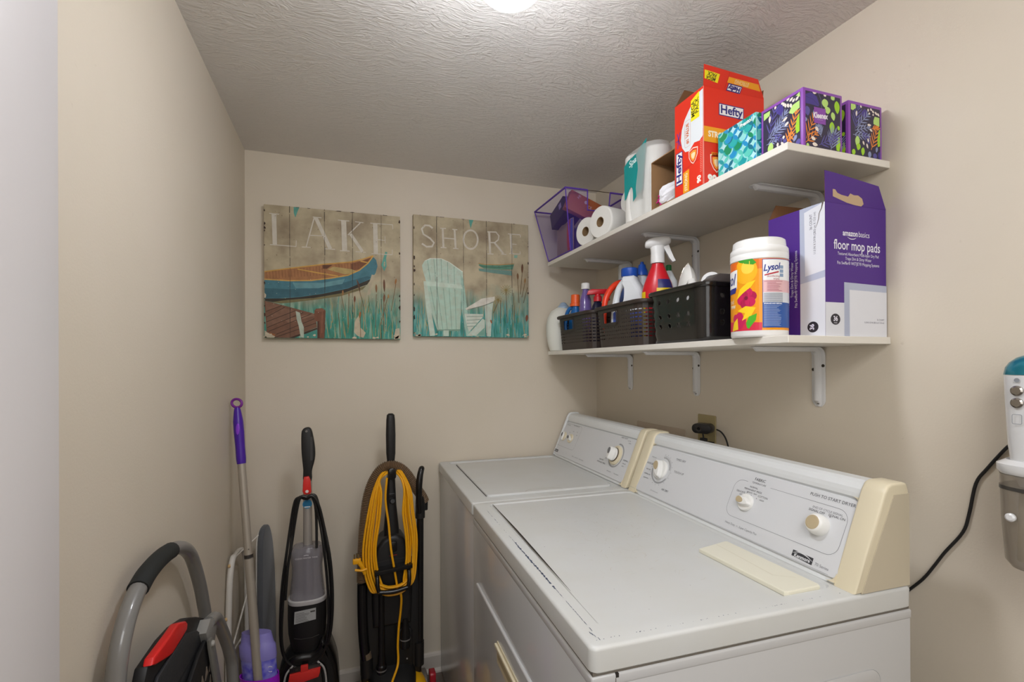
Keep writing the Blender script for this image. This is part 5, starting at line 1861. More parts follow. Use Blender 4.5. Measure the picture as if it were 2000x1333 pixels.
# --- purple mesh bin with its contents
VIO = mat('violet_mesh', '#6343b4', 0.5, alpha=0.20)
VIOE = mat('violet_binding', '#5a3aa0', 0.55)
WIRE = mat('wire_dark', '#5c4a36', 0.4, metal=0.8)
bin_ = thing('mesh_bin', 'square bin of see-through purple mesh at the far end of the upper shelf', 'storage bin', (1.085, 2.135, ZU+0.0025))
bx0, bx1, by0, by1 = -0.118, 0.135, -0.145, 0.105      # bottom
tx0, tx1, ty0, ty1 = -0.158, 0.165, -0.178, 0.190      # top
BH = 0.270
cb_ = [Vector((bx0, by0, 0.001)), Vector((bx1, by0, 0.001)), Vector((bx1, by1, 0.001)), Vector((bx0, by1, 0.001))]
ct_ = [Vector((tx0, ty0, BH)), Vector((tx1, ty0, BH)), Vector((tx1, ty1, BH)), Vector((tx0, ty1, BH))]
mb = MB()


def wall_q(i, j, cut=False):
    a, b, c, d = cb_[i], cb_[j], ct_[j], ct_[i]
    if not cut:
        mb.add([a, b, c, d], [(0, 1, 2, 3)], VIO)
        return

    def pt(u, v):
        return (a*(1-u)+b*u)*(1-v)+(d*(1-u)+c*u)*v
    for (u0, v0, u1, v1) in ((0, 0, 1, .68), (0, .68, .34, 1), (.70, .68, 1, 1)):
        mb.add([pt(u0, v0), pt(u1, v0), pt(u1, v1), pt(u0, v1)], [(0, 1, 2, 3)], VIO)


wall_q(0, 1, True); wall_q(1, 2); wall_q(2, 3, True); wall_q(3, 0)
mb.add(cb_, [(0, 1, 2, 3)], VIO)
mb.build('mesh_wall', bin_)
mb = MB()
for i in range(4):
    mb.tube([cb_[i], ct_[i]], 0.0028, VIOE, n=6)
    mb.tube([cb_[i], cb_[(i+1) % 4]], 0.0028, VIOE, n=6)
for i in (1, 3):
    mb.tube([ct_[i], ct_[(i+1) % 4]], 0.0042, VIOE, n=8)
for (i, j) in ((0, 1), (2, 3)):
    a, b, c, d = cb_[i], cb_[j], ct_[j], ct_[i]

    def pt(u, v):
        return (a*(1-u)+b*u)*(1-v)+(d*(1-u)+c*u)*v
    mb.tube([pt(0, 1), pt(.34, 1), ], 0.0042, VIOE, n=8)
    mb.tube([pt(.70, 1), pt(1, 1)], 0.0042, VIOE, n=8)
    mb.tube([pt(.34, 1), pt(.34, .68), pt(.70, .68), pt(.70, 1)], 0.0034, VIOE, n=6)
mb.build('binding', bin_)
for (i, j) in ((0, 1), (2, 3)):
    mb = MB()
    mb.tube([ct_[i], ct_[j]], 0.0016, WIRE, n=6)
    mb.build('rim_wire', bin_)


def bin_box(name, label, cat, c, size, rot, mats, deco=None):
    mb = MB()
    mb.box((-size[0]/2, -size[1]/2, -size[2]/2), (size[0]/2, size[1]/2, size[2]/2), mats, bev=0.0015)
    if deco:
        deco(mb, size)
    o = mb.build(name)
    o.location = c
    o.rotation_euler = rot
    return tag(o, label, cat)


def deco_brown(mb, s):
    fr = frame((-s[0]/2, -s[1]/2, -s[2]/2), (1, 0, 0), (0, 0, 1))
    w = C('#b9a0b0', .5)
    mb.text(fr, 'HI', 0.020, w, 0.045, 0.075, 0.0003, 'CENTER', rot=1.2)
    mb.poly(fr, circ(0.008, 16, 0.085, 0.066), w, 0.0003)
    mb.text(fr, 'CE', 0.018, w, 0.11, 0.052, 0.0003, 'CENTER')
    mb.text(fr, 'FC', 0.018, w, 0.145, 0.050, 0.0003, 'CENTER')
    mb.poly(fr, [(0.17, 0.03), (s[0], 0.03), (s[0], s[2]), (0.17, s[2])], C('#c98a1c', .5), 0.0002)


bin_box('product_box', 'tilted reddish-brown product box with white marks, in the purple bin', 'box', (1.068, 2.022, ZU+0.205), (0.215, 0.036, 0.090), (0, radians(22), radians(-3)), C('#9c5230', .5), deco_brown)
bin_box('black_case', 'dark case with a pale square tag, leaning at the back of the purple bin', 'case', (1.015, 2.130, ZU+0.212), (0.10, 0.16, 0.080), (radians(-18), 0, 0), C('#2c2733', .5),
        lambda mb, s: mb.poly(frame((-s[0]/2, s[1]/2, -s[2]/2), (0, -1, 0), (0, 0, 1)), [(0.105, 0.040), (0.132, 0.040), (0.132, 0.066), (0.105, 0.066)], C('#9b8fb8', .5), 0.0004))


def pouch(name, label, cat, c, w, h, d, rot, m, stripes=()):
    mb = MB()
    N = 14
    for sgn in (1, -1):
        def fn(a, b, sgn=sgn):
            e = (sin(pi*a)**.5)*(sin(pi*b)**.5)
            return Vector(((a-.5)*w, sgn*(d/2*e+0.0005), (b-.5)*h + 0.004*sin(9*a)*(1-e)))
        mb.grid(fn, N, N, m)
        for (a0, a1, sm) in stripes:
            mb.grid(lambda a, b, sgn=sgn: fn(a0+(a1-a0)*a, 0.03+0.94*b, sgn)+Vector((0, sgn*0.0006, 0)), 4, N, sm)
    o = mb.build(name)
    o.location = c
    o.rotation_euler = rot
    return tag(o, label, cat)


pouch('snack_pouch', 'crumpled packet with red and tan panels at the bottom of the purple bin', 'packet', (1.000, 2.115, ZU+0.086), 0.200, 0.155, 0.018, (0, 0, radians(88)), C('#8f7a70', .45),
      ((0.03, 0.14, C('#3b4fb0', .45)), (0.14, 0.30, C('#b03a35', .45))))
pouch('plastic_bag', 'crumpled lilac plastic bag behind the packet in the purple bin', 'bag', (1.062, 2.118, ZU+0.082), 0.16, 0.14, 0.045, (0, 0, radians(84)), C('#7f72ba', .3))
# ------------------------------------------------------------------ lower shelf
ZL = 1.5657


def cyl_put(mb, o, r, pts, m, off=0.0004, step=None):
    """polygon given in (arc length, height) wrapped on an upright cylinder; arc 0 faces angle A0"""
    step = step or r*radians(7)
    lo = min(p[0] for p in pts)
    hi = max(p[0] for p in pts)
    k = math.floor(lo/step)
    while k*step < hi:
        q = clip_rect(pts, k*step, -9, (k+1)*step, 9)
        if len(q) > 2:
            b = bmesh.new()
            vs = [b.verts.new((o[0]+(r+off)*cos(o[3]+s/r), o[1]+(r+off)*sin(o[3]+s/r), o[2]+z)) for s, z in q]
            try:
                f = b.faces.new(vs)
                if len(q) > 3:
                    bmesh.ops.triangulate(b, faces=[f])
                mb.bm(b, m)
            except ValueError:
                b.free()
        k += 1


def cyl_text(mb, o, r, txt, size, m, s, z, off=0.0006, **kw):
    t = _MB()
    t.text(frame((0, 0, 0), (1, 0, 0), (0, 1, 0)), txt, size, m, x=s, y=z, off=0, **kw)
    vs = [(o[0]+(r+off)*cos(o[3]+v[0]/r), o[1]+(r+off)*sin(o[3]+v[0]/r), o[2]+v[1]) for v in t.v]
    mb.add(vs, t.f, m)


# --- floor mop pad carton
MOPP = C('#4f2a86', 0.45)
GREYW = C('#dcdde3', 0.5)
PADB = C('#b6bccf', 0.5)


def mop_near(mb, fr):
    def c(x, y):
        return ((x-800)/425*.212, (1208-y)/960*.325)
    W_, H_ = 0.212, 0.325
    p0 = c(800, 965)
    mb.poly(fr, [(0, 0), (W_, 0), (W_, p0[1]), (0, p0[1])], GREYW, 0.0003)
    a = c(925, 815)
    mb.poly(fr, [(a[0], 0), (W_, 0), (W_, a[1]-0.003), (a[0], a[1])], PADB, 0.0004)
    b = c(962, 868)
    mb.poly(fr, [(b[0], 0), (W_, 0), (W_, b[1]-0.002), (b[0], b[1])], C('#e0e1e7', .5), 0.0005)
    for k in range(7):
        x = a[0]+0.003+k*0.002
        mb.stroke(fr, [(x, 0.004), (x, a[1]-0.004)], 0.0003, C('#a5acc3', .5), 0.0005)
    w = C('#e9e6f2', .5)
    x, y = c(1025, 458)
    mb.text(fr, 'amazon', 0.0195, w, x-0.002, y, 0.0005, 'RIGHT', bold=0.0005, sx=.86)
    mb.text(fr, 'basics', 0.0195, w, x+0.000, y, 0.0005, 'LEFT', sx=.86)
    mb.stroke(fr, [(x-0.038, y-0.009), (x-0.028, y-0.013), (x-0.016, y-0.0125), (x-0.008, y-0.0095)], [0.0006, 0.0018, 0.0018, 0.0008], w, 0.0005, smooth=4)
    x, y = c(1018, 548)
    mb.text(fr, 'floor mop pads', 0.0335, w, x, y, 0.0005, 'CENTER', bold=0.0004, sx=.78)
    for yy, t in ((610, 'Textured Absorbent Multi-layer Dry Pad'), (643, 'Traps Dirt & Dirty Water'), (677, 'Fits Swiffer\u00ae WETJET\u00ae Mopping Systems')):
        x, y = c(1025, yy)
        mb.text(fr, t, 0.0108, w, x, y, 0.0005, 'CENTER', sx=.80)
    x, y = c(865, 1086)
    mb.poly(fr, circ(0.0160, 28, x, y, 0.0135), C('#2b2830', .5), 0.0006)
    mb.text(fr, '36', 0.0165, w, x, y+0.001, 0.0008, 'CENTER', bold=0.0005, sx=.9)
    mb.text(fr, 'PADS', 0.0045, w, x, y-0.009, 0.0008, 'CENTER')
    x, y = c(1213, 1081)
    mb.text(fr, '36 COUNT', 0.0062, C('#6b6878', .5), x-.004, y, 0.0007, 'RIGHT', sx=.85)
    x, y = c(1213, 1103)
    mb.text(fr, '11.0 IN X 5.9 IN (28.0 cm X 15.0 cm)', 0.0062, C('#6b6878', .5), x-.004, y, 0.0007, 'RIGHT', sx=.75)


def mop_left(mb, fr):
    W_, H_ = 0.165, 0.325
    xw = 0.097
    mb.poly(fr, [(xw, 0), (W_, 0), (W_, H_), (xw, H_)], GREYW, 0.0003)
    mb.poly(fr, [(xw, 0.135), (W_, 0.143), (W_, H_), (xw-0.001, H_)], PADB, 0.0004)
    mb.poly(fr, [(xw+0.014, 0.152), (W_, 0.160), (W_, H_), (xw+0.012, H_-0.012)], C('#e0e1e7', .5), 0.0005)
    w = C('#e4e0f0', .5)
    mb.text(fr, 'floor mop pads', 0.0335, w, 0.040, 0.150, 0.0005, 'CENTER', bold=0.0004, sx=.78, rot=pi/2)
    for xx, t in ((0.062, 'Textured Absorbent Multi-layer Dry Pad'), (0.0735, 'Traps Dirt & Dirty Water'), (0.085, 'Fits Swiffer\u00ae WETJET\u00ae Mopping Systems')):
        mb.text(fr, t, 0.0108, w, xx, 0.150, 0.0005, 'CENTER', sx=.80, rot=pi/2)
    mb.poly(fr, circ(0.0150, 28, 0.132, 0.024, 0.0135), C('#2b2830', .5), 0.0006)
    mb.text(fr, '36', 0.0165, w, 0.130, 0.024, 0.0008, 'CENTER', bold=0.0005, sx=.9, rot=pi/2)
    mb.text(fr, '36 COUNT', 0.0100, C('#55525e', .5), 0.128, 0.285, 0.0007, 'CENTER', rot=pi/2, sx=.8)
    mb.text(fr, '11.0 IN X 5.9 IN (28.0 cm X 15.0 cm)', 0.0085, C('#55525e', .5), 0.138, 0.255, 0.0007, 'CENTER', rot=pi/2, sx=.8)
    # a tear running down from the corner
    mb.stroke(fr, [(0.160, 0.325), (0.157, 0.312), (0.150, 0.300), (0.149, 0.288), (0.145, 0.276), (0.141, 0.268)], [0.004, 0.0022, 0.0016, 0.0014, 0.001, 0.0004], C('#5a4a3a', .7), 0.0009)


def mop_flaps(w, d, h):
    def deco(mb, fr):
        pts = [(0.014, 0.030), (0.020, 0.014), (0.050, 0.008), (0.070, 0.004), (0.098, 0.001), (0.122, 0.000), (0.128, 0.006), (0.118, 0.018), (0.102, 0.024), (0.088, 0.023), (0.074, 0.026), (0.070, 0.018), (0.046, 0.020), (0.032, 0.023), (0.022, 0.030)]
        mb.poly(fr, pts, C('#c3a888', .8), 0.0008)
    f1 = frame((0, 0, h), (1, 0, 0), (0, -0.30, 1.0))
    out = [(f1, [(0.0, 0.0), (w, 0.0), (w-0.048, 0.052), (0.010, 0.066), (-0.026, 0.068)], MOPP, CARD_IN, deco)]
    f2 = frame((w, d, h), (-1, 0, 0), (0, 0.3, 1.0))
    out.append((f2, [(0.0, 0), (w, 0), (w-0.042, 0.052), (0.03, 0.056)], MOPP, CARD_IN, None))
    return out


open_box('mop_pad_box', 'opened purple and white carton of floor mop pads on the lower shelf', 'box', 1.0965, 0.861, 0.211, 0.165, 0.325,
         MOPP, CARD_IN, ZL, mop_flaps, mop_near, mop_left)

# --- canister of wipes
WPL = mat('white_plastic', '#e6e5e2', 0.3)
can = thing('wipes_canister', 'round canister of disinfecting wipes, orange fruit label and white lid', 'canister', (1.009, 0.975, ZL))
R_ = 0.0665
mb = MB()
mb.lathe([(R_-0.003, 0), (R_-0.0005, 0.003), (R_, 0.006), (R_, 0.192), (R_-0.003, 0.197)], mat('canister_white', '#e4e2df', 0.28), n=64)
o4 = (0, 0, 0, math.atan2(-0.975, -1.009))


def lz(x, y):
    px = 1400+.27*x
    a = math.asin(max(-.995, min(.995, (px-1482.5)/52.5)))
    return (R_*a, 2.0047-.000358*y-ZL)


def lp(pts, col, off, dense=True):
    q = [lz(*p) for p in pts]
    cyl_put(mb, o4, R_, q, C(col, .3), off)


z0, z1 = 0.016, 0.192
full = [(-R_*2.2, z0), (R_*2.2, z0), (R_*2.2, z1), (-R_*2.2, z1)]
cyl_put(mb, o4, R_, full, C('#ef9a16', .3), 0.0003)
cyl_put(mb, o4, R_, [(-R_*2.2, z0), (R_*0.1, z0), (R_*0.1, 0.035), (-R_*2.2, 0.045)], C('#d8304a', .3), 0.0004)
cyl_put(mb, o4, R_, [(-R_*2.2, 0.165), (R_*2.2, 0.170), (R_*2.2, 0.192), (-R_*2.2, 0.192)], C('#e2701a', .3), 0.0004)
ax_, az_ = lz(215, 765)
cyl_put(mb, o4, R_, circ(0.029, 28, ax_, az_, 0.032), C('#f6b321', .3), 0.0005)
cyl_put(mb, o4, R_, circ(0.016, 20, ax_+0.006, az_+0.008, 0.016), C('#fbd04a', .3), 0.0006)
lp([(165, 680), (210, 668), (260, 680), (290, 715), (270, 728), (215, 715), (180, 700)], '#3f9b2e', .0007)
lp([(128, 700), (160, 705), (162, 770), (150, 850), (120, 860)], '#e86a1c', .00055)
fx, fz = lz(222, 955)
for k in range(6):
    a = 2*pi*k/6+.3
    cyl_put(mb, o4, R_, circ(0.0125, 14, fx+0.013*cos(a), fz+0.014*sin(a), 0.0125), C('#c81f58' if k % 2 else '#b01a4c', .3), 0.0006+k*2e-5)
cyl_put(mb, o4, R_, circ(0.005, 10, fx, fz), C('#7c0f35', .3), 0.0008)
for k, pts in enumerate(([(160, 960), (180, 890), (230, 850), (285, 835), (255, 880), (200, 920)], [(165, 1040), (220, 1010), (285, 1025), (255, 1080), (195, 1110), (215, 1060)], [(140, 1120), (165, 1090), (170, 1170), (130, 1180)])):
    lp(pts, '#f8cf25', .00085+k*1e-5)
fx, fz = lz(170, 1110)
for k in range(5):
    a = 2*pi*k/5
    cyl_put(mb, o4, R_, circ(0.011, 14, fx+0.011*cos(a), fz+0.011*sin(a)), C('#c92358', .3), 0.0007+k*2e-5)
lp([(222, 1130), (240, 1085), (292, 1065), (285, 1110), (240, 1170), (228, 1160)], '#4fae2b', .0009)
# partly seen brand mark at the left
lp([(112, 755), (165, 745), (162, 880), (112, 900)], '#f3f1ee', .0009)
lp([(112, 878), (160, 870), (150, 910), (112, 915)], '#2b2f86', .0010)
cyl_text(mb, o4, R_, 'sol', 0.040, C('#27307f', .3), lz(137, 815)[0]-0.012, lz(137, 815)[1], 0.0011, align='CENTER', shear=.3, bold=.0006, sx=.8)
cyl_text(mb, o4, R_, 'and', 0.018, C('#f6e7c4', .3), lz(135, 970)[0]-0.006, lz(135, 970)[1], 0.0010, align='CENTER', sx=.8)
cyl_text(mb, o4, R_, 'new', 0.018, C('#f6e7c4', .3), lz(138, 1003)[0]-0.004, lz(138, 1003)[1], 0.0010, align='CENTER', bold=.0004, sx=.8)
# information panel
cyl_put(mb, o4, R_, [(0.0075, 0.022), (0.105, 0.022), (0.105, 0.193-0.003), (0.0075, 0.190)], C('#1d3f8f', .3), 0.0010)
s0, s1 = 0.0088, 0.104
for (za, zb, col) in ((0.138, 0.1885, '#efefee'), (0.1085, 0.1385, '#e5b8bb'), (0.0835, 0.1085, '#d9dbe0'), (0.0235, 0.0835, '#27549f')):
    cyl_put(mb, o4, R_, [(s0, za), (s1, za), (s1, zb), (s0, zb)], C(col, .3), 0.0011)
cyl_text(mb, o4, R_, 'Lysol', 0.0225, C('#2b3a8c', .3), 0.0280, 0.1690, 0.0013, align='CENTER', shear=.35, bold=.0006, sx=.85, rot=.12)
cyl_put(mb, o4, R_, [(0.012, 0.1520), (0.046, 0.160), (0.046, 0.1565), (0.012, 0.1485)], C('#b8303e', .3), 0.0013)
cyl_text(mb, o4, R_, 'disinfecting', 0.0070, C('#b0404a', .3), 0.0330, 0.1475, 0.0013, align='CENTER')
cyl_text(mb, o4, R_, 'wipes', 0.0070, C('#b0404a', .3), 0.040, 0.1410, 0.0013, align='CENTER')
rnd = random.Random(2)
for i in range(8):
    z = 0.1355-i*0.0033
    cyl_put(mb, o4, R_, [(0.018 if i else .011, z), (0.018+rnd.uniform(.02, .04), z), (0.018+rnd.uniform(.02, .04), z-0.0011), (0.018 if i else .011, z-0.0011)], C('#a8596c', .3), 0.0013)
for i in range(9):
    z = 0.106-i*0.0026
    cyl_put(mb, o4, R_, [(0.0105, z), (0.058, z), (0.058, z-0.0011), (0.0105, z-0.0011)], C('#6f7786', .3), 0.0013)
cyl_text(mb, o4, R_, 'STORAGE AND DISPOSAL', 0.0039, C('#e8ecf4', .3), 0.0105, 0.0805, 0.0013, align='LEFT', bold=.0002)
for i in range(18):
    z = 0.0765-i*0.0029
    cyl_put(mb, o4, R_, [(0.0105, z), (0.0105+rnd.uniform(.030, .045), z), (0.0105+rnd.uniform(.030, .045), z-0.0010), (0.0105, z-0.0010)], C('#9db0d6', .3), 0.0013)
for i in range(3):
    cyl_put(mb, o4, R_, [(0.049, 0.146+i*0.010), (0.060, 0.146+i*0.010), (0.060, 0.154+i*0.010), (0.049, 0.154+i*0.010)], C('#8aa0bd', .3), 0.0013)
mb.build('canister_body', can)
mb = MB()
mb.lathe([(R_+0.0012, 0.1935), (R_+0.0014, 0.206), (R_+0.0006, 0.2075), (R_+0.0006, 0.2095), (R_+0.0014, 0.211), (R_+0.0006, 0.222), (R_-0.0025, 0.2265), (R_-0.004, 0.227), (R_-0.006, 0.2440), (R_-0.010, 0.2470), (R_-0.018, 0.2475)], WPL, n=64)
mb.build('lid', can)

# --- baskets


def basket(name, label, cx, cy, wx, wy, h, taper, style, m, loc_z=ZL, cr=0.035, hold=(0.10, 0.52)):
    """open tapered basket with real holes; wx, wy = bottom size"""
    root = thing(name, label, 'basket', (cx, cy, loc_z))
    # perimeter stations, ccw seen from above, starting mid near side
    segs = []

    def add_line(n0, p, q):
        for k in range(n0):
            t = k/n0
            segs.append((p[0]+(q[0]-p[0])*t, p[1]+(q[1]-p[1])*t))

    def add_arc(c, a0, n0):
        for k in range(n0):
            a = radians(a0+90*k/n0)
            segs.append((c[0]+cr*cos(a), c[1]+cr*sin(a)))
    X, Y = wx/2, wy/2
    cell = 0.0135 if style == 'weave' else 0.0150
    nx, ny = max(3, round((wx-2*cr)/cell)), max(3, round((wy-2*cr)/cell))
    na = 4
    marks = []
    add_line(nx, (-X+cr, -Y), (X-cr, -Y)); marks += ['near']*nx
    add_arc((X-cr, -Y+cr), -90, na); marks += ['c']*na
    add_line(ny, (X, -Y+cr), (X, Y-cr)); marks += ['right']*ny
    add_arc((X-cr, Y-cr), 0, na); marks += ['c']*na
    add_line(nx, (X-cr, Y), (-X+cr, Y)); marks += ['far']*nx
    add_arc((-X+cr, Y-cr), 90, na); marks += ['c']*na
    add_line(ny, (-X, Y-cr), (-X, -Y+cr)); marks += ['left']*ny
    add_arc((-X+cr, -Y+cr), 180, na); marks += ['cn']*na
    N = len(segs)

    def pt(i, z, bulge=0.0):
        x, y = segs[i % N]
        f = taper*z/h+bulge
        l = math.hypot(x/X, y/Y)
        ex = x*(X+f)/X
        ey = y*(Y+f)/Y
        return Vector((ex, ey, z))
    mb = MB()
    if style == 'weave':
        nz = 12
        zs = [h*k/nz for k in range(nz+1)]
        hole_rows = range(2, nz-2)
    else:
        nz = 11
        zs = [h*k/nz for k in range(nz+1)]
        hole_rows = (3, 5, 8)
    hside = {'left': (ny, 'y'), 'right': (ny, 'y'), 'near': (nx, 'x'), 'far': (nx, 'x')}
    idx = {}
    for i in range(N):
        idx.setdefault(marks[i], []).append(i)
    for i in range(N):
        side = marks[i]
        k = idx[side].index(i)
        cnt = len(idx[side])
        for j in range(nz):
            q = [pt(i, zs[j]), pt(i+1, zs[j]), pt(i+1, zs[j+1]), pt(i, zs[j+1])]
            if style == 'weave':
                # oval hand hold in the short sides
                if side in ('left', 'right') and nz-5 <= j <= nz-3 and cnt*hold[0] < (k if side == 'left' else cnt-k)+.5 < cnt*hold[1]:
                    continue
                if j in hole_rows and not (side in ('left', 'right') and nz-6 <= j <= nz-2 and cnt*(hold[0]-.1) < (k if side == 'left' else cnt-k)+.5 < cnt*(hold[1]+.1)):
                    a, b, c, d = q
                    wide = 0.30 if side in ('c', 'cn') or (side in ('near', 'far') and k > cnt-4) else 0.36
                    hi = 0.40

                    def m2(u, v):
                        return (a*(1-u)+b*u)*(1-v)+(d*(1-u)+c*u)*v
                    inn = [m2(wide, hi), m2(1-wide, hi), m2(1-wide, 1-hi+.05), m2(wide, 1-hi+.05)]
                    if side in ('c', 'cn') or k in (0, 1, cnt-1, cnt-2):
                        inn = [m2(.12, .36), m2(.88, .36), m2(.88, .66), m2(.12, .66)]
                    vs = [a, b, c, d]+inn
                    mb.add(vs, [(0, 1, 5, 4), (1, 2, 6, 5), (2, 3, 7, 6), (3, 0, 4, 7)], m)
                    continue
                mb.add(q, [(0, 1, 2, 3)], m)
            else:
                bul = lambda z: 0.0016*cos(2*pi*z/h*5.5)
                q = [pt(i, zs[j], bul(zs[j])), pt(i+1, zs[j], bul(zs[j])), pt(i+1, zs[j+1], bul(zs[j+1])), pt(i, zs[j+1], bul(zs[j+1]))]
                if j in hole_rows and side in ('left', 'right', 'near', 'far') and k % 3 == 1 and j+1 <= nz:
                    a, b, c, d = q
                    vs = [a, (a+b)/2, b, (b+c)/2, c, (c+d)/2, d, (d+a)/2]
                    cen = (a+b+c+d)/4
                    e1, e2 = (b-a), (d-a)
                    hole = []
                    for t in range(8):
                        an = 2*pi*t/8-3*pi/4
                        hole.append(cen+e1*0.46*cos(an)+e2*0.46*sin(an))
                    mb.add(vs+hole, [(t, (t+1) % 8, 8+(t+1) % 8, 8+t) for t in range(8)], m)
                    continue
                mb.add(q, [(0, 1, 2, 3)], m, True)
    # floor
    mb.add([pt(i, 0.0) for i in range(N)], [tuple(range(N))[::-1]], m)
    body = mb.build('basket_body', root)
    # weld so the thickness is continuous
    bm_ = bmesh.new(); bm_.from_mesh(body.data); bmesh.ops.remove_doubles(bm_, verts=bm_.verts, dist=0.00005); bmesh.ops.recalc_face_normals(bm_, faces=bm_.faces)
    bm_.to_mesh(body.data); bm_.free()
    md = body.modifiers.new('thickness', 'SOLIDIFY')
    md.thickness = 0.0022
    md.offset = -1
    # rolled rim
    rb = MB()
    prof = [(0.0, h-0.014), (0.006, h-0.014), (0.0085, h-0.010), (0.0085, h-0.003), (0.006, h), (0.0005, h), (-0.0015, h-0.003)]
    rings = []
    for i in range(N+1):
        ring = []
        for off, z in prof:
            p = pt(i, h)
            n = Vector((segs[i % N][0]/X**1.0, segs[i % N][1]/Y, 0))
            n.normalize()
            ex = Vector((p.x*(1+off/max(X, .01)), p.y*(1+off/max(Y, .01)), z))
            ring.append(ex)
        rings.append(ring)
    rb.loft(rings, m, cap0=False, cap1=False)
    rb.build('rim', root)
    if style == 'weave':
        # raised frame round the hand holds
        for sg, side in ((-1, 'left'), (1, 'right')):
            ids = idx[side]
            yy = abs(segs[ids[0]][1])
            fb = MB()
            f0 = frame((sg*(X+taper*0.72+0.002), 0, h*0.70), (0, -sg*-1 if sg > 0 else -1, 0), (taper/h*sg, 0, 1))
            w_, h_ = (wy-2*cr)*(hold[1]-hold[0])+0.012, h*0.32
            hc = (wy-2*cr)*((hold[0]+hold[1])/2-0.5)*(1 if sg < 0 else -1)
            fb.stroke(f0, rrect(w_, h_, 0.014, 4, cx=hc), 0.007, m, 0.0022, closed=True)
            fb.build('hand_hold', root)
    return root


BROWN = mat('brown_basket', '#3a302b', 0.42)
BLACKB = mat('black_basket', '#1f1d1b', 0.22, coat=0.4)
basket('basket', 'brown woven-look plastic basket at the far end of the lower shelf', 1.135, 2.003, 0.290, 0.325, 0.165, 0.012, 'weave', BROWN, cr=0.045)
basket('basket', 'brown woven-look plastic basket in the middle, holding the white bleach jug', 1.135, 1.628, 0.290, 0.325, 0.165, 0.012, 'weave', BROWN, cr=0.045)
basket('basket', 'shiny black ribbed basket with round holes, holding the iron', 1.125, 1.270, 0.285, 0.260, 0.172, 0.010, 'holes', BLACKB)

# --- bottles
ZB = ZL+0.0030     # on a basket floor


def bottle(name, label, cat, x, y, z, prof, m, ax=(0, 0, 1), sx=1.0, sy=1.0, rz=0.0, part='bottle_body', n=28):
    root = thing(name, label, cat, (x, y, z), rz)
    mb = MB()
    mb.lathe(prof, m, n=n, sx=sx, sy=sy, ref=(1, 0, 0))
    mb.build(part, root)
    return root


def cap(root, prof, m, name='cap', o=(0, 0, 0), ax=(0, 0, 1), ribs=0, n=24, sx=1, sy=1):
    mb = MB()
    if ribs:
        z = Vector(ax).normalized()
        rings = []
        for r, h in prof:
            rings.append([Vector(o)+Vector((r*(1+(0.035 if k % 2 else 0))*cos(2*pi*k/(ribs*2)), r*(1+(0.035 if k % 2 else 0))*sin(2*pi*k/(ribs*2)), h)) for k in range(ribs*2)])
        mb.loft(rings, m)
    else:
        mb.lathe(prof, m, o=o, ax=ax, n=n, sx=sx, sy=sy)
    return mb.build(name, root)


HDPE = mat('white_hdpe', '#dfe3e6', 0.38)
MILK = mat('milky_jug', '#e3e3da', 0.4)
CAPBLUE = mat('blue_cap', '#1c4fae', 0.35)
CAPWHITE = mat('white_cap', '#e9e8e6', 0.35)
CAPORANGE = mat('orange_cap', '#f0642a', 0.35)
REDP = mat('red_plastic', '#cf1f2b', 0.3)
# big milky jug at the very end
j = bottle('jug', 'round milky white jug with pale blue cap, behind the far brown basket', 'bottle', 1.060, 2.268, ZL, [(0.050, 0), (0.058, 0.004), (0.066, 0.03), (0.073, 0.08), (0.074, 0.13), (0.068, 0.17), (0.052, 0.205), (0.030, 0.222), (0.022, 0.226)], MILK, sx=1.25, sy=0.88)
cap(j, [(0.030, 0.218), (0.030, 0.228), (0.022, 0.236), (0.014, 0.248), (0.004, 0.252)], mat('pale_blue_cap', '#9fb4cc', .35))
# blue detergent with orange cap and bent handle
BLUEB = mat('blue_detergent', '#1d66ab', 0.3)
b_ = bottle('detergent_bottle', 'blue detergent bottle with an orange cap and a curved handle', 'bottle', 1.045, 2.100, ZB, [(0.040, 0), (0.044, 0.004), (0.046, 0.02), (0.046, 0.12), (0.040, 0.16), (0.026, 0.19), (0.022, 0.215)], BLUEB, sx=0.7, sy=0.85)
cap(b_, [(0.025, 0.208), (0.025, 0.222), (0.021, 0.224), (0.020, 0.262), (0.018, 0.264)], CAPORANGE, ribs=18)
mb = MB()
mb.tube([(-0.010, 0.012, 0.205), (-0.022, 0.026, 0.195), (-0.030, 0.040, 0.160), (-0.030, 0.046, 0.110), (-0.020, 0.040, 0.060)], 0.0095, BLUEB, n=10, smooth_path=5)
mb.build('handle', b_)
# lilac cleaner with white cap
LILAC = mat('lilac_liquid', '#6f5d9c', 0.15, coat=.5)
b_ = bottle('cleaner_bottle', 'square-shouldered lilac cleaner bottle with a small white cap', 'bottle', 1.060, 2.025, ZB, [(0.040, 0), (0.044, 0.004), (0.044, 0.150), (0.0455, 0.168), (0.041, 0.174), (0.037, 0.200), (0.034, 0.230), (0.026, 0.252), (0.0185, 0.270), (0.0180, 0.285)], LILAC, sy=0.72, sx=.8, rz=radians(20))
cap(b_, [(0.0195, 0.280), (0.0190, 0.306), (0.0175, 0.308)], CAPWHITE, ribs=20)


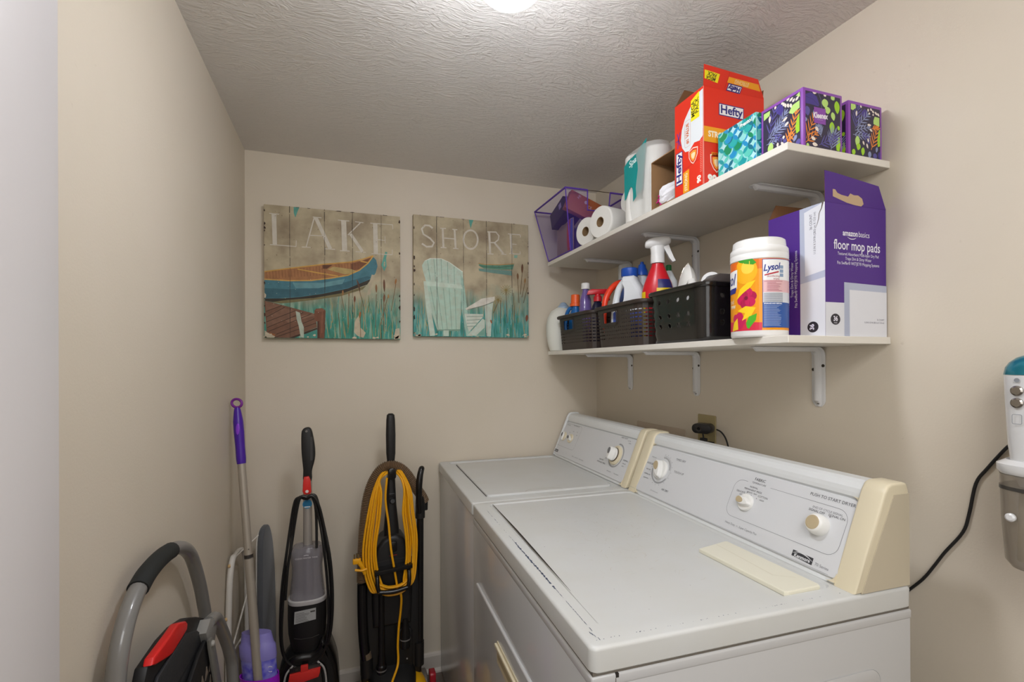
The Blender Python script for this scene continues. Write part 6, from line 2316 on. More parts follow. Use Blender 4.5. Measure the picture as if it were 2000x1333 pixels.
def trigger(root, m, z, yaw, scale=1.0, trig_m=None, style='round'):
    """spray head: collar, head and hanging trigger"""
    c, s = cos(yaw), sin(yaw)

    def q(a, b, zz):
        return Vector((a*c-b*s, a*s+b*c, zz))*1.0
    k = scale
    mb = MB()
    if style == 'round':
        # a along the nozzle direction, cross sections (a, z, half width, half height)
        mb.lathe([(0.0225*k, z), (0.0220*k, z+0.028*k), (0.020*k, z+0.034*k)], m, n=28)
        rings = []
        for a, zz, hw, hh in ((-0.040, 0.062, .005, .004), (-0.038, 0.063, .012, .010), (-0.028, 0.066, .0165, .015), (-0.012, 0.068, .0180, .018), (0.006, 0.068, .0180, .020), (0.022, 0.072, .016, .0165), (0.036, 0.074, .014, .012), (0.041, 0.073, .008, .007)):
            rings.append([q(a*k, hw*k*cos(2*pi*t/18), z+(zz+hh*sin(2*pi*t/18))*k) for t in range(18)])
        mb.loft(rings, m)
        rings = []
        for zz, ra, rb in ((0.026, .0225, .0215), (0.034, .0215, .019), (0.046, .0225, .016), (0.062, .028, .0150)):
            rings.append([q(ra*k*cos(2*pi*t/18), rb*k*sin(2*pi*t/18), z+zz*k) for t in range(18)])
        mb.loft(rings, m)
    else:
        mb.lathe([(0.019*k, z), (0.0185*k, z+0.022*k), (0.013*k, z+0.026*k), (0.012*k, z+0.036*k)], m, n=24)
        hx = frame(q(0, 0.013*k, z), (c, s, 0), (0, 0, 1))
        mb.prism(hx, [(-0.050*k, 0.030*k), (-0.018*k, 0.032*k), (0.030*k, 0.034*k), (0.050*k, 0.048*k), (0.050*k, 0.056*k), (-0.028*k, 0.056*k), (-0.044*k, 0.048*k)], 0.0, 0.026*k, m, bev=0.003*k, smooth=True)
    mb.build('spray_head', root)
    tb = MB()
    tm = trig_m or m
    a0 = 0.026
    pts = [q(a0*k, 0, z+0.056*k), q((a0+.008)*k, 0, z+0.036*k), q((a0+.017)*k, 0, z+0.016*k), q((a0+.025)*k, 0, z+0.004*k)]
    rings = []
    for i, p in enumerate(pts):
        w = (0.009, 0.010, 0.0105, 0.009)[i]*k
        t = (0.009, 0.0075, 0.0065, 0.005)[i]*k
        dx = Vector((c, s, 0.35)).normalized()
        dy = Vector((-s, c, 0))
        rings.append([p-dx*t-dy*w, p+dx*t-dy*w, p+dx*t+dy*w, p-dx*t+dy*w])
    tb.loft(rings, tm)
    tb.build('trigger', root)


DARKB = mat('dark_navy_bottle', '#20203a', 0.2)
b_ = bottle('spray_bottle', 'dark bottle with a flat red trigger head in the far basket', 'bottle', 1.085, 1.955, ZB, [(0.034, 0), (0.036, 0.004), (0.036, 0.12), (0.034, 0.16), (0.026, 0.195), (0.015, 0.215)], DARKB, sy=.7)
trigger(b_, REDP, 0.215, radians(-20), 1.0, style='flat')
# orange-red handled jug beside the bleach
ORR = mat('orange_red_plastic', '#ea4022', 0.28)
b_ = bottle('cleaner_jug', 'orange-red jug with a big loop handle, left in the middle basket', 'bottle', 1.128, 1.753, ZB, [(0.026, 0), (0.030, 0.004), (0.030, 0.11), (0.028, 0.15), (0.022, 0.22), (0.017, 0.25)], ORR, sx=1.0, sy=.9)
mb = MB()
mb.tube([(0.000, 0.000, 0.262), (-0.045, 0.010, 0.268), (-0.082, 0.015, 0.245), (-0.108, 0.017, 0.200), (-0.116, 0.017, 0.150), (-0.116, 0.015, 0.09), (-0.090, 0.012, 0.040), (-0.03, 0.01, 0.020)], [.014, .0135, .013, .0125, .0115, .0105, .010, .010], ORR, n=12, smooth_path=5)
mb.build('handle', b_)
# bleach jug
jug = thing('bleach_jug', 'white jug with integral handle and broad blue cap, in the middle basket', 'bottle', (1.066, 1.664, ZB), radians(36))
mb = MB()
# outline seen from the room: u along -y, v up; extruded with rounded edges, with a real finger opening
JF = frame((-0.036, 0.0, 0), (0, -1, 0), (0, 0, 1))


def jug_rings(pts, d, m, mbx):
    out = catmull([(p[0], p[1], 0) for p in pts], 5, True)
    cx = sum(p.x for p in out)/len(out)
    cy = sum(p.y for p in out)/len(out)
    rings = []
    for dd, f in ((0.0, .80), (0.006, .93), (0.016, 1.0), (d-0.016, 1.0), (d-0.006, .93), (d, .80)):
        rings.append([P(JF, cx+(p.x-cx)*f, cy+(p.y-cy)*f, -dd) for p in out])
    mbx.loft(rings, m, cap0=False, cap1=False)
    for dd, fr_ in ((0.0, JF), (d, (JF[0], JF[1]*-1, JF[2], JF[3]*-1))):
        sg = 1 if dd == 0.0 else -1
        mbx.poly((JF[0], JF[1], JF[2], JF[3]*sg), [(cx+(p.x-cx)*.80, cy+(p.y-cy)*.80) for p in out], m, dd)


body_pts = [(-0.020, 0.278), (0.022, 0.278), (0.034, 0.258), (0.058, 0.220), (0.075, 0.180), (0.080, 0.140), (0.080, 0.05), (0.076, 0.004), (-0.066, 0.004), (-0.070, 0.05), (-0.070, 0.130), (-0.062, 0.160), (-0.030, 0.170), (-0.018, 0.178), (-0.013, 0.200), (-0.012, 0.245)]
jug_rings(body_pts, 0.075, HDPE, mb)
mb.build('bottle_body', jug)
mb = MB()
mb.tube([P(JF, -0.004, 0.268, -0.036), P(JF, -0.024, 0.258, -0.036), P(JF, -0.044, 0.232, -0.036), P(JF, -0.054, 0.200, -0.036), P(JF, -0.060, 0.168, -0.036), P(JF, -0.068, 0.140, -0.036)], [0.012, 0.013, 0.0135, 0.013, 0.014, 0.018], HDPE, n=14, smooth_path=5)
mb.build('handle', jug)
cap(jug, [(0.030, 0.276), (0.032, 0.280), (0.0315, 0.306), (0.029, 0.309)], CAPBLUE, ribs=24, o=(0, 0, 0))
lb = MB()
lb.poly(frame((-0.0365, 0, 0), (0, -1, 0), (0, 0, 1)), rrect(0.120, 0.105, 0.008, 3, cx=0.006, cy=0.085), C('#4058b0', .4), 0.0008)
lb.build('label', jug)
# slim can with clear cap
CLR = mat('clear_plastic', '#dfe4e6', 0.08, alpha=0.45, spec=.7)
b_ = bottle('spray_can', 'slim can with a clear cap, in the far basket behind the red trigger bottle', 'can', 1.182, 1.880, ZB, [(0.029, 0), (0.030, 0.003), (0.030, 0.300), (0.026, 0.312), (0.013, 0.316)], C('#3c5a96', .3))
cap(b_, [(0.0300, 0.305), (0.0300, 0.362), (0.027, 0.372), (0.010, 0.374)], CLR, ribs=16)
# white bottle, angled blue nozzle
b_ = bottle('toilet_cleaner', 'white bottle with a pointed blue angled cap, in the middle basket behind the bleach', 'bottle', 1.144, 1.694, ZB, [(0.030, 0), (0.034, 0.004), (0.034, 0.20), (0.031, 0.25), (0.022, 0.285), (0.017, 0.300)], HDPE, sy=.8)
cap(b_, [(0.024, 0.290), (0.022, 0.310), (0.016, 0.322), (0.0135, 0.334), (0.008, 0.336), (0.006, 0.346), (0.003, 0.347)], CAPBLUE, ribs=8)
lb = MB(); lb.lathe([(0.0345, 0.06), (0.0345, 0.22)], C('#23397f', .35), n=28, cap0=False, cap1=False, sy=.8, ref=(1, 0, 0)); lb.build('label', b_)
# carpet stain spray
sp = thing('stain_spray', 'large red spray bottle with white trigger head, at the near end of the middle basket', 'bottle', (1.088, 1.512, ZB), radians(-35))
mb = MB()
prof = [(-0.0, .052, .034), (0.004, .055, .036), (0.06, .056, .037), (0.15, .0575, .037), (0.195, .0565, .036), (0.222, .050, .034), (0.248, .040, .030), (0.275, .029, .025), (0.290, .0225, .0215), (0.298, .0210, .0210)]
rings = []
for z, a, b in prof:
    rings.append([Vector((a*cos(2*pi*t/36), b*sin(2*pi*t/36), z)) for t in range(36)])
mb.loft(rings, REDP)
mb.build('bottle_body', sp)
lb = MB()
for (z0_, z1_, col, t0, t1) in ((0.206, 0.238, '#2a2a6a', 0, 75), (0.02, 0.206, '#e8c51d', -5, 85), (0.02, 0.195, '#e8c51d', -95, -55)):
    def fe(a, b, z0_=z0_, z1_=z1_, t0=t0, t1=t1, e=0.0006 if col != '#2a2a6a' else 0.0011):
        z = z0_+(z1_-z0_)*b
        # interpolate the body section at this height
        for i in range(len(prof)-1):
            if prof[i][0] <= z <= prof[i+1][0]:
                f = (z-prof[i][0])/(prof[i+1][0]-prof[i][0])
                A = prof[i][1]+(prof[i+1][1]-prof[i][1])*f+e
                B = prof[i][2]+(prof[i+1][2]-prof[i][2])*f+e
        an = radians(-90+(t0+(t1-t0)*a)*.9)
        return Vector((A*cos(an), B*sin(an), z))
    lb.grid(fe, 12, 6, C(col, .35))
lb.build('label', sp)
trigger(sp, CAPWHITE, 0.300, radians(4), 1.12)
# green-capped white bottle further back
b_ = bottle('glue_bottle', 'white bottle with a small green cap, mostly hidden behind the iron', 'bottle', 1.172, 1.560, ZB+.001, [(0.030, 0), (0.032, 0.004), (0.033, 0.22), (0.031, 0.245), (0.022, 0.262), (0.012, 0.285)], HDPE)
cap(b_, [(0.0105, 0.283), (0.0100, 0.306), (0.008, 0.308)], mat('green_cap', '#1c7a3f', .4), ribs=12)

# --- steam iron standing on its heel
ir = thing('steam_iron', 'white steam iron standing on its heel, grey sole to the right, in the black basket', 'iron', (1.055, 1.300, ZB), radians(62))
IW = mat('iron_white', '#e3e1dc', 0.25, coat=.3)
IG = mat('iron_sole', '#8b8378', 0.25, metal=0.6)
SOLE = frame((0.012, 0, 0), (0, -1, 0), (0, 0, 1))


def iron_half(z):
    t = min(max(z/0.262, 0), 1)
    return 0.046*(1-t**2.6)**0.62


mb = MB()
out = [(-iron_half(z), z) for z in [0.262*k/16 for k in range(16, -1, -1)]]+[(iron_half(z), z) for z in [0.262*k/16 for k in range(0, 16)]]
mb.prism(SOLE, out, -0.008, 0.0, IG, bev=0.002)
mb.build('soleplate', ir)
mb = MB()
rings = []
for dd, f, top in ((0.0, .97, 0.258), (0.012, .93, 0.254), (0.030, .82, 0.243), (0.045, .66, 0.225), (0.056, .44, 0.205), (0.061, .2, 0.18)):
    rings.append([P(SOLE, u*f, 0.004+v/0.262*(top-.004), dd) for u, v in out])
mb.loft(rings, IW)
mb.build('housing', ir)
mb = MB()
mb.tube([P(SOLE, 0, 0.190, 0.052), P(SOLE, 0, 0.165, 0.078), P(SOLE, 0, 0.12, 0.086), P(SOLE, 0, 0.05, 0.084), P(SOLE, 0, 0.012, 0.062)], [0.014, 0.014, 0.0135, 0.014, 0.016], IW, n=12, smooth_path=5)
mb.build('handle', ir)
mb = MB()
for i, (zz, ww) in enumerate(((0.180, .016), (0.172, .020), (0.164, .022))):
    mb.tube([P(SOLE, ww*cos(a), zz+0.010*sin(a), 0.066-.010*abs(cos(a))) for a in [pi*k/10 for k in range(11)]], 0.0016, C('#6e6a66', .4), n=6)
mb.build('dial_lines', ir)
mb = MB()
mb.prism(SOLE, rrect(0.026, 0.010, 0.004, 3, cx=0, cy=0.150), 0.060, 0.0705, C('#23211f', .4), bev=.001)
mb.build('steam_button', ir)
# white ring roll and dark box in the black basket
rl = thing('tape_roll', 'white hoop-shaped plastic roll sticking up from the black basket, right of the iron', 'roll', (1.078, 1.222, ZB), radians(38))
mb = MB()
N = 36
rings = []
for k in range(N+1):
    a = 2*pi*k/N
    r0, r1 = 0.020, 0.030
    c, s = cos(a), sin(a)
    zc = 0.184
    rings.append([Vector((-0.014, r0*c, zc+r0*s)), Vector((0.014, r0*c, zc+r0*s)), Vector((0.014, r1*c, zc+r1*s)), Vector((-0.014, r1*c, zc+r1*s))])
mb.loft(rings, CAPWHITE, cap0=False, cap1=False)
mb.box((-0.013, -0.028, 0.0), (0.013, 0.028, 0.160), CAPWHITE, bev=.004)
mb.build('hoop', rl)
mb = MB(); mb.lathe([(0.020, 0.0), (0.020, 0.018)], C('#cfd2d6', .4), o=(-0.004, 0, 0.184), ax=(1, 0, 0), n=30); mb.build('hub', rl)
gb = MB()
fr = frame((0, 0, 0), (1, 0, 0), (0, 0, 1))
gb.prism(fr, [(0, 0), (0.150, 0), (0.150, 0.192), (0.136, 0.200), (0.030, 0.199), (0.0, 0.182)], -0.040, 0.0, mat('grey_plastic', '#5c5450', 0.35), bev=.002, smooth=True)
o = gb.build('storage_case')
o.location = (1.020, 1.156, ZB)
tag(o, 'dark grey plastic case sticking out of the black basket, beside the wipes canister', 'case')

# --- outlet, camera and cords on the right wall
IVORY = mat('ivory_plate', '#a5966c', 0.4)
ol = thing('wall_outlet', 'ivory wall outlet plate above the dryer console', 'outlet', (XR, 1.514, 1.235))
mb = MB()
fr = frame((0, 0, 0), (0, -1, 0), (0, 0, 1))
mb.prism(fr, rrect(0.095, 0.138, 0.004, 3), 0.0002, 0.006, IVORY, bev=.002)
mb.build('plate', ol)
mb = MB()
mb.prism(fr, rrect(0.034, 0.030, 0.008, 4, cy=-0.022), 0.006, 0.008, IVORY, bev=.0005)
mb.build('socket', ol)
BLK = mat('black_plastic', '#1b1a1b', 0.35)
BLKM = mat('black_matte', '#1d1c1c', 0.6)
wc = thing('webcam', 'small black rounded webcam in front of the ivory outlet', 'camera', (1.290, 1.437, 1.247))
mb = MB()
WF = frame((-0.020, 0.013, 0.012), (0.30, -1, 0), (0, 0, 1))
WF = frame((-0.050, 0.030, 0.0125), (0.55, -1, 0), (0, 0, 1))
mb.prism(WF, rrect(0.070, 0.036, 0.017, 6), -0.045, 0.0, BLK, bev=.003, smooth=True)
mb.build('camera_body', wc)
mb = MB(); mb.prism(WF, circ(0.011, 24, -0.008, 0), 0.0, 0.0016, C('#35302c', .15)); mb.prism(WF, circ(0.006, 20, -0.008, 0), 0.0016, 0.0022, C('#0b0b0d', .1)); mb.build('lens', wc)
mb = MB(); mb.box((-0.045, 0.018, -0.042), (-0.030, 0.042, -0.022), BLKM, bev=.001); mb.box((-0.035, 0.018, -0.060), (0.002, 0.046, -0.038), BLKM, bev=.002); mb.tube([(-0.036, 0.036, -0.002), (-0.036, 0.032, -0.030)], .003, BLKM); mb.build('clip_stand', wc)
mb = MB()
mb.tube([(1.287, 1.438, 1.258), (1.289, 1.420, 1.252), (1.291, 1.402, 1.235), (1.291, 1.389, 1.209), (1.291, 1.380, 1.170), (1.290, 1.375, 1.05), (1.288, 1.375, 0.80)], 0.0028, BLKM, n=8, smooth_path=6)
tag(mb.build('power_cord', loc=(1.285, 1.44, 1.2)), 'thin black cord dropping from the webcam behind the dryer', 'cord')
# ------------------------------------------------------------------ carpet cleaner against the back wall
CLK = mat('gloss_black', '#151414', 0.22)
CMT = mat('satin_black', '#1a1919', 0.45)
TANKP = mat('smoky_tank', '#8d8990', 0.12, alpha=0.62, coat=.5)
STEEL = mat('brushed_pole', '#b7b0a8', 0.32, metal=0.4)
SILV = mat('silver_label', '#a8a8a6', 0.4)
REDQ = mat('red_lever', '#d8322c', 0.35)
cc = thing('carpet_cleaner', 'slim black carpet cleaner with clear tank and red clips, against the back wall', 'carpet cleaner', (-0.146, 2.12, 0))
BF = frame((0, 0, 0), (1, 0, 0), (0, 0, 1))     # n = -y towards the room
# handle
mb = MB()
outer = [(-0.0205, 1.165), (-0.0205, 1.225), (-0.015, 1.243), (0.0, 1.250), (0.013, 1.246), (0.021, 1.225), (0.030, 1.165), (0.029, 1.120), (0.018, 1.075), (0.016, 1.035), (-0.013, 1.035), (-0.014, 1.080), (-0.018, 1.125)]
mb.prism(BF, [(p.x, p.y) for p in catmull([(a, b, 0) for a, b in outer], 3, True)], -0.016, 0.014, CMT, bev=0.006, seg=3, smooth=True)
mb.prism(BF, rrect(0.009, 0.095, 0.004, 3, cx=0.017, cy=1.165), 0.0135, 0.0150, C('#3c3a39', .5))
mb.lathe([(0.0045, 0), (0.0045, 0.002)], C('#77726c', .3), o=(-0.001, -0.0145, 1.236), ax=(0, -1, 0), n=12)
mb.build('handle', cc)
mb = MB()
mb.tube([(0.001, 0.004, 1.05), (0.001, 0.004, 0.76)], 0.0170, STEEL, n=24)
mb.build('pole', cc)
mb = MB()
mb.prism(BF, circ(0.0175, 28, 0.001, 0.944), 0.0125, 0.0145, C('#2f8fbd', .4))
mb.prism(BF, circ(0.0150, 28, 0.001, 0.944), 0.0145, 0.0148, C('#2678a5', .4))
mb.stroke(BF, [(-0.010, 0.933), (0.012, 0.933)], 0.004, C('#e8e8e4', .4), 0.0151)
mb.build('round_sticker', cc)
mb = MB()
pts = [(-0.011, 1.055), (0.008, 1.057), (0.014, 1.040), (0.017, 0.995), (0.012, 0.985), (-0.010, 0.985), (-0.016, 0.998), (-0.014, 1.035)]
mb.prism(BF, pts, 0.012, 0.026, REDQ, bev=0.004, seg=2, smooth=True)
mb.lathe([(0.006, 0), (0.006, 0.003)], C('#e9d9d4', .3), o=(0.001, -0.026, 0.998), ax=(0, -1, 0), n=16)
mb.build('cord_hook', cc)
# tank
mb = MB()


def ring_at(z, hw, hd, cy=0.0, cx=0.0, n=32, e=2.6):
    out = []
    for k in range(n):
        a = 2*pi*k/n
        c, s = cos(a), sin(a)
        out.append(Vector((cx+hw*math.copysign(abs(c)**(2/e), c), cy+hd*math.copysign(abs(s)**(2/e), s), z)))
    return out


mb.loft([ring_at(0.572, 0.066, 0.050), ring_at(0.590, 0.0645, 0.050), ring_at(0.66, 0.058, 0.047), ring_at(0.70, 0.057, 0.047), ring_at(0.735, 0.062, 0.050), ring_at(0.762, 0.063, 0.050), ring_at(0.776, 0.052, 0.044), ring_at(0.780, 0.03, 0.03)], TANKP)
mb.build('water_tank', cc)
mb = MB()
mb.tube([(0.002, 0.012, 0.574), (0.002, 0.012, 0.772)], 0.020, mat('inner_tube', '#8f8a8b', .3), n=20)
mb.build('inner_tube', cc)
mb = MB()
mb.text(BF, 'CLEAN WATER TANK', 0.0085, C('#d9d4d6', .4), 0.0, 0.742, 0.0515, 'CENTER')
mb.stroke(BF, [(-0.010, 0.752), (0.0, 0.7535), (0.008, 0.752)], 0.002, C('#e6e2e4', .4), 0.0515)
mb.build('tank_marking', cc)
mb = MB()
mb.loft([ring_at(0.556, 0.071, 0.055), ring_at(0.560, 0.0725, 0.057), ring_at(0.572, 0.0725, 0.057), ring_at(0.5745, 0.068, 0.053)], C('#bfbcbb', .3))
mb.build('tank_collar', cc)
# body narrowing to the neck, then the foot
mb = MB()
mb.loft([ring_at(0.315, 0.022, 0.030), ring_at(0.34, 0.040, 0.040), ring_at(0.385, 0.062, 0.052), ring_at(0.44, 0.071, 0.056), ring_at(0.50, 0.073, 0.058), ring_at(0.557, 0.072, 0.057)], CMT)
mb.stroke(BF, [(-0.045, 0.437), (-0.020, 0.430), (0.020, 0.430), (0.045, 0.437)], 0.0018, C('#4a4745', .3), 0.0575)
mb.build('motor_housing', cc)
mb = MB()
mb.prism(BF, [(-0.043, 0.540), (0.034, 0.545), (0.034, 0.500), (-0.045, 0.492)], 0.0578, 0.0590, SILV)
rnd = random.Random(1)
for i in range(8):
    mb.stroke(BF, [(-0.040, 0.533-i*0.0048), (0.008+rnd.uniform(-.02, .006), 0.533-i*0.0048)], 0.0014, C('#55524e', .5), 0.0594)
mb.poly(BF, [(0.014, 0.536), (0.031, 0.537), (0.031, 0.531), (0.014, 0.530)], C('#4a4744', .5), 0.0594)
mb.build('rating_label', cc)
# foot: two black shoulders curving down round the window
mb = MB()
pts = [(-0.030, 0.375), (-0.062, 0.362), (-0.092, 0.325), (-0.110, 0.265), (-0.118, 0.180), (-0.122, 0.05), (-0.118, 0.012), (0.118, 0.012), (0.122, 0.05), (0.120, 0.19), (0.113, 0.285), (0.099, 0.340), (0.086, 0.375), (0.070, 0.410), (0.05, 0.415), (0.03, 0.375)]
mb.prism(BF, [(p.x, p.y) for p in catmull([(a, b, 0) for a, b in pts], 3, True)], -0.085, 0.070, CLK, bev=0.018, seg=3, smooth=True)
mb.build('base', cc)
mb = MB()
mb.prism(BF, [(-0.060, 0.336), (0.050, 0.336), (0.058, 0.27), (0.064, 0.10), (-0.072, 0.10), (-0.068, 0.25)], 0.070, 0.086, mat('window_dark', '#2a2422', .12, coat=.6), bev=.004, smooth=True)
mb.build('nozzle_window', cc)
for sg in (-1, 1):
    mb = MB()
    mb.tube([(-0.004+sg*0.044, -0.074, 0.342), (-0.004+sg*0.070, -0.082, 0.309), (-0.004+sg*0.078, -0.084, 0.22), (-0.004+sg*0.080, -0.084, 0.10)], 0.0038, C('#a7a3a0', .25), n=8, smooth_path=5)
    mb.build('chrome_trim', cc)
mb = MB()
mb.prism(BF, [(-0.058, 0.321), (0.052, 0.328), (0.050, 0.310), (0.045, 0.294), (0.0, 0.286), (-0.048, 0.279), (-0.060, 0.282), (-0.064, 0.292)], 0.086, 0.100, REDQ, bev=.004, smooth=True)
mb.prism(BF, rrect(0.027, 0.030, 0.003, 2, cx=-0.006, cy=0.332), 0.086, 0.098, REDQ, bev=.002)
mb.build('release_latch', cc)
# cord wound in long loops down both sides
CORD = mat('black_cord', '#171616', 0.4)
mb = MB()
loops = [
    [(0.0, 0.970), (-0.030, 0.978), (-0.045, 0.955), (-0.060, 0.86), (-0.072, 0.76), (-0.085, 0.66), (-0.092, 0.55), (-0.092, 0.44), (-0.078, 0.37), (-0.045, 0.335), (-0.010, 0.322)],
    [(0.0, 0.975), (-0.024, 0.982), (-0.036, 0.950), (-0.050, 0.86), (-0.058, 0.77), (-0.074, 0.68), (-0.082, 0.60), (-0.088, 0.50), (-0.086, 0.42), (-0.070, 0.36), (-0.030, 0.325)],
    [(0.0, 0.980), (-0.018, 0.985), (-0.030, 0.955), (-0.044, 0.87), (-0.054, 0.80), (-0.064, 0.73), (-0.070, 0.66), (-0.074, 0.60)],
    [(0.0, 0.975), (0.025, 0.985), (0.040, 0.960), (0.058, 0.86), (0.078, 0.75), (0.088, 0.64), (0.090, 0.54), (0.084, 0.44), (0.070, 0.38), (0.040, 0.340), (0.0, 0.322)],
    [(0.0, 0.970), (0.020, 0.980), (0.032, 0.950), (0.050, 0.87), (0.064, 0.78), (0.074, 0.68), (0.080, 0.58), (0.080, 0.48), (0.072, 0.40), (0.05, 0.35), (0.01, 0.325)],
    [(0.0, 0.978), (0.022, 0.984), (0.045, 0.945), (0.064, 0.86), (0.086, 0.75), (0.095, 0.64), (0.096, 0.54), (0.090, 0.46), (0.078, 0.40)],
    [(0.020, 0.98), (0.032, 0.94), (0.036, 0.87), (0.038, 0.78)]]
for k, lp_ in enumerate(loops):
    mb.tube([(a, -0.036-0.006*(k % 3)-(0.026 if b < 0.80 else 0.0), b) for a, b in lp_], 0.0052, CORD, n=8, smooth_path=4)
mb.build('power_cord', cc)

# ------------------------------------------------------------------ upright vacuum
uv = thing('upright_vacuum', 'black upright vacuum with ribbed hose and looped yellow cord, against the back wall', 'vacuum cleaner', (0.185, 2.15, 0))
YELC = mat('yellow_cord', '#e9a512', 0.38)
HOSE = mat('hose_brown', '#6a543e', 0.45)
mb = MB()
# handle stalk
mb.loft([ring_at(0.99, 0.017, 0.015), ring_at(1.09, 0.0165, 0.014), ring_at(1.12, 0.0195, 0.016), ring_at(1.20, 0.0205, 0.017), ring_at(1.265, 0.0185, 0.016), ring_at(1.285, 0.016, 0.014), ring_at(1.291, 0.009, 0.008)], mat('ribbed_black', '#191818', .35, bump=.5, bscale=260))
mb.build('handle', uv)
mb = MB()
mb.loft([ring_at(0.74, 0.034, 0.026, -0.01), ring_at(0.80, 0.032, 0.026, -0.01), ring_at(0.90, 0.022, 0.022, -0.006), ring_at(0.98, 0.0185, 0.020, -0.004), ring_at(1.05, 0.0165, 0.018, -0.004), ring_at(1.062, 0.012, 0.014, -0.004)], CMT)
mb.build('stalk', uv)
mb = MB()
mb.prism(BF, rrect(0.034, 0.048, 0.013, 5, cx=0.001, cy=1.040), 0.012, 0.052, CLK, bev=.004, smooth=True)
mb.lathe([(0.003, 0), (0.003, 0.0016)], C('#8a8580', .3), o=(0.0, -0.0235, 1.018), ax=(0, -1, 0), n=10)
mb.build('upper_cord_hook', uv)
mb = MB()
mb.prism(BF, rrect(0.024, 0.018, 0.003, 2, cx=0.002, cy=0.945), 0.018, 0.030, BLK, bev=.002)
mb.lathe([(0.012, 0.0), (0.013, 0.014), (0.009, 0.018)], BLK, o=(0.004, -0.018, 0.918), ax=(0, -1, 0.2), n=20)
mb.build('switch', uv)
# domed bag cover
mb = MB()
dome = [(-0.078, 0.40), (-0.083, 0.50), (-0.083, 0.62), (-0.078, 0.69), (-0.064, 0.735), (-0.042, 0.765), (-0.012, 0.782), (0.018, 0.784), (0.046, 0.768), (0.066, 0.735), (0.078, 0.69), (0.083, 0.62), (0.083, 0.50), (0.078, 0.40)]
mb.prism(BF, dome, -0.070, 0.055, CMT, bev=.018, seg=4, smooth=True)
mb.stroke(BF, [(-0.070, 0.676), (0.0, 0.684), (0.070, 0.682)], 0.0014, C('#3b3938', .4), 0.0553)
mb.build('bag_cover', uv)
mb = MB()
mb.prism(BF, rrect(0.030, 0.044, 0.010, 4, cx=0.004, cy=0.738), 0.055, 0.068, CLK, bev=.003, smooth=True)
mb.tube([(-0.012, -0.060, 0.700), (0.018, -0.066, 0.704)], 0.0016, C('#8f2a22', .4), n=6)
mb.build('cover_latch', uv)
# lower trunk
mb = MB()
trunk = [(-0.130, 0.245), (-0.118, 0.13), (-0.085, 0.07), (0.085, 0.07), (0.118, 0.15), (0.130, 0.24), (0.126, 0.42), (0.118, 0.58), (0.090, 0.64), (-0.098, 0.64), (-0.112, 0.50), (-0.120, 0.36)]
mb.prism(BF, [(p.x, p.y) for p in catmull([(a, b, 0) for a, b in trunk], 3, True)], -0.085, 0.032, CMT, bev=.012, seg=3, smooth=True)
mb.build('body', uv)
mb = MB()
mb.prism(BF, rrect(0.055, 0.36, 0.02, 5, cx=-0.012, cy=0.33), 0.030, 0.040, mat('slot_black', '#0f0f0f', .5), bev=.004, smooth=True)
mb.prism(BF, rrect(0.062, 0.26, 0.02, 5, cx=0.052, cy=0.25), 0.030, 0.046, CMT, bev=.006, smooth=True)
for (a, b) in ((0.060, 0.250), (0.058, 0.150)):
    mb.lathe([(0.0035, 0), (0.0035, 0.002)], C('#8e8984', .3), o=(a, -0.0475, b), ax=(0, -1, 0), n=10)
mb.prism(BF, circ(0.0135, 20, 0.052, 0.195), 0.046, 0.049, BLK, bev=.001)
mb.prism(BF, circ(0.0085, 18, -0.020, 0.430), 0.040, 0.043, C('#8f8a70', .4))
mb.build('trunk_panels', uv)
# tool wands clipped to the back: crevice tool and dusting brush
for (a, r0, z0_, z1_) in ((-0.045, 0.017, 0.19, 0.545), (0.052, 0.017, 0.30, 0.425)):
    mb = MB()
    prof = [(0.0175, 0), (0.021, 0.004), (0.021, 0.055), (0.0165, 0.060), (r0*.8, 0.11), (r0*.72, z1_-z0_), (r0*.5, z1_-z0_+.004)]
    if a > 0:
        prof = [(0.0175, 0), (0.021, 0.004), (0.021, 0.030), (0.019, 0.034), (0.0205, 0.06), (0.015, 0.085), (0.010, z1_-z0_)]
    mb.lathe(prof, CLK, o=(a, -0.052, z0_), n=24)
    mb.lathe([(0.0216, 0.036), (0.0219, 0.039), (0.0216, 0.042)], C('#6f6c69', .3), o=(a, -0.052, z0_), n=24, cap0=False, cap1=False)
    mb.build('cleaning_tool', uv)
# ribbed hose arching over the stalk to the wand
hp = [(-0.104, -0.030, 0.245), (-0.116, -0.034, 0.36), (-0.121, -0.036, 0.52), (-0.118, -0.036, 0.70), (-0.108, -0.034, 0.86), (-0.092, -0.032, 0.965), (-0.062, -0.030, 1.035), (-0.025, -0.028, 1.068), (0.020, -0.026, 1.066), (0.060, -0.022, 1.035), (0.098, -0.016, 0.975), (0.130, -0.010, 0.925), (0.141, -0.006, 0.900)]
pth = catmull(hp, 14)
mb = MB()
# rings every few millimetres
L_ = [0.0]
for i in range(1, len(pth)):
    L_.append(L_[-1]+(pth[i]-pth[i-1]).length)
tot = L_[-1]
step = 0.0034
npt = int(tot/step)
pp, rr = [], []
j = 0
for k in range(npt+1):
    d = k*step
    while j < len(L_)-2 and L_[j+1] < d:
        j += 1
    t = (d-L_[j])/(L_[j+1]-L_[j])
    p = pth[j]*(1-t)+pth[j+1]*t
    pp.append(p)
    rr.append(0.0 if 0 else (0.0228 if k % 2 else 0.0185))
cut = next(i for i, p in enumerate(pp) if p.z > 0.60)
mb.tube(pp[cut:], rr[cut:], HOSE, n=20)
mb.build('hose', uv)
mb = MB()
mb.tube([pp[i] for i in range(0, cut+2, 6)], 0.0205, CLK, n=20)
mb.tube([(-0.101, -0.030, 0.200), (-0.104, -0.030, 0.275)], 0.0245, CMT, n=20)
mb.tube([(-0.104, -0.030, 0.272), (-0.108, -0.031, 0.300)], 0.0215, C('#6e5f4d', .35), n=20)
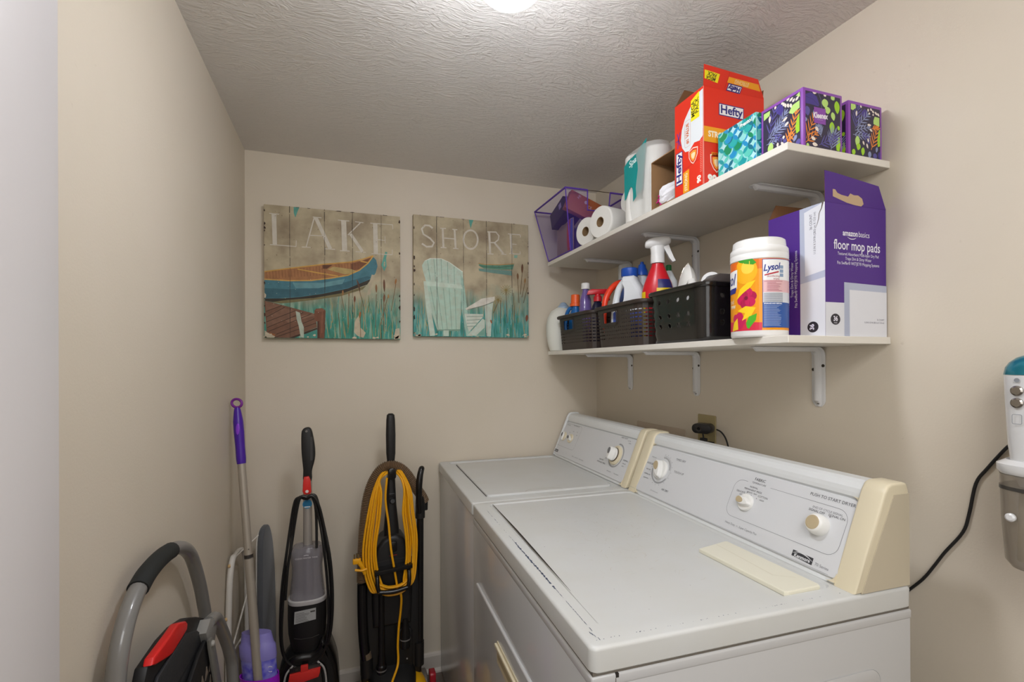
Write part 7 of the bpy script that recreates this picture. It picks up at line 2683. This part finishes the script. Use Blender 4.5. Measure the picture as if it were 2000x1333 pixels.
mb.build('hose_sleeve', uv)
# wand on the right with its hook-shaped grip
mb = MB()
mb.tube([(0.118, -0.020, 0.235), (0.122, -0.020, 0.86)], 0.0150, CLK, n=20)
mb.tube([(0.113, -0.020, 0.20), (0.114, -0.020, 0.300)], 0.0225, CMT, n=20)
mb.build('wand', uv)
mb = MB()
mb.tube([(0.122, -0.020, 0.835), (0.122, -0.020, 0.900), (0.120, -0.022, 0.930)], [0.0205, 0.0205, 0.017], CMT, n=20)
mb.tube([(0.118, -0.030, 0.860), (0.114, -0.040, 0.92), (0.114, -0.044, 0.97), (0.119, -0.040, 1.02), (0.127, -0.030, 1.048), (0.131, -0.018, 1.046)], [0.012, 0.0135, 0.014, 0.0135, 0.0125, 0.011], CLK, n=14, smooth_path=5)
mb.tube([(0.140, -0.010, 0.865), (0.141, -0.008, 0.905)], 0.0165, CMT, n=18)
mb.build('wand_grip', uv)
# lower cord hook
mb = MB()
mb.prism(BF, [(-0.074, 0.658), (0.078, 0.670), (0.078, 0.654), (-0.074, 0.640)], 0.054, 0.104, CLK, bev=.003, smooth=True)
for sg, z in ((-1, 0.0), (1, 0.004)):
    mb.tube([(sg*0.063, -0.075, 0.650+z), (sg*0.064, -0.098, 0.632+z), (sg*0.063, -0.108, 0.600+z), (sg*0.058, -0.110, 0.578+z)], 0.0085, CLK, n=10, smooth_path=4)
mb.tube([(-0.058, -0.110, 0.576), (0.0, -0.112, 0.572), (0.058, -0.110, 0.581)], 0.0090, CLK, n=10, smooth_path=4)
mb.build('lower_cord_hook', uv)
# yellow cord: six long loops from hook to hook, then down to the foot
mb = MB()
rnd = random.Random(6)
for k in range(6):
    wl = 0.117-0.0098*k
    wr = 0.098-0.0085*k
    d = -0.058-0.0065*(k % 3)
    zb = 0.548+0.0105*min(k, 3)+0.001*k
    zt = 1.064-0.004*k
    def jj():
        return rnd.uniform(-.0022, .0022)
    loop = [(-0.014, -0.030-.001*k, zt), (-0.046-0.001*k, d+.012, zt-0.024), (-0.080+0.0065*k+jj(), d-.006, 0.968), (-wl+0.014+jj(), d-.008, 0.860), (-wl+jj(), d-.010, 0.745), (-wl+0.006+jj(), d-.014, 0.650), (-wl+0.030+jj()*.5, d-.022, 0.575), (-0.060, d-.024, zb+0.018), (-0.020, d-.026, zb), (0.030, d-.026, zb+0.002),
            (0.060, d-.024, zb+0.022), (wr-0.012+jj(), d-.022, 0.600), (wr+jj(), d-.012, 0.690), (wr+jj(), d-.010, 0.780), (wr-0.012+jj(), d-.008, 0.880), (0.074-0.0055*k+jj(), d-.006, 0.970), (0.042-0.001*k, d+.012, zt-0.022), (0.014, -0.030-.001*k, zt)]
    mb.tube(loop, 0.0048, YELC, n=8, smooth_path=4, closed=True)
mb.tube([(-0.022, -0.070, 1.030), (-0.028, -0.066, 0.94), (-0.016, -0.068, 0.84), (-0.008, -0.082, 0.74), (0.004, -0.088, 0.66), (0.014, -0.090, 0.595), (0.018, -0.086, 0.560)], 0.0046, YELC, n=8, smooth_path=5)
mb.tube([(0.030, -0.082, 0.556), (0.034, -0.080, 0.52), (0.032, -0.064, 0.46), (0.026, -0.056, 0.40), (0.021, -0.056, 0.32), (0.022, -0.062, 0.268), (0.016, -0.080, 0.240), (-0.010, -0.125, 0.208), (-0.038, -0.19, 0.172), (-0.052, -0.26, 0.136)], 0.0048, YELC, n=8, smooth_path=5)
mb.build('yellow_cord', uv)
mb = MB()
mb.tube([(-0.112, -0.095, 0.655), (-0.124, -0.100, 0.690), (-0.136, -0.100, 0.708)], [0.0075, 0.009, 0.010], YELC, n=10)
mb.box((-0.159, -0.108, 0.700), (-0.127, -0.090, 0.722), YELC, bev=.004)
mb.tube([(-0.150, -0.099, 0.676), (-0.124, -0.104, 0.672), (-0.104, -0.102, 0.676)], 0.0050, YELC, n=8)
PR = mat('plug_prong', '#8d7a55', .3, metal=.8)
for x in (-0.152, -0.137):
    mb.box((x-0.0035, -0.103, 0.720), (x+0.0035, -0.101, 0.740), PR)
mb.tube([(-0.143, -0.097, 0.720), (-0.143, -0.097, 0.742)], .0022, PR, n=8)
mb.build('plug', uv)
# foot with yellow fenders and wheels
mb = MB()
YB_ = mat('yellow_housing', '#e8ad10', 0.3)
rings = []
for y, hw, z1_ in ((-0.335, 0.150, 0.045), (-0.325, 0.160, 0.085), (-0.20, 0.165, 0.115), (-0.10, 0.150, 0.165), (-0.03, 0.142, 0.175), (0.035, 0.135, 0.160), (0.055, 0.125, 0.10)):
    rings.append([Vector((hw*math.copysign(abs(cos(2*pi*k/32))**.6, cos(2*pi*k/32)), y, 0.012+z1_/2+(z1_/2)*math.copysign(abs(sin(2*pi*k/32))**.6, sin(2*pi*k/32)))) for k in range(32)])
mb.loft(rings, YB_)
mb.build('foot_housing', uv)
mb = MB()
rings = []
for y, hw, zt_ in ((0.045, 0.104, 0.235), (-0.045, 0.100, 0.230), (-0.13, 0.092, 0.190), (-0.25, 0.086, 0.130), (-0.31, 0.080, 0.105)):
    rings.append([Vector((hw*math.copysign(abs(cos(2*pi*k/28))**.5, cos(2*pi*k/28)), y, 0.02+(zt_-.02)/2+(zt_-.02)/2*math.copysign(abs(sin(2*pi*k/28))**.5, sin(2*pi*k/28)))) for k in range(28)])
mb.loft(rings, CMT)
mb.build('motor_hood', uv)
for sg in (-1, 1):
    mb = MB()
    mb.lathe([(0.055, 0), (0.062, 0.004), (0.062, 0.022), (0.055, 0.026)], C('#6f675e', .4), o=(sg*0.132, 0.05, 0.0625), ax=(sg, 0, 0), n=36)
    mb.build('wheel', uv)
mb = MB()
mb.prism(frame((0.158, -0.02, 0.0), (0, -1, 0), (0, 0, 1)), rrect(0.05, 0.07, 0.012, 4, cx=0.0, cy=0.125), -0.026, -0.001, mat('red_clip', '#a3202c', .25), bev=.003, smooth=True)
mb.build('side_clip', uv)

# ------------------------------------------------------------------ spray mop leaning in the left corner
mp_a, mp_b = Vector((-0.3815, 2.045, 1.352)), Vector((-0.262, 1.870, 0.035))
mpt = thing('spray_mop', 'purple-handled spray mop with silver pole, leaning in the left corner', 'mop', (mp_b.x, mp_b.y, 0))
dirm = (mp_a-mp_b).normalized()


def mo(t, off=(0, 0, 0)):
    return mp_b+(mp_a-mp_b)*t+Vector(off)-Vector((mp_b.x, mp_b.y, 0))


PURP = mat('deep_purple', '#4a1f9b', 0.3)
PURP2 = mat('bright_purple', '#8a3fd0', 0.35)
POLEM = mat('champagne_pole', '#aea598', 0.34, metal=0.35)
mb = MB()
mb.tube([mo(0.18), mo(0.585)], 0.0150, POLEM, n=24)
mb.tube([mo(0.590), mo(0.845)], 0.0135, POLEM, n=24)
mb.tube([mo(0.583), mo(0.593)], 0.0150, C('#2f2a28', .5), n=24)
mb.lathe([(0.002, 0), (0.002, 0.002)], C('#5d5650', .4), o=mo(0.61, (0.004, -0.0135, 0)), ax=(0.3, -1, 0), n=8)
mb.build('pole', mpt)
mb = MB()
mb.tube([mo(0.838), mo(0.853), mo(0.885), mo(0.925), mo(0.955), mo(0.982), mo(0.994)], [0.0150, 0.0165, 0.0160, 0.0175, 0.0170, 0.0125, 0.009], PURP, n=24, smooth_path=3)
mb.build('grip', mpt)
mb = MB()
mf = frame(mo(0.935, (0.0, -0.0165, 0)), (0.95, -0.1, 0), dirm)
mb.prism(mf, [(x*.0065, y*.021) for x, y in circ(1, 20)], -0.003, 0.003, PURP2, bev=.0015, smooth=True)
mb.build('trigger_button', mpt)
mb = MB()
e1 = Vector((0.93, -0.30, 0)).normalized()
e2 = dirm.cross(e1).normalized()
cen = mo(1.006)
up_ = e1.cross(Vector((0.3, 0.9, 0)).normalized())
ringc = [cen+e1*0.0185*cos(2*pi*k/28)+dirm*0.0155*sin(2*pi*k/28) for k in range(28)]
mb.tube(ringc, 0.0048, mat('ring_purple', '#7a2a8e', .35), n=10, closed=True)
mb.build('hanging_ring', mpt)
# solution bottle behind the pole, in its cradle
mb = MB()


def mring(t, hw, hd, off):
    c = mo(t)+off
    return [c+e1*hw*cos(2*pi*k/28)+e2*hd*sin(2*pi*k/28) for k in range(28)]


bo = -e2*0.030 if e2.y < 0 else e2*0.030
bo = Vector((0.000, 0.034, 0))
mb.loft([mring(0.18, .052, .030, bo), mring(0.24, .060, .034, bo), mring(0.314, .062, .034, bo)], mat('blue_violet_bottle', '#5b57c9', .25, vary=.8, vscale=30, vcol='#b9b6ea'))
mb.build('solution_bottle', mpt)
mb = MB()
mb.loft([mring(0.312, .063, .036, bo), mring(0.320, .065, .037, bo), mring(0.345, .064, .036, bo), mring(0.352, .058, .031, bo), mring(0.366, .055, .028, bo), mring(0.378, .052, .026, bo)], mat('lavender_cap', '#8a82c8', .35))
mb.build('bottle_top', mpt)
mb = MB()
mb.text(frame(mo(0.290, (0.036, -0.0015, 0))+bo*0+Vector((0.004, 0.002, 0)), (0.94, -0.33, 0), dirm), 'C', 0.03, C('#e4e2f4', .4), 0, 0, 0.004, 'CENTER')
mb.build('bottle_print', mpt)
mb = MB()
CRD = mat('magenta_purple', '#9a1fc4', 0.3)
mb.loft([mring(0.06, .022, .022, Vector((0.002, .010, 0))), mring(0.12, .040, .034, bo*.6), mring(0.17, .058, .044, bo*.8), mring(0.255, .067, .048, bo*.8), mring(0.272, .067, .048, bo*.8)], CRD, cap1=False)
mb.loft([mring(0.272, .067, .048, bo*.8), mring(0.271, .0635, .0445, bo*.8), mring(0.19, .060, .042, bo*.8)], CRD, cap0=False)
mb.build('bottle_cradle', mpt)
mb = MB()
mb.box((-0.10, -0.055, 0.006), (0.16, 0.055, 0.026), CRD, bev=.008)
mb.tube([(0, 0, 0.02), mo(0.07)], 0.014, CRD, n=16)
mb.box((-0.105, -0.060, 0.0), (0.165, 0.060, 0.007), C('#dddbe2', .8), bev=.002)
mb.build('mop_head', mpt)

# ------------------------------------------------------------------ folded ironing board in the corner
ibd = thing('ironing_board', 'folded ironing board with dark grey cover and white legs, upright in the left corner', 'ironing board', (-0.33, 2.26, 0))
GREYC = mat('dark_grey_cloth', '#54565a', 0.85, bump=0.4, bscale=220, sheen=0.3)
WHT_T = mat('white_tube', '#cfcac2', 0.35)
bu = Vector((0.20, 1.0, 0)).normalized()
IB = frame((-0.005, -0.100, 0), bu, (0, 0, 1))       # u along the board's width (into the corner)
outl = [(0.040, 0.02), (0.020, 0.20), (0.018, 0.45), (0.020, 0.60), (0.022, 0.70), (0.024, 0.77), (0.030, 0.800), (0.045, 0.828), (0.075, 0.838), (0.100, 0.832), (0.128, 0.79), (0.150, 0.72), (0.168, 0.60), (0.176, 0.45), (0.178, 0.20), (0.160, 0.02)]
mb = MB()
sm_ = [(p.x, p.y) for p in catmull([(a, b, 0) for a, b in outl], 4, True)]
mb.prism(IB, sm_, -0.008, 0.014, GREYC, bev=.006, seg=3, smooth=True)
mb.build('cover', ibd)
mb = MB()
so = [(a*0.93+0.004, b*0.985) for a, b in sm_]
mb.prism(IB, so, -0.013, -0.0085, C('#c9c5bd', .5))
mb.build('board', ibd)
mb = MB()
# outer leg: a long hoop, flat against the board on the wall side
LG = frame((-0.0635, -0.245, 0), (0.10, 1.0, 0), (0, 0, 1))
hoop = [(-0.045, 0.02), (-0.045, 0.30), (-0.042, 0.56), (-0.030, 0.70), (-0.012, 0.765), (0.008, 0.790), (0.020, 0.792)]
mb.tube([P(LG, a, b, 0) for a, b in hoop], 0.0105, WHT_T, n=12, smooth_path=5)
mb.build('leg', ibd)
mb = MB()
hoop2 = [(0.020, 0.792), (0.075, 0.795), (0.135, 0.77), (0.165, 0.70), (0.172, 0.60), (0.175, 0.30), (0.175, 0.02)]
mb.tube([P(LG, a, b, 0) for a, b in hoop2], 0.0085, WHT_T, n=12, smooth_path=5)
mb.build('leg', ibd)
mb = MB()
mb.tube([P(LG, -0.045, 0.46, 0), P(LG, -0.02, 0.455, .002), P(LG, 0.175, 0.440, 0)], 0.0035, C('#d9d4cc', .4), n=8)
mb.tube([P(LG, -0.030, 0.470, 0.006), P(LG, 0.160, 0.600, 0.008)], 0.0030, C('#d9d4cc', .4), n=8)
mb.tube([P(LG, 0.015, 0.790, 0.004), (0.0, -0.096, 0.822)], 0.0022, C('#d9d4cc', .4), n=8)
mb.build('brace', ibd)
for (a, b) in ((-0.056, 0.60), (-0.020, 0.775)):
    mb = MB()
    mb.lathe([(0.006, 0), (0.0065, 0.004), (0.004, 0.008)], C('#c9a878', .5), o=P(LG, a, b, 0), ax=(-1, -0.4, 0), n=12)
    mb.build('rubber_stop', ibd)

# ------------------------------------------------------------------ folded step stool on the left wall
st = thing('step_stool', 'folded grey-tube step stool with black treads and a red bar, on the left wall', 'step stool', (-0.375, 1.28, 0))
TUBE = mat('grey_tube', '#7b7976', 0.3, coat=.3)
GRIP = mat('foam_grip', '#1d2020', 0.7)
TREAD = mat('tread_black', '#26272a', 0.6, bump=.3, bscale=180)
TREADK = mat('tread_frame', '#161618', 0.5)
SX = frame((0, 0, 0), (0, 1, 0), (0, 0, 1))    # u = +y (away), v up, n = +x (room side)


def sp_(u, v, n=0.0):
    return P(SX, u, v, n)


# hand loop
R_T = 0.0155
rail = [(-0.300, 0.02), (-0.300, 0.60), (-0.290, 0.85), (-0.269, 0.955), (-0.248, 1.010), (-0.212, 1.052), (-0.158, 1.079), (-0.0914, 1.088), (0.018, 1.081), (0.095, 1.058),
        (0.150, 1.025), (0.190, 0.983), (0.242, 0.908), (0.276, 0.842), (0.300, 0.780), (0.325, 0.60), (0.335, 0.30), (0.338, 0.02)]
mb = MB()
mb.tube([sp_(a, b) for a, b in rail], R_T, TUBE, n=16, smooth_path=6)
mb.build('hand_rail', st)
mb = MB()
gp = [sp_(-0.172, 1.0745), sp_(-0.13, 1.0855), sp_(-0.08, 1.0888), sp_(-0.03, 1.0870), sp_(0.010, 1.0818)]
mb.tube(gp, R_T+0.0030, GRIP, n=18, smooth_path=4)
mb.build('foam_grip', st)
# top tread folded up between the rails, its thick front edge towards the room
mb = MB()
TF = frame((0.018, 0.0, 0.0), (0, 1, 0), (0, 0, 1))
tp = [(-0.250, 0.50), (-0.262, 0.80), (-0.262, 0.940), (-0.245, 0.962), (-0.150, 0.962), (-0.0807, 0.9530), (-0.005, 0.932), (0.066, 0.899), (0.124, 0.868), (0.185, 0.832), (0.160, 0.825), (0.133, 0.8325), (0.082, 0.800), (0.05, 0.77), (0.03, 0.50)]
mb.prism(TF, tp, 0.0, 0.022, TREADK, bev=.005, seg=2, smooth=True)
mb.prism(TF, [(-0.225, 0.52), (-0.235, 0.80), (-0.228, 0.915), (-0.215, 0.925), (-0.050, 0.918), (0.030, 0.884), (0.075, 0.850), (0.060, 0.820), (0.02, 0.76), (0.0, 0.52)], 0.022, 0.030, TREAD, bev=.004, smooth=True)
for k in range(7):
    v = 0.60+k*0.042
    mb.stroke(TF, [(-0.21, v), (0.00, v-0.01)], 0.003, C('#141416', .5), 0.0302)
mb.build('tread', st)
mb = MB()
rb_ = [(-0.2442, 0.962), (-0.236, 0.972), (-0.150, 0.9668), (-0.100, 0.9655), (-0.050, 0.945), (-0.0395, 0.935), (-0.0432, 0.9225), (-0.075, 0.922), (-0.137, 0.923), (-0.161, 0.9295), (-0.225, 0.952)]
mb.prism(TF, rb_, 0.012, 0.029, mat('red_plastic_bar', '#d5201f', 0.4), bev=.004, seg=3, smooth=True)
mb.build('release_bar', st)
# lower tread, a latticed black panel
mb = MB()
TF2 = frame((0.052, 0.0, 0.0), (0, 1, 0), (0, 0, 1))
mb.prism(TF2, [(-0.150, 0.50), (-0.150, 0.72), (-0.0815, 0.825), (-0.003, 0.845), (0.045, 0.850), (0.085, 0.805), (0.115, 0.70), (0.125, 0.50)], 0.0, 0.010, TREADK, bev=.003, smooth=True)
for i in range(5):
    for j_ in range(5):
        a0, b0 = -0.075+i*0.036, 0.64+j_*0.040
        if b0 > 0.80-abs(a0)*.3 or a0 > 0.07:
            continue
        mb.prism(TF2, [(a0, b0), (a0+0.024, b0+0.006), (a0+0.010, b0+0.028)], 0.010, 0.0112, C('#6d6156', .6))
mb.build('tread', st)
# front legs
mb = MB()
mb.tube([sp_(0.105, 0.862, .052), sp_(0.150, 0.850, .058), sp_(0.2214, 0.7736, .060), sp_(0.2813, 0.690, .062), sp_(0.312, 0.60, .064), sp_(0.330, 0.30, .066), sp_(0.335, 0.02, .068)], 0.0150, TUBE, n=14, smooth_path=5)
mb.build('leg', st)
mb = MB()
mb.tube([sp_(-0.235, 0.62, .066), sp_(-0.245, 0.55, .066), sp_(-0.26, 0.30, .067), sp_(-0.262, 0.02, .068)], 0.0150, TUBE, n=14, smooth_path=5)
mb.build('leg', st)
mb = MB()
LK = frame((0.066, 0.0, 0.0), (0, 1, 0), (0, 0, 1))
mb.prism(LK, [(0.030, 0.855), (0.055, 0.850), (0.080, 0.825), (0.148, 0.684), (0.168, 0.60), (0.130, 0.60), (0.085, 0.723), (0.035, 0.835)], 0.0, 0.006, C('#77756f', .35), bev=.001)
mb.lathe([(0.007, 0), (0.007, 0.004), (0.004, 0.006)], C('#9c9892', .3), o=P(LK, 0.052, 0.836, 0.006), ax=(1, 0, 0), n=14)
mb.build('link', st)
mb = MB()
mb.prism(LK, [(0.0408, 0.868), (0.0828, 0.882), (0.125, 0.862), (0.145, 0.835), (0.120, 0.805), (0.07, 0.82)], -0.034, -0.003, C('#8b8985', .35), bev=.003, smooth=True)
mb.build('pivot_plate', st)

# ------------------------------------------------------------------ cordless vacuum hanging on the right wall
sv = thing('cordless_vacuum', 'white cordless vacuum with teal top and clear dust cup, hung on the right wall', 'vacuum cleaner', (1.249, 0.530, 1.0))
SVW = mat('glossy_white', '#dcdcdc', 0.2, coat=.5)
TEALM = mat('teal_metallic', '#1f7f93', 0.25, metal=.5, coat=.5)
SMOKE = mat('smoke_cup', '#93897b', 0.1, alpha=0.55, coat=.5)
VF = frame((-0.045, 0, 0), (0, -1, 0), (0, 0, 1))


def vr(z, hw, hd, cy=0.0, e=3.0):
    return [Vector((hd*math.copysign(abs(sin(2*pi*k/32))**(2/e), sin(2*pi*k/32)), cy+hw*math.copysign(abs(cos(2*pi*k/32))**(2/e), cos(2*pi*k/32)), z)) for k in range(32)]


mb = MB()
mb.loft([vr(0.255, .040, .035), vr(0.29, .050, .042), vr(0.34, .056, .045), vr(0.42, .060, .046), vr(0.475, .062, .046)], SVW)
mb.build('body', sv)
mb = MB()
mb.loft([vr(0.476, .0625, .0465), vr(0.49, .060, .045), vr(0.500, .054, .042), vr(0.509, .044, .036), vr(0.516, .028, .024), vr(0.519, .008, .008)], TEALM)
mb.build('teal_cap', sv)
for z in (0.446, 0.423):
    mb = MB()
    mb.lathe([(0.0095, 0), (0.0095, 0.003), (0.007, 0.005)], mat('button_chrome', '#a29c94', .2, metal=.9), o=(-0.0455, 0.028, z), ax=(-1, 0, 0), n=24)
    mb.build('button', sv)
mb = MB()
mb.poly(frame((-0.0462, 0.028, 0), (0, -1, 0), (0, 0, 1)), circ(0.0042, 18, 0, 0.466), C('#8a8d92', .4), 0.001)
mb.stroke(frame((-0.0462, 0.028, 0), (0, -1, 0), (0, 0, 1)), rrect(0.014, 0.018, .002, 2, cx=0.0, cy=0.392), 0.001, C('#8a8d92', .4), 0.001, closed=True)
mb.build('display_marks', sv)
mb = MB()
mb.loft([vr(0.285, .068, .052), vr(0.292, .072, .056), vr(0.304, .072, .056), vr(0.312, .060, .045)], SVW)
mb.build('shoulder', sv)
mb = MB()
mb.loft([vr(0.105, .052, .040), vr(0.118, .061, .047), vr(0.20, .066, .051), vr(0.284, .068, .053)], SMOKE)
mb.build('dust_cup', sv)
mb = MB()
mb.loft([vr(0.255, .0685, .0535), vr(0.262, .0685, .0535)], C('#3d3a37', .3))
mb.loft([vr(0.118, .045, .033), vr(0.25, .042, .032)], mat('inner_filter', '#b5a78e', .7))
mb.build('inner_filter', sv)
mb = MB()
mb.lathe([(0.008, 0), (0.008, 0.004), (0.005, 0.006)], SVW, o=(-0.052, 0.035, 0.205), ax=(-1, 0, 0), n=20)
mb.build('latch', sv)
mb = MB()
mb.box((0.030, -0.030, 0.20), (0.0615, 0.030, 0.44), SVW, bev=.006)
mb.build('wall_mount', sv)
mb = MB()
mb.tube([(1.303, 0.607, 1.336), (1.304, 0.622, 1.322), (1.305, 0.655, 1.272), (1.305, 0.675, 1.235), (1.306, 0.688, 1.165), (1.306, 0.700, 1.120), (1.306, 0.735, 1.062), (1.306, 0.755, 1.025), (1.306, 0.780, 0.982), (1.306, 0.82, 0.93), (1.306, 0.87, 0.86), (1.306, 0.88, 0.6)], 0.0033, BLKM, n=8, smooth_path=5)
tag(mb.build('charging_cord', loc=(1.305, 0.70, 1.1)), 'black charging cord running down the right wall behind the dryer', 'cord')
